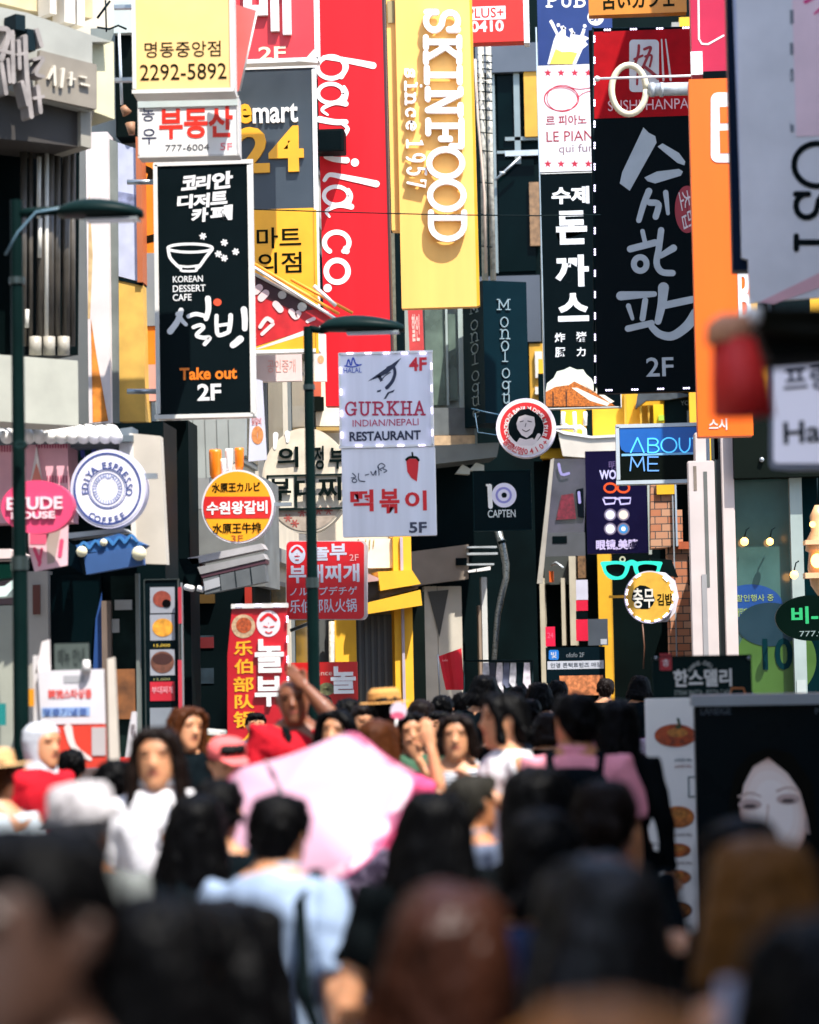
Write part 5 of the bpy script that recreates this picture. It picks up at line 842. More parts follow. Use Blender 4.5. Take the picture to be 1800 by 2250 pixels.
# folded awning board with red print, middle left
s = Pl('banner_board', 'red printed board seen edge-on with white and orange edge bars', 'sign', 660, 690, 24)
s.poly('panel', [(560, 598), (640, 640), (728, 700), (700, 716), (562, 760)], -.05, 0, mat('C0181E', .5, .25, 9)); s.poly('dark_top', [(561, 600), (640, 644), (690, 680), (650, 684), (562, 646)], .001, .003, mat('3A0A10'))
s.poly('white_foot', [(562, 766), (690, 718), (700, 722), (690, 730), (566, 768)], .0, .02, OFFW)
s.stroke('white_print', [([(562, 640), (570, 632)], 16), ([(574, 655), (584, 644)], 16), ([(606, 668), (616, 680)], 15), ([(640, 684), (650, 696), (656, 688)], 13), ([(572, 718), (586, 700), (598, 706)], 9), ([(576, 734), (600, 712)], 8), ([(676, 706), (690, 700)], 8)], .004, .006, mat('E8C8C4'))
s.ring('silver_dot', [(620, 648, 9, 9, 8.5), (664, 674, 10, 10, 9.5)], .004, .02, mat('B0A8A0', .3, metal=.5))
for y, o, m, x1, y1 in ((586, .06, OFFW, 772, 722), (578, .04, mat('E8902A'), 745, 690), (600, .02, OFFW, 722, 688)):
    s.tube('edge_bar', [([(556, y, o), (x1, y1, o)], .016)], m)
s.tube('edge_bar', [([(640, 614, -.05), (775, 688, -.05)], .016), ([(600, 606, .0), (700, 660, .0)], .014)], mat('E8902A')); s.tube('edge_bar', [([(690, 628, .03), (738, 672, .03)], .02)], OFFW)
# small pale plates under the yellow sign
s = Pl('shop_sign', 'pale pink plate with faint red characters under the yellow and grey store sign', 'sign', 620, 808, 29); s.box('panel', (556, 776, 662, 838), -.1, 0, mat('D8C4C0', .5)); s.text('공인중개', (588, 790, 650, 818), mat('E0A49C'), .001)
s = Pl('shop_sign', 'narrow white plate with an orange print hanging below the black cafe sign', 'sign', 560, 930, 23); s.poly('panel', [(552, 830), (576, 836), (586, 1010), (546, 1014)], -.04, 0, mat('C8C8D4', .4)); s.text('닭갈비', (554, 918, 574, 934), mat('D87068'), .001); s.ring('print', (566, 956, 13, 20, 12.5), .001, .003, mat('D88A50', .5, .4, 20))
s = Pl('shop_sign', 'narrow white plate right of the lamp post with a pale orange badge', 'sign', 706, 808, 30); s.poly('panel', [(694, 730), (716, 734), (718, 838), (692, 838)], -.05, 0, mat('DCCCC8', .5)); s.ring('badge', (705, 790, 7, 9, 6.5), .001, .003, mat('E0A070'))
# orange bits behind the black cafe sign
s = Pl('hanging_sign', 'orange sign mostly hidden behind the black cafe sign', 'sign', 330, 560, 23.2, 0, HG); s.box('cabinet', [(310, 345, 420, 560), (310, 716, 420, 800)], -.1, 0, mat('D87A10', .45)); s.box('grey_panel', (310, 556, 345, 716), -.08, .02, mat('7A8288')); s.stroke('lettering', [([(318, 370), (332, 378), (330, 392)], 14), ([(316, 528), (340, 522)], 16)], .001, .003, mat('2A1408'))
s.box('pink_panel', (314, 800, 420, 880), -.1, 0, mat('C8948A', .5))
# pink oval cosmetics sign and its banner at the left edge
s = Pl('oval_sign', 'pink oval sign with white letters partly behind the left lamp post', 'sign', 80, 1115, 17); s.poly('cabinet', ell(82, 1114, 80, 59, 48), -.1, 0, mat('D8406A', .45, .1)); s.text('ETUDE', (16, 1092, 138, 1120), mat('F0C8D0'), .001, .02, bold=0.03); s.text('HOUSE', (26, 1124, 122, 1140), mat('F0C8D0'), .001, .02, bold=0.03)
s = Pl('fabric_banner', 'pink and white banner hanging below the pink oval sign', 'banner', 110, 1200, 17.3); s.poly('cloth', [(62, 1150), (150, 1120), (148, 1242), (76, 1256), (64, 1210)], -.02, 0, mat('E0B8C0', .7, .1)); s.poly('print', [(66, 1150), (118, 1142), (100, 1196), (66, 1196)], .001, .003, mat('D85878')); s.stroke('print', [([(76, 1206), (88, 1236)], 8), ([(92, 1206), (86, 1242)], 6), ([(136, 1188), (132, 1220)], 9)], .001, .003, mat('D84870')); s.poly('grey_print', [(102, 1164), (134, 1160), (120, 1236), (104, 1240)], .001, .003, mat('A89890'))
# dark menu board with dish pictures, left
s = sign('menu_board', 'tall black menu board with a column of dish pictures', (318, 1272, 394, 1640), 19.5, .06, mat('10161A', .4), mat('2A3230'), 2, cat='menu board')
for y, c in ((1290, '8A6A62'), (1350, '8A8478'), (1427, '9A9AA0')): s.box('picture', (330, y, 384, y + 57), .005, .008, mat('8E9098'))
for (x, y, rx, ry, c) in ((356, 1316, 20, 18, '8A3A28'), (358, 1379, 23, 20, 'D8942A'), (357, 1455, 26, 24, '6A4030')): s.poly('dish_picture', ell(x, y, rx, ry, 24), .009, .011, mat(c, .5, .5, 20))
s.poly('dish_picture', ell(357, 1448, 22, 12, 20), .012, .013, mat('3A1A14')); s.poly('dish_picture', ell(366, 1326, 10, 9, 16), .012, .013, mat('14080A')); s.box('red_plate', (330, 1498, 384, 1540), .005, .009, mat('B01428')); s.text('부대찌개', (334, 1508, 380, 1524), mat('E0A0A8'), .010); s.text('15,000', (338, 1415, 374, 1422), mat('C8A83C'), .005); s.text('12,000', (338, 1490, 374, 1496), mat('8A8A5A'), .005)
s.box('picture', (330, 1555, 384, 1612), .005, .008, mat('7A8088'))
# street stall with printed sheets, left
s = Pl('market_stall', 'white street stall with red and blue printed sheets at the left', 'stall', 170, 1600, 14.5)
s.poly('sheet', [(84, 1478), (100, 1474), (228, 1470), (232, 1590), (90, 1592)], -.02, 0, mat('CFCBD0', .6, .12)); s.text('韓流스타상품', (106, 1514, 202, 1535), mat('D85048'), .001, bold=0.02); s.box('grey_print', (140, 1484, 186, 1500), .001, .003, mat('A0A0A4')); s.box('blue_print', (92, 1554, 198, 1574), .001, .003, mat('8AA4CC')); s.text('명동기념품', (96, 1556, 192, 1571), mat('5A78B8'), .004)
s.poly('sheet', [(112, 1596), (232, 1592), (234, 1686), (130, 1690)], .0, .02, mat('C83420', .6, .2)); s.stroke('white_print', [([(150, 1600), (162, 1640), (198, 1668)], 18, 8)], .021, .024, mat('D8C8C4')); s.box('grey_sheet', (202, 1598, 232, 1660), .021, .026, mat('B0A8A8')); s.poly('post', [(236, 1448), (250, 1444), (262, 1720), (242, 1720)], -.03, .03, mat('C8BEB2')); s.poly('peak', [(78, 1480), (92, 1410), (108, 1405), (110, 1474)], -.06, -.03, mat('DCD4D4', .6)); s.box('post', (74, 1440, 84, 1760), -.06, -.03, mat('C8C4C4')); s.box('grey_plate', (120, 1414, 194, 1474), -.07, -.04, mat('4A5450')); s.text('메뉴 안내', (128, 1424, 186, 1462), mat('2A322E'), -.038); s.tube('bulb', [([(190, 1450, .02), (190, 1476, .02)], [.02, .03])], WHITE); s.box('orange_plate', (48, 1514, 74, 1552), .0, .02, mat('D8900C')); s.box('teal_plate', (-30, 1546, 12, 1594), .0, .02, mat('107A78')); s.box('counter', (60, 1690, 262, 1960), -.6, -.1, mat('B8B4B0'))
s = Pl('notice_stand', 'slim white notice stand with red print by the stall', 'notice', 285, 1640, 16); s.poly('panel', [(272, 1690), (284, 1600), (290, 1564), (300, 1564), (298, 1700)], -.03, 0, mat('C8C4C8')); s.box('red_print', (264, 1664, 292, 1684), .001, .004, mat('D03028')); s.text('세일', (287, 1590, 297, 1620), mat('6A5A5A'), .001); s.box('leg', (278, 1690, 290, 1950), -.03, -.01, STEEL)
s = Pl('peg_board', 'slim white price strip standing right of the dark menu board', 'notice', 405, 1450, 19.4); s.box('strip', [(392, 1290, 399, 1370), (392, 1450, 400, 1560)], -.02, 0, mat('B02A3A')); s.box('post', (399, 1280, 403, 1620), -.03, -.01, STEEL)
s = Pl('vendor_tray', 'long white vendor tray edge in the dark doorway at left', 'tray', 450, 1608, 16); s.poly('tray', [(422, 1602), (484, 1608), (484, 1616), (424, 1612)], -.3, 0, mat('C8C8C0')); s.box('snack_pile', [(432, 1616, 452, 1632), (456, 1618, 476, 1634)], -.28, -.02, mat('C07818', .6, .5, 30)); s.box('leg', [(426, 1634, 430, 1960), (476, 1634, 480, 1960)], -.28, -.24, STEEL); s.box('tray_floor', (424, 1632, 482, 1636), -.3, -.01, STEEL)
# red and white signs by the street end, right of centre
s = Pl('blade_sign', 'red, white and black blade sign on the pale column', 'sign', 1280, 1360, 42); s.box('cabinet', [(1266, 1274, 1292, 1318)], -.3, 0, mat('BDBCCB')); s.box('red_panel', [(1266, 1319, 1292, 1342), (1266, 1361, 1292, 1408)], -.3, .002, mat('C80C34', .4)); s.box('black_panel', (1266, 1343, 1292, 1360), -.3, -.004, BLACK)
s = Pl('blade_sign', 'small plain pink-red blade sign left of the black and white banner', 'sign', 1209, 1400, 43); s.box('cabinet', (1199, 1377, 1220, 1420), -.2, 0, mat('D00A3C', .4)); s.text('24', (1203, 1390, 1216, 1402), mat('E86080'), .001)
s = Pl('box_sign', 'dull grey box sign behind the pink-red and white blade sign', 'sign', 1314, 1388, 43); s.box('cabinet', (1292, 1360, 1336, 1418), -.3, 0, mat('3E4650', .5)); s.box('white_mark', (1320, 1404, 1334, 1416), .001, .004, mat('A8ACB4'))
# ------------------------------------------------------------------ people
SKIN = mat('C68C66', .5, .08, 12, name='skin'); SKIN2 = mat('B0744C', .5, .08, 12); SKIND = mat('7A4A32', .45, .1, 12)
LIP = mat('A8584C', .45, .05); EYED = mat('2C1D18', .4, 0); EYEW = mat('D8D0CA', .3, 0)
def hairmat(h, rough=.5, sp=.1):
    m = bpy.data.materials.new('hair'); m.use_nodes = True; t = m.node_tree; b = t.nodes['Principled BSDF']
    b.inputs['Roughness'].default_value = rough; b.inputs['Specular IOR Level'].default_value = sp
    tc = t.nodes.new('ShaderNodeTexCoord'); mp = t.nodes.new('ShaderNodeMapping'); mp.inputs['Scale'].default_value = (1, 1, .06); t.links.new(tc.outputs['Object'], mp.inputs[0])
    n = t.nodes.new('ShaderNodeTexNoise'); n.inputs['Scale'].default_value = 110; n.inputs['Detail'].default_value = 3; t.links.new(mp.outputs[0], n.inputs[0])
    r = t.nodes.new('ShaderNodeMix'); r.data_type = 'RGBA'; c = lin(h); r.inputs[6].default_value = (*[q * .5 for q in c], 1); r.inputs[7].default_value = (*[q * 1.5 for q in c], 1)
    t.links.new(n.outputs['Fac'], r.inputs[0]); t.links.new(r.outputs[2], b.inputs['Base Color'])
    bp = t.nodes.new('ShaderNodeBump'); bp.inputs['Strength'].default_value = .6; bp.inputs['Distance'].default_value = .004; t.links.new(n.outputs['Fac'], bp.inputs['Height']); t.links.new(bp.outputs[0], b.inputs['Normal'])
    return m
HBLK = hairmat('030304', .5, .07); HDBR = hairmat('130B08'); HBRN = hairmat('42220F', .42); HRED = hairmat('40200F', .48, .25); HGLD = hairmat('5E3C1A', .45); HGRY = hairmat('8A8688')
def clothmat(h, kind=None, rough=.85):
    m = bpy.data.materials.new('cloth'); m.use_nodes = True; t = m.node_tree; b = t.nodes['Principled BSDF']; b.inputs['Roughness'].default_value = rough; c = lin(h); dk = max(c) < .03; b.inputs['Specular IOR Level'].default_value = .05 if dk else .2; c = (c[0] * .3, c[1] * .5, c[2] * .5) if dk else c; b.inputs['Base Color'].default_value = (*c, 1); tc = t.nodes.new('ShaderNodeTexCoord')
    n = t.nodes.new('ShaderNodeTexNoise'); n.inputs['Scale'].default_value = 9; n.inputs['Detail'].default_value = 5; t.links.new(tc.outputs['Object'], n.inputs[0])
    bp = t.nodes.new('ShaderNodeBump'); bp.inputs['Strength'].default_value = .5; bp.inputs['Distance'].default_value = .03; t.links.new(n.outputs['Fac'], bp.inputs['Height']); t.links.new(bp.outputs[0], b.inputs['Normal'])
    if kind:
        if kind[0] == 'stripe':
            w = t.nodes.new('ShaderNodeTexWave'); w.bands_direction = 'Z'; w.inputs['Scale'].default_value = 16; w.inputs['Distortion'].default_value = .5; f = w.outputs['Fac']
        else:
            w = t.nodes.new('ShaderNodeTexNoise'); w.inputs['Scale'].default_value = 16; f = w.outputs['Fac']
        t.links.new(tc.outputs['Object'], w.inputs[0]); r = t.nodes.new('ShaderNodeValToRGB'); r.color_ramp.elements[0].position = .46; r.color_ramp.elements[1].position = .56
        r.color_ramp.elements[0].color = (*c, 1); r.color_ramp.elements[1].color = (*lin(kind[1]), 1); t.links.new(f, r.inputs[0]); t.links.new(r.outputs[0], b.inputs['Base Color'])
    return m
for q in (SKIN, SKIN2, SKIND):
    b = q.node_tree.nodes['Principled BSDF']; b.inputs['Subsurface Weight'].default_value = .25; b.inputs['Subsurface Scale'].default_value = .012
ARMS = {'down': ((.215, .03, 1.11), (.23, -.06, .88)), 'swing': ((.22, .09, 1.13), (.235, .06, .90)), 'phone': ((.205, .0, 1.13), (.09, -.24, 1.24)), 'bag': ((.235, .06, 1.12), (.16, -.14, 1.06)),
        'brow': ((.17, -.22, 1.49), (.05, -.135, 1.64)), 'up': ((.30, -.16, 1.30), (.24, -.18, 1.55)), 'mouth': ((.20, -.10, 1.14), (.05, -.17, 1.42)), 'strap': ((.22, .02, 1.13), (.12, -.15, 1.28)), 'text': ((.20, -.08, 1.2), (.03, -.22, 1.46)), 'side': ((.27, .02, 1.13), (.34, -.02, .93))}
import numpy as np
def getco(me):
    a = np.empty(len(me.vertices) * 3, np.float32); me.vertices.foreach_get('co', a); return a.reshape(-1, 3)
def getno(me):
    a = np.empty(len(me.vertices) * 3, np.float32); me.vertices.foreach_get('normal', a); return a.reshape(-1, 3)
def ripple(c, f, seed, n=6):
    r = random.Random(seed); out = np.zeros(len(c), np.float32); f = np.array(f, np.float32)
    for i in range(n):
        k = np.array([r.uniform(-1, 1) for _ in range(3)], np.float32) * f * 2.2; ph = r.uniform(0, 6.3)
        out += np.sin(c @ k + ph + 1.3 * np.sin(c @ (k[[1, 2, 0]] * .7) + r.uniform(0, 6)))
    return out / n
PENDING = []
def later(name, V, Fc, m, root, vox, post=None):
    me = bpy.data.meshes.new(name); me.from_pydata([tuple(v) for v in V], [], Fc)
    bm = bmesh.new(); bm.from_mesh(me); bmesh.ops.recalc_face_normals(bm, faces=bm.faces); bm.to_mesh(me); bm.free()
    for q in (m if isinstance(m, (list, tuple)) else [m]): me.materials.append(q)
    o = bpy.data.objects.new(name, me); COL.objects.link(o); o.parent = root
    r = o.modifiers.new('r', 'REMESH'); r.mode = 'VOXEL'; r.voxel_size = vox; r.use_smooth_shade = True
    sm = o.modifiers.new('s', 'SMOOTH'); sm.factor = .5; sm.iterations = 3 if vox < .011 else 2
    PENDING.append((o, post)); return o
def lerp(a, b, t): return tuple(x + (y - x) * t for x, y in zip(a, b))
def person(label, px, ytop, d, face=180, hair='short', hm=None, top=None, legs=None, style='tee', arms=('down', 'swing'), skin=None, hy=0, hp=0, w=1., bottom='trousers', lean=0, group=None, vox=.0095, H=None, sleeve=.62, L=.55, hw=1.):
    """a standing person whose crown shows at photograph pixel (px, ytop), d metres down the street; face 0 looks at the viewer, 180 walks away"""
    g = P(px, 1432, d); zt = P(px, ytop, d).z; s = (H or zt) / 1.715
    r = empty('person', (g.x, g.y, zt - s * 1.715), math.radians(face), label, 'person', group)
    r.scale = (s, s, s); skin = skin or SKIN; hm = hm or HBLK
    S = Matrix.Rotation(math.radians(lean), 4, 'X')
    def T(p):  # forward lean about the hips
        p = Vector(p)
        if p.z > .95:
            q = p - Vector((0, 0, .95)); q = S @ q; p = q + Vector((0, 0, .95))
        return p
    nb = T((0, .0, 1.47)); MH = Matrix.Translation(nb) @ Matrix.Rotation(math.radians(hy), 4, 'Z') @ Matrix.Rotation(math.radians(hp + lean * .5), 4, 'X') @ Matrix.Rotation(math.radians(random.uniform(-7, 7)), 4, 'Y')
    hd = lambda x, y, z: MH @ Vector((x * 1.04, y - .012, z * .212))     # head space: z 0 chin .. 1 crown
    V = []; Fc = []
    tor = [(.86, .15, .105, .012), (.92, .165, .12, .012), (1.0, .155, .112, .008), (1.1, .135, .10, 0), (1.22, .15, .112, -.004), (1.33, .168, .112, .0), (1.40, .155, .09, .008), (1.44, .115, .068, .014), (1.465, .08, .062, .014), (1.485, .06, .056, .012)]
    def torso(V, Fc, inf, z0=0, z1=1.46, flare=0, sl=None):
        b0 = len(V); rr = []
        for z, a, b, cy in tor:
            if z0 <= z <= z1: rr.append((z, a * w + inf + flare * max(0, 1.2 - z), b * (.5 + .5 * w) + inf + flare * max(0, 1.2 - z) * .8, cy))
        ringmesh(V, Fc, rr, 22)
        for i in range(b0, len(V)): V[i] = T(V[i])
    torso(V, Fc, 0, 0, 9)
    def limb(V, Fc, pts, rad, n=12): tubemesh(V, Fc, [T(p) for p in pts], rad, n)
    limb(V, Fc, [(0, .012, 1.40), (0, .005, 1.5), (0, -.006, 1.58)], [.072, .060, .057], 14)
    jo = []
    for sg, pose in ((1, arms[0]), (-1, arms[1])):
        e, q = ARMS[pose]; sh = Vector((sg * .165 * w, .012, 1.385)); e = Vector((sg * e[0] * (.7 + .3 * w), e[1], e[2])); q = Vector((sg * q[0], q[1], q[2])); jo.append((sh, e, q))
        limb(V, Fc, [(sg * .10, .01, 1.36), sh, sh.lerp(e, .3), e, e.lerp(q, .35), q], [.05, .054 * w, .047 * w, .038 * w, .037 * w, .026])
        dr = (q - e).normalized(); pc = q + dr * .05
        sd = dr.cross(Vector((0, 1, 0)) if abs(dr.y) < .8 else Vector((1, 0, 0))).normalized()
        fw = dr.cross(sd).normalized()
        limb(V, Fc, [q, q + dr * .03, q + dr * .085], [(.022, .022), (.037, .016), (.038, .013)], 10)
        for k in range(4):
            b = q + dr * .08 + sd * (-.027 + .018 * k); l = (.062, .072, .068, .052)[k]; cu = fw * (.3 * l)
            limb(V, Fc, [b, b + dr * l * .5 + cu * .25, b + dr * l + cu * 1.0], [.0095, .009, .007], 7)
        b = q + dr * .03 - sd * .034; limb(V, Fc, [b + sd * .01, b + dr * .03 - sd * .014 + fw * .01, b + dr * .058 - sd * .012 + fw * .022], [.012, .011, .008], 7)
    st = .10
    lp = []
    for sg in (1, -1):
        hp_, kn, an = (sg * .082, .008, .90), (sg * .088, -.03 - st * sg * .6, .49), (sg * .09, .03 - st * sg * 1.1 + (.08 if sg < 0 else 0), .085); lp.append((hp_, kn, an))
        limb(V, Fc, [(sg * .08, .01, .93), hp_, lerp(hp_, kn, .5), kn, lerp(kn, an, .35), an], [.09, .092, .074, .054, .05, .036])
        limb(V, Fc, [(an[0], an[1] + .05, .05), (an[0], an[1] - .04, .045), (an[0] * 1.05, an[1] - .15, .03)], [(.036, .045), (.042, .045), (.036, .026)])
    # head
    hr = [(-.10, .03, .03, -.045), (0, .036, .04, -.052), (.07, .051, .058, -.034), (.16, .063, .074, -.018), (.28, .070, .087, -.007), (.42, .0745, .093, .0), (.56, .077, .096, .002), (.70, .077, .098, .004), (.83, .069, .09, .006), (.93, .051, .066, .01), (.985, .024, .034, .01), (1.0, .008, .01, .01)]
    b0 = len(V); ringmesh(V, Fc, hr, 24)
    for i in range(b0, len(V)): V[i] = hd(V[i].x, V[i].y, V[i].z)
    def hl(V, Fc, pts, rad, n=8): tubemesh(V, Fc, [hd(*p) for p in pts], rad, n)
    hl(V, Fc, [(0, -.088, .60), (0, -.098, .48), (0, -.108, .385), (0, -.092, .35)], [.006, .009, .0135, .009])      # nose
    hl(V, Fc, [(-.014, -.098, .375), (.014, -.098, .375)], .0105)
    hl(V, Fc, [(-.021, -.083, .245), (-.008, -.091, .255), (.008, -.091, .255), (.021, -.083, .245)], .0075); hl(V, Fc, [(-.017, -.083, .215), (0, -.089, .21), (.017, -.083, .215)], .008)
    for sg in (1, -1):
        hl(V, Fc, [(sg * .072, .01, .38), (sg * .08, .016, .45), (sg * .084, .02, .56), (sg * .078, .01, .60)], [.009, .012, .014, .009])
        hl(V, Fc, [(sg * .018, -.088, .63), (sg * .036, -.088, .655), (sg * .054, -.074, .62)], .0045)
    ey = [hd(sg * .033, -.085, .535) for sg in (1, -1)]; br = [[hd(sg * x, y, z) for x, y, z in ((.02, -.095, .64), (.036, -.094, .655), (.052, -.082, .63))] for sg in (1, -1)]; lc = hd(0, -.094, .232); fx = (hd(1, 0, 0) - hd(0, 0, 0)).normalized(); fz = (hd(0, 0, 1) - hd(0, 0, 0)).normalized(); fy = (hd(0, 1, 0) - hd(0, 0, 0)).normalized()
    def face_post(o):
        me = o.data; c = getco(me); FX, FY, FZ = (np.array(q, np.float32) for q in (fx, fy, fz))
        for e in ey:
            q = c - np.array(e, np.float32); near = (np.einsum('ij,ij->i', q, q) < .0009)
            c += (near * .004 * np.exp(-(q @ FX / .016) ** 2 - (q @ FZ / .010) ** 2))[:, None] * FY
        me.vertices.foreach_set('co', c.ravel().astype(np.float32))
        a = np.empty(len(me.polygons) * 3, np.float32); me.polygons.foreach_get('center', a); a = a.reshape(-1, 3)
        idx = np.zeros(len(a), np.int32)
        for e in ey:
            k = a - np.array(e, np.float32)
            idx[(np.abs(k @ FY) < .03) & ((k @ FX / .0145) ** 2 + (k @ FZ / .0055) ** 2 < 1)] = 1
        for bb in br:
            for m_ in (bb[0], bb[1], bb[2], bb[0].lerp(bb[1], .5), bb[1].lerp(bb[2], .5)):
                k = a - np.array(m_, np.float32); idx[np.einsum('ij,ij->i', k, k) < .0072 ** 2] = 1
        k = a - np.array(lc, np.float32); idx[((k @ FX / .025) ** 2 + (k @ FZ / .008) ** 2 < 1) & (k @ FY < .02) & (k @ FY > -.03)] = 2
        me.polygons.foreach_set('material_index', idx)
    later('body', V, Fc, [skin, EYED, LIP], r, vox, face_post)
    # hair
    if hair != 'bald':
        V = []; Fc = []
        cap = [(.12, .046, .022, .058), (.26, .06, .034, .056), (.44, .078, .056, .042), (.60, .087, .078, .026), (.72, .089, .095, .019 if hair != 'short' else .012), (.86, .077, .096, .014 if hair != 'short' else .006), (.97, .063, .078, .005), (1.04, .038, .048, .008), (1.065, .01, .012, .008)]
        b0 = len(V); ringmesh(V, Fc, cap, 24)
        for i in range(b0, len(V)): V[i] = hd(V[i].x, V[i].y, V[i].z)
        for k in range(40 if hair == 'short' else 20):
            a = random.uniform(-.2, math.pi + .2); z = random.uniform(.35, .95); rr = .082 * math.sqrt(max(.05, 1 - ((z - .55) / .55) ** 2)); x, y = rr * math.cos(a), .02 + rr * 1.05 * math.sin(a); q = random.uniform(.9, 1.12)
            hl(V, Fc, [(x * .95, y, z + .1), (x * 1.06 * q, y * 1.06 * q, z), (x * 1.04 * q, y * 1.04 * q, z - .16)], [.008, .009, .003], 7)
        if hair == 'short':
            for k in range(9): x = -.06 + .015 * k; hl(V, Fc, [(x * .8, -.06, 1.0), (x, -.096 + abs(x) * .3, .9), (x * 1.05, -.097 + abs(x) * .5, .68 + .16 * random.random())], [.012, .010, .004])
            for sg in (1, -1): hl(V, Fc, [(sg * .076, -.02, .8), (sg * .079, -.03, .6), (sg * .077, -.03, .5)], [.014, .010, .004])
        else:
            z1 = {'bob': -.02, 'long': -L * 4.44 * .45, 'verylong': -L * 4.44}[hair]; rb = []
            for t in (0, .2, .45, .75, 1): z = .62 + (z1 - .62) * t; rb.append((z, (.092 + .022 * math.sin(math.pi * t * .8) - .02 * t * t) * (1 + (hw - 1) * min(1, t * 2.2)), .062 - .02 * t, .036 + .035 * min(1, t * 1.5)))
            b0 = len(V); ringmesh(V, Fc, rb, 20)
            for i in range(b0, len(V)): V[i] = hd(V[i].x, V[i].y, V[i].z)
            zf = max(z1, -.9)
            for k in range(26):
                a = math.pi * (k + random.random() * .8) / 26; e = z1 + random.uniform(-.12, .25) * min(1, abs(z1) + .3); ex = random.uniform(.9, 1.25)
                hl(V, Fc, [(.08 * math.cos(a), .03 + .075 * math.sin(a), .72), (.096 * math.cos(a), .04 + .07 * math.sin(a), .4), (.108 * math.cos(a) * ex * hw, .055 + .06 * math.sin(a) * ex, (.3 + e) / 2), (.095 * math.cos(a) * ex * hw, .065 + .05 * math.sin(a) * ex, e)], [.010, .012, .011, .004], 7)
            for sg in (1, -1):
                hl(V, Fc, [(sg * .03, -.075, .98), (sg * .068, -.07, .82), (sg * .082, -.05, .55), (sg * .088, -.045, .2), (sg * .094, -.04, min(.1, zf * .5)), (sg * .09, -.05, zf)], [.018, .024, .024, .026, .026, .012], 10)
            for sg in (1, -1):
                for k in range(4): q = k * .012; hl(V, Fc, [(.012 + sg * (.004 + q * .4), -.05 + q, 1.045), (sg * (.034 + q), -.082 + q, .93), (sg * (.066 + q * .5), -.074 + q, .76), (sg * (.08 + q * .3), -.05 + q, .55)], [.010, .012, .012, .006])
        # loose strands over the mass of hair
        nS = (650 if d < 5.5 else 420 if d < 13 else 160); wS = .0011 if d < 5.5 else .0016; PR = sorted(cap if hair == 'short' else [q for q in cap if q[0] > .6] + [(z, a, b, cy) for z, a, b, cy in rb if z <= .6])
        def prof(z):
            z = max(PR[0][0], min(PR[-1][0], z))
            for q, q2 in zip(PR, PR[1:]):
                if z <= q2[0]: t = (z - q[0]) / (q2[0] - q[0] + 1e-9); return [u + (v - u) * t for u, v in zip(q[1:4], q2[1:4])]
            return PR[-1][1:4]
        SV = []; SF = []; zlo = .22 if hair == 'short' else z1
        for k in range(nS):
            a = random.uniform(-.5, math.pi + .5) if k % 5 else random.uniform(-math.pi / 2 - .5, -math.pi / 2 + .5); front = k % 5 == 0
            zs = random.uniform(.78, 1.04) if front else random.uniform(.45, 1.04) if hair == 'short' else random.uniform(.5, 1.04); L_ = random.uniform(.18, .5) if hair == 'short' else random.uniform(.5, 1.1) * (zs - zlo)
            if front: L_ = random.uniform(.1, .32) if hair == 'short' else random.uniform(.04, .10)
            fly = random.uniform(.99, 1.07) if random.random() < .85 else random.uniform(1.05, 1.2); dr = random.uniform(-.35, .35); N = 6; b0 = len(SV)
            for i in range(N):
                t = i / (N - 1); z = zs - L_ * t; A, B, C = prof(z); an = a + dr * t; g = 1 + (fly - 1) * (.3 + .7 * t) + .015
                w_ = wS * (1.1 - .8 * t); x, y = A * g * math.cos(an), C + B * g * math.sin(an)
                tx, ty = -math.sin(an), math.cos(an)
                SV.append(hd(x - tx * w_, y - ty * w_, z)); SV.append(hd(x + tx * w_, y + ty * w_, z))
            for i in range(N - 1): SF.append((b0 + 2 * i, b0 + 2 * i + 1, b0 + 2 * i + 3, b0 + 2 * i + 2))
        st_ = mobj('loose_hair', SV, SF, hm, r, True); st_['kind'] = 'stuff'
        sd_ = random.random() * 50
        def hair_post(o):
            me = o.data; c = getco(me); n = getno(me)
            me.vertices.foreach_set('co', (c + n * (ripple(c, (95, 95, 7), sd_) * .008 + ripple(c, (26, 26, 9), sd_ + 1) * .006)[:, None]).ravel())
        later('hair', V, Fc, hm, r, .0085, hair_post)
    # top
    if top:
        V = []; Fc = []
        if style == 'tank': torso(V, Fc, .012, .85, 1.41)
        elif style == 'dress': torso(V, Fc, .016, .85, 1.45, .16)
        else: torso(V, Fc, .018, .85, 1.45, .06)
        if style == 'dress': ringmesh(V, Fc, [(.45, .25, .21, 0), (.7, .235, .19, 0), (.92, .2, .15, .01)], 22)
        k = {'tank': 0, 'sleeveless': 0}.get(style, sleeve)
        for sh, e, q in jo:
            if style == 'tank': limb(V, Fc, [(math.copysign(.09, sh.x), -.075, 1.30), (math.copysign(.09, sh.x), .0, 1.425), (math.copysign(.09, sh.x), .085, 1.30)], .034)
            elif style == 'long': limb(V, Fc, [(math.copysign(.08, sh.x), .01, 1.36), sh, sh.lerp(e, .5), e, e.lerp(q, .5), e.lerp(q, .95)], [.068, .070 * w, .062 * w, .054, .048, .042])
            else: limb(V, Fc, [(math.copysign(.08, sh.x), .01, 1.36), sh, sh.lerp(e, k * .5), sh.lerp(e, k)], [.066, .069 * w, .064 * w, .066 * w])
        if style == 'shirt': limb(V, Fc, [(math.cos(t) * .062, .008 + math.sin(t) * .06, 1.475 - .01 * math.sin(t)) for t in [i * math.pi / 6 for i in range(13)]], .014, 8)
        sd2 = random.random() * 50
        def cloth_post(o):
            me = o.data; c = getco(me); n = getno(me)
            me.vertices.foreach_set('co', (c + n * (ripple(c, (9, 9, 5), sd2) * .022 + ripple(c, (24, 24, 17), sd2 + 1) * .012)[:, None]).ravel())
        later({'tank': 'tank_top', 'dress': 'dress', 'shirt': 'shirt'}.get(style, 'top'), V, Fc, top, r, .012, cloth_post)
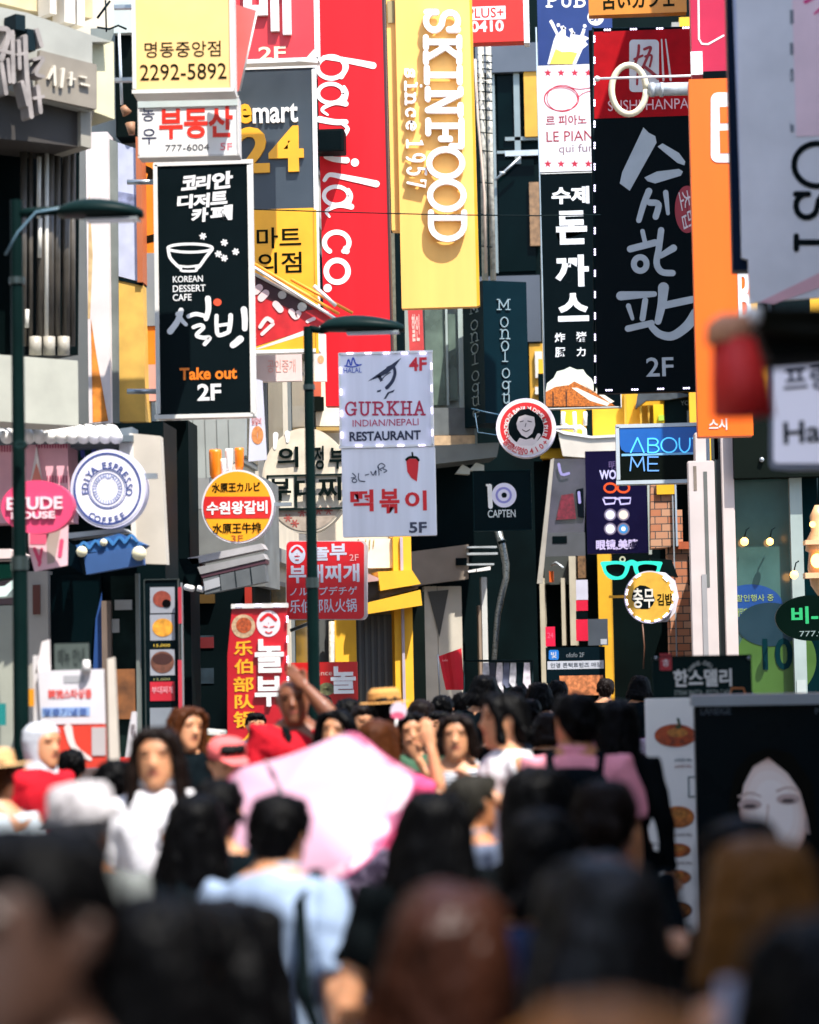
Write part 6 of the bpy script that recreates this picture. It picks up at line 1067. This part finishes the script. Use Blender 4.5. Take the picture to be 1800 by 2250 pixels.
    if style != 'dress':
        V = []; Fc = []
        if bottom == 'skirt': ringmesh(V, Fc, [(.48, .24, .2, 0), (.7, .215, .17, 0), (.92, .185, .14, .01), (1.0, .162, .122, .008)], 22)
        else:
            torso(V, Fc, .012, .85, 1.01); kk = 1 if bottom == 'trousers' else .8
            for hp_, kn, an in lp: limb(V, Fc, [(hp_[0], .01, .94), hp_, lerp(hp_, kn, .6), kn] + ([lerp(kn, an, .5), lerp(kn, an, .96)] if kk == 1 else []), [.10, .104, .085, .07] + ([.065, .062] if kk == 1 else []))
        later('skirt' if bottom == 'skirt' else 'trousers' if bottom == 'trousers' else 'shorts', V, Fc, legs or clothmat('1A2230'), r, .016)
    V = []; Fc = []
    for hp_, kn, an in lp:
        limb(V, Fc, [(an[0], an[1] + .055, .045), (an[0], an[1] - .04, .042), (an[0] * 1.05, an[1] - .16, .03)], [(.042, .046), (.048, .046), (.042, .03)])
    later('shoes', V, Fc, mat('1A1A1C', .6), r, .016)
    r['_T'] = 0; del r['_T']
    r_head = (r, MH, hd)
    return r, hd, hl, T
def put(name, label, cat, r):
    o = empty(name, r.location, r.rotation_euler.z, label, cat); o.scale = r.scale; return o
def backpack(r, T, label, m, w=.15, z0=.98, z1=1.42, dp=.16):
    o = put('backpack', label, 'backpack', r); V = []; Fc = []
    ringmesh(V, Fc, [(z0, w * .9, dp * .4, .12 + dp * .5), (z0 + .06, w, dp * .5, .12 + dp * .5), (z1 - .12, w, dp * .48, .12 + dp * .5), (z1 - .03, w * .85, dp * .4, .12 + dp * .45), (z1, w * .5, dp * .22, .12 + dp * .42)], 20)
    V = [T(v) for v in V]; later('bag_body', V, Fc, m, o, .012)
    for sg in (1, -1):
        V = []; Fc = []; tubemesh(V, Fc, [T(p) for p in ((sg * .09, .13, 1.36), (sg * .10, .06, 1.455), (sg * .10, -.06, 1.42), (sg * .11, -.13, 1.25), (sg * .13, -.10, 1.08), (sg * .14, .08, 1.02))], [(.022, .010)] * 6, 8); mobj('shoulder_strap', V, Fc, m, o, True)
    V = []; Fc = []; ringmesh(V, Fc, [(z0 + .05, w * .7, .03, .12 + dp * 1.02), (z0 + .2, w * .75, .035, .12 + dp * 1.02), (z0 + .24, w * .6, .02, .12 + dp)], 16); later('front_pocket', [T(v) for v in V], Fc, m, o, .012)
    return o
W1 = clothmat('D8D6DA'); BLKC = clothmat('0A0D10'); DKC = clothmat('12181E'); NAVC = clothmat('10264A'); PINKC = clothmat('D88A98'); REDC = clothmat('AC0C1E'); SKYC = clothmat('8698B2'); GRNC = clothmat('3A5A46'); GRYC = clothmat('5A6478'); STR = clothmat('D0D0D4', ('stripe', '6A707C')); DEN = clothmat('28405E'); CRMC = clothmat('CFC6BA'); PATC = clothmat('2A2236', ('noise', '6A6078')); TANC = clothmat('8A6A4A')
# nearest people
person('dark haired young man at the bottom left, his face turned to the viewer', 70, 1765, 2.45, -30, 'short', HBLK, clothmat('14161A'), skin=mat('3C261C', .5, .1, 12), w=1.08, vox=.006, arms=('down', 'down'), hy=-6)
person('dark haired person in black walking away, directly right of the bottom left man', 322, 1945, 3.3, 170, 'verylong', HBLK, BLKC, style='long', w=1.1)
r, hd, hl, T = person('dark haired person in black with a backpack, below the pale blue shirt', 478, 1950, 3.5, 165, 'verylong', HBLK, BLKC, style='long', w=1.12)
backpack(r, T, 'big dull black backpack on the person in black at the bottom left', clothmat('0A0E10'), .24, .95, 1.5, .24)
person('woman with reddish brown hair seen from behind at the bottom centre, pale pink top', 960, 1925, 3.5, 176, 'verylong', hairmat('2E150A', .46, .22), clothmat('C8A8B0'), w=.92, vox=.007, L=.5, hp=-6, hw=1.45)
person('woman with long black hair and a lit parting at the bottom, right of centre', 1300, 1864, 3.7, 205, 'verylong', hairmat('0A0606', .44, .3), DKC, w=.95, vox=.007, style='long', hw=1.4)
person('woman with long golden brown hair in front of the black poster case', 1665, 1818, 4.0, 172, 'verylong', HGLD, BLKC, w=.95, style='long', hw=1.3)
person('person whose golden brown crown only just rises into the bottom edge', 1335, 2165, 1.8, 180, 'bob', hairmat('8A5626', .5, .2), DKC, w=.95)
r, hd, hl, T = person('person in black in the bottom right corner with a raised hand', 1815, 1990, 2.6, 200, 'long', HBLK, BLKC, style='tee', arms=('down', 'text'), w=1.0, vox=.007)
o = put('phone', 'pale phone held by the person in the bottom right corner', 'phone', r); V = []; Fc = []
tubemesh(V, Fc, [(.0, -.25, 1.45), (.0, -.25, 1.60)], [(.038, .006)] * 2, 12); mobj('case', V, Fc, mat('A8B0C8', .3), o)
# second row
person('woman in a black dress with long black hair walking away in the centre', 940, 1722, 5.9, 176, 'verylong', HBLK, BLKC, style='tee', w=1.02, arms=('bag', 'side'), bottom='skirt', legs=BLKC, L=.5, hw=1.4)
r, hd, hl, T = person('man in a sunlit pale blue shirt leaning forward, left of centre', 570, 1722, 6.2, 168, 'short', HBLK, SKYC, style='shirt', w=1.02, lean=14, arms=('side', 'down'), sleeve=.8)
o = put('shoulder_bag', 'dark bag strap slung over the pale blue shirt', 'bag', r); V = []; Fc = []; tubemesh(V, Fc, [T(p) for p in ((-.13, -.10, 1.2), (-.12, .0, 1.47), (-.12, .13, 1.36), (-.16, .15, 1.1), (-.2, .1, .96))], [(.022, .008)] * 5, 8); mobj('strap', V, Fc, mat('15181A', .6), o); V = []; Fc = []; ringmesh(V, Fc, [(.72, .13, .05, .14, -.2), (.94, .12, .05, .14, -.2), (.97, .1, .03, .14, -.2)], 16); later('pouch', V, Fc, mat('15181A', .6), o, .012)
r, hd, hl, T = person('person in a grey white bucket hat at the left, behind the young man', 182, 1712, 6.4, 172, 'short', HGRY, clothmat('6A6E6C'), w=1.0, style='tee')
V = []; Fc = []; hl(V, Fc, [(0, .004, .58), (0, .004, .72), (0, .004, .98), (0, .004, 1.09), (0, .004, 1.12)], [.13, .103, .098, .08, .03], 24); mobj('hat', V, Fc, clothmat('A8A4A6'), r, True)
person('person with black hair in a navy shirt with bare forearms, right of centre', 1200, 1765, 5.0, 186, 'bob', HBLK, NAVC, w=1.02, arms=('phone', 'bag'))
person('man with dark brown hair and a brown face turned aside, right of centre', 1318, 1700, 6.2, 150, 'short', HDBR, DKC, skin=SKIND, w=1.08, hy=25)
person('short haired man in a grey blue shirt, his ear in the sun', 1030, 1690, 8.0, 138, 'short', hairmat('26241F', .6), GRYC, skin=SKIN2, w=1.06, style='shirt')
person('dark head rising in front of the face on the poster case', 1630, 1778, 5.2, 178, 'long', HBLK, BLKC, style='long')
person('woman with long black hair in black, left of the pink polo man and nearer', 1180, 1668, 6.6, 180, 'verylong', HBLK, BLKC, style='long', w=.95, H=1.72)
# left side
r, hd, hl, T = person('long haired woman in a white blouse facing the viewer at the left', 345, 1585, 8.8, 8, 'long', HDBR, W1, arms=('phone', 'down'), w=.92, vox=.0075, hy=-8, legs=clothmat('B04048'), bottom='skirt', L=.45, style='shirt', sleeve=.95)
o = put('pendant', 'round silver pendant worn by the woman in the white blouse', 'pendant', r); V = []; Fc = []; tubemesh(V, Fc, [(.02 + .016 * math.cos(t), -.15, 1.30 + .016 * math.sin(t)) for t in [i * math.pi / 8 for i in range(17)]], .004, 8); mobj('ring', V, Fc, mat('D8D8DC', .15, 0, metal=1), o); V = []; Fc = []; tubemesh(V, Fc, [(-.055, -.03, 1.47), (-.02, -.12, 1.38), (.02, -.148, 1.318), (.045, -.12, 1.39), (.06, -.03, 1.47)], .002, 6); mobj('chain', V, Fc, mat('D8D8DC', .15, 0, metal=1), o)
person('woman with orange brown hair behind the long haired woman in white', 402, 1545, 12.5, 20, 'long', HBRN, DKC, w=.92, hy=20)
r, hd, hl, T = person('person in a salmon pink cap looking down, left of the parasol', 492, 1612, 10.5, 30, 'short', HBLK, clothmat('A8B0C8'), w=1.0, hp=14)
V = []; Fc = []; hl(V, Fc, [(0, .004, .68), (0, .004, .86), (0, .0, 1.03), (0, .0, 1.10), (0, .0, 1.115)], [.096, .098, .08, .045, .01], 22); hl(V, Fc, [(0, -.07, .74), (0, -.12, .72), (0, -.17, .68)], [(.075, .008), (.07, .007), (.04, .005)], 14); mobj('cap', V, Fc, clothmat('E06868'), r, True)
r, hd, hl, T = person('woman in a silver head scarf and red coat at the far left', 88, 1578, 11.5, 55, 'bald', None, REDC, w=1.0, style='long')
V = []; Fc = []; b0 = 0; ringmesh(V, Fc, [(-.35, .11, .10, .01), (-.1, .09, .085, .012), (.1, .078, .08, .014), (.3, .088, .088, .02), (.6, .096, .096, .024), (.85, .09, .102, .016), (1.02, .06, .07, .012), (1.07, .012, .014, .01)], 22); V = [hd(v.x, v.y, v.z) for v in V]; later('head_scarf', V, Fc, clothmat('B8BCC4'), r, .01)
r, hd, hl, T = person('person in a white and blue top with a bare arm at the left edge', -12, 1640, 9.2, 170, 'short', HBRN, clothmat('C8D4DC'), w=1.05, arms=('side', 'side'), legs=DEN)
V = []; Fc = []; hl(V, Fc, [(0, .0, .74), (0, .0, .77)], [.17, .16], 24); hl(V, Fc, [(0, .0, .74), (0, .0, 1.04), (0, .0, 1.11)], [.098, .09, .06], 20); mobj('straw_hat', V, Fc, clothmat('C8A070'), r)
# middle of the crowd
r, hd, hl, T = person('bald man in a bright red shirt shading his brow with one hand', 648, 1478, 12.6, 8, 'bald', None, REDC, skin=SKIND, w=1.18, arms=('brow', 'phone'), hy=-6, vox=.008)
o = put('camera_strap', 'black strap across the red shirt of the bald man', 'strap', r); V = []; Fc = []; tubemesh(V, Fc, [(-.08, .05, 1.47), (-.05, -.10, 1.42), (.05, -.155, 1.15), (.10, -.15, 1.02)], [(.02, .006)] * 4, 8); mobj('strap', V, Fc, mat('0E1012', .6), o)
person('woman squinting into the sun above the pink parasol', 735, 1552, 12.0, -14, 'bob', HBLK, DKC, w=.92, hp=-3, vox=.008)
person('dark haired head behind the squinting woman', 760, 1528, 15, 170, 'short', HBLK, BLKC)
person('smiling person half hidden between the squinting woman and the straw hat', 792, 1542, 14.5, 20, 'short', HDBR, TANC)
r, hd, hl, T = person('person in a tan straw hat facing away, right of the squinting woman', 846, 1512, 13.5, 190, 'short', HBLK, clothmat('9A8A7A'))
V = []; Fc = []; hl(V, Fc, [(0, .0, .76), (0, .0, .79)], [.148, .14], 26); hl(V, Fc, [(0, .0, .76), (0, .0, 1.04), (0, .0, 1.16), (0, .0, 1.15)], [.1, .094, .07, .02], 22); mobj('straw_hat', V, Fc, clothmat('BE8A4C'), r); V = []; Fc = []; hl(V, Fc, [(0, .0, .80), (0, .0, .86)], [.1025, .102], 22); mobj('hat_band', V, Fc, clothmat('4A2A18'), [c for c in r.children if c.name.startswith('straw_hat')][0])
r, hd, hl, T = person('woman with straight brown hair and pink sleeves, one bare arm raised, above the parasol', 818, 1572, 10.6, 172, 'long', HBRN, clothmat('D84A78'), w=.95, arms=('down', 'up'), L=.4)
person('woman in a green top touching her lips', 905, 1558, 13.2, -4, 'bob', HBLK, GRNC, w=.92, arms=('mouth', 'down'), hy=12, vox=.008)
r, hd, hl, T = person('woman in a striped white tank top facing the viewer', 1000, 1560, 11.8, -6, 'bob', HDBR, STR, style='tank', w=.92, hy=4, vox=.0075)
r, hd, hl, T = person('woman with bobbed black hair in profile, white top and cream skirt', 1110, 1512, 10.6, -72, 'bob', HBLK, W1, w=.95, bottom='skirt', legs=CRMC, arms=('strap', 'bag'), hy=0)
o = put('belt', 'thin dark red belt around the cream skirt', 'belt', r); V = []; Fc = []; tubemesh(V, Fc, [(.185 * math.cos(t), .008 + .142 * math.sin(t), 1.0) for t in [i * math.pi / 12 for i in range(25)]], [(.012, .006)] * 25, 8); mobj('strap', V, Fc, mat('8A1826', .5), o)
r, hd, hl, T = person('man in a pink polo shirt with a black backpack walking away', 1262, 1512, 9.8, 176, 'short', HBLK, PINKC, style='shirt', w=1.1, arms=('swing', 'down'), sleeve=.75, skin=SKIN2, hy=28)
backpack(r, T, 'black backpack on the man in the pink polo shirt', clothmat('0C1218'), .15, .98, 1.40, .16)
person('woman with long straight black hair in black at right, beyond the pink polo', 1348, 1528, 10.8, 178, 'verylong', HBLK, BLKC, style='long', w=.95)
person('brown faced person looking back between the pink polo and the long black hair', 1328, 1548, 13.5, 30, 'short', HBLK, clothmat('2A1E1C'), skin=SKIND)
# parasol bearer
r, hd, hl, T = person('person in a dark purple patterned top under the pink parasol', 742, 1728, 8.6, 178, 'short', HDBR, PATC, arms=('phone', 'down'), legs=clothmat('3A3440'))
# far rows
far = [(918, 1532, 17, 'dark head in a black cap just right of the straw hat', 170), (968, 1522, 18, 'tall black head left of the red flag foot', 180), (1018, 1516, 19, 'black haired head below the red flag', 182), (1058, 1476, 17.5, 'tallest black haired head beside the clothes rail', 178), (1082, 1560, 15.5, 'black haired woman between the clothes rail and the bobbed woman', 190),
       (1140, 1502, 20, 'distant head under the hanging garments', 175), (1185, 1494, 19, 'dark head left of the black and white banner', 185), (1222, 1490, 21, 'dark head in front of the banner picture', 180), (1326, 1486, 24, 'small round black head right of the yellow column', 180), (1402, 1480, 22, 'black head beside the dark deli board', 178), (1160, 1530, 16.5, 'dark haired person half hidden by the bobbed woman', 170),
       (960, 1556, 16, 'dark haired person behind the striped tank top', 5), (1200, 1560, 15, 'black haired person left of the pink polo', 170), (1450, 1545, 17, 'person in a purple and white top by the menu board', 180), (560, 1560, 18, 'dark person in the doorway beside the red column sign', 10), (700, 1520, 19, 'dark haired head behind the bald man', 180)]
for i, (x, y, d, l, f) in enumerate(far):
    person(l, x, y, d, f, 'short' if i % 3 else 'bob', HBLK if i % 4 else HDBR, (BLKC, DKC, clothmat('3A4450'), GRYC if i == 5 else DKC)[i % 4] if i != 13 else clothmat('7A3A5A', ('stripe', 'C8C8D0')), group='heads far back in the crowd', vox=.014)
fill = [(470, 1700, 7.4, 'dark haired person between the pink cap and the blue shirt', 175, 'short'), (420, 1735, 7.0, 'brown haired person in black carrying a dark bag, left of the blue shirt', 182, 'long'), (250, 1660, 10, 'dark haired person beside the stall posts', 170, 'short'), (150, 1640, 12.8, 'person with black hair behind the head scarf', 185, 'short'),
        (860, 1860, 4.6, 'person in a black top left of the reddish brown hair', 175, 'bob'), (1460, 1860, 4.0, 'person in black by the foot of the menu board', 182, 'long'), (700, 1905, 5.0, 'person in dark grey below the parasol', 178, 'short')]
for x, y, d, l, f, h in fill[:4]:
    person(l, x, y, d, f, h, HBLK, DKC if x != 1095 else clothmat('8A8C90'), group='people filling the crowd', vox=.012)
# pink parasol
r = empty('parasol', P(655, 1812, 8.1), 0, 'pale pink parasol tilted towards the viewer, with a printed hem', 'parasol')
RP = .43; AX = Vector((-.30, -.55, .78)).normalized(); Q = Vector((0, 0, 1)).rotation_difference(AX).to_matrix(); N = 64; rows = 9; V = []; Fc = []
def can(i, a, e=0):
    t = i / rows; ph = a / (2 * math.pi) * 6; sag = abs(math.sin(math.pi * (ph % 1))); rad = RP * math.sin(t * 1.12) / math.sin(1.12) * (1 - .12 * sag * t); z = RP * .6 * (math.cos(t * 1.12) - math.cos(1.12)) + .03 * (1 - sag) * t
    return Q @ Vector(((rad + e) * math.cos(a), (rad + e) * math.sin(a), z + e))
for e in (0, -.003):
    b0 = len(V)
    for i in range(rows + 1):
        for k in range(N): V.append(can(max(i, .08), 2 * math.pi * k / N, e))
    for i in range(rows):
        for k in range(N): Fc.append((b0 + i * N + k, b0 + i * N + (k + 1) % N, b0 + (i + 1) * N + (k + 1) % N, b0 + (i + 1) * N + k))
def pmat(h):
    m = bpy.data.materials.new('parasol_cloth'); m.use_nodes = True; t = m.node_tree; b = t.nodes['Principled BSDF']; b.inputs['Base Color'].default_value = (*lin(h), 1); b.inputs['Roughness'].default_value = .8
    tr = t.nodes.new('ShaderNodeBsdfTranslucent'); tr.inputs[0].default_value = (*lin(h), 1); mx = t.nodes.new('ShaderNodeMixShader'); mx.inputs[0].default_value = .25; t.links.new(b.outputs[0], mx.inputs[1]); t.links.new(tr.outputs[0], mx.inputs[2]); t.links.new(mx.outputs[0], t.nodes['Material Output'].inputs[0]); return m
mobj('canopy', V, Fc, pmat('D4A6BC'), r, True)
V = []; Fc = []
for e, i in ((.003, 8.0), (.003, 8.9)):
    V += [can(i, 2 * math.pi * k / N, e) for k in range(N)]
for k in range(N): Fc.append((k, (k + 1) % N, N + (k + 1) % N, N + k))
mobj('hem', V, Fc, clothmat('D8C0CC', ('noise', 'A05A78')), r, True)
V = []; Fc = []; tubemesh(V, Fc, [can(9, 2 * math.pi * k / N, .004) for k in range(N + 1)], .006, 6); mobj('trim', V, Fc, clothmat('C05A80'), r, True)
for k in range(6):
    V = []; Fc = []; tubemesh(V, Fc, [can(max(i, .08), 2 * math.pi * k / 6, -.008) for i in range(rows + 1)], .003, 6); mobj('rib', V, Fc, STEEL, r, True)
V = []; Fc = []; tubemesh(V, Fc, [Q @ Vector((0, 0, RP * .62)), Q @ Vector((0, 0, -.42))], .007, 8); mobj('shaft', V, Fc, STEEL, r, True); V = []; Fc = []; tubemesh(V, Fc, [Q @ Vector((0, 0, RP * .5)), Q @ Vector((0, 0, RP * .66))], [.012, .004], 8); mobj('tip', V, Fc, STEEL, r, True)
# hand fan
s = Pl('hand_fan', 'small pink and white round hand fan held up beside the straw hat', 'fan', 875, 1562, 13); s.poly('leaf', ell(876, 1562, 18, 20, 24), -.004, .0, mat('D8C8D4', .6)); s.poly('print', ell(874, 1572, 15, 8, 18), .001, .003, mat('D85878', .6)); s.tube('handle', [([(872, 1580, -.002), (868, 1606, -.002)], .006)], WHITE)
# turn the built shapes into plain meshes
bpy.context.view_layer.update(); dg = bpy.context.evaluated_depsgraph_get(); done = []
for o, post in PENDING:
    done.append((o, bpy.data.meshes.new_from_object(o.evaluated_get(dg)), post))
for o, me, post in done:
    mm = [q for q in o.data.materials]; o.modifiers.clear(); o.data = me; me.materials.clear()
    for q in mm: me.materials.append(q)
    if post: post(o)
    me.shade_smooth()
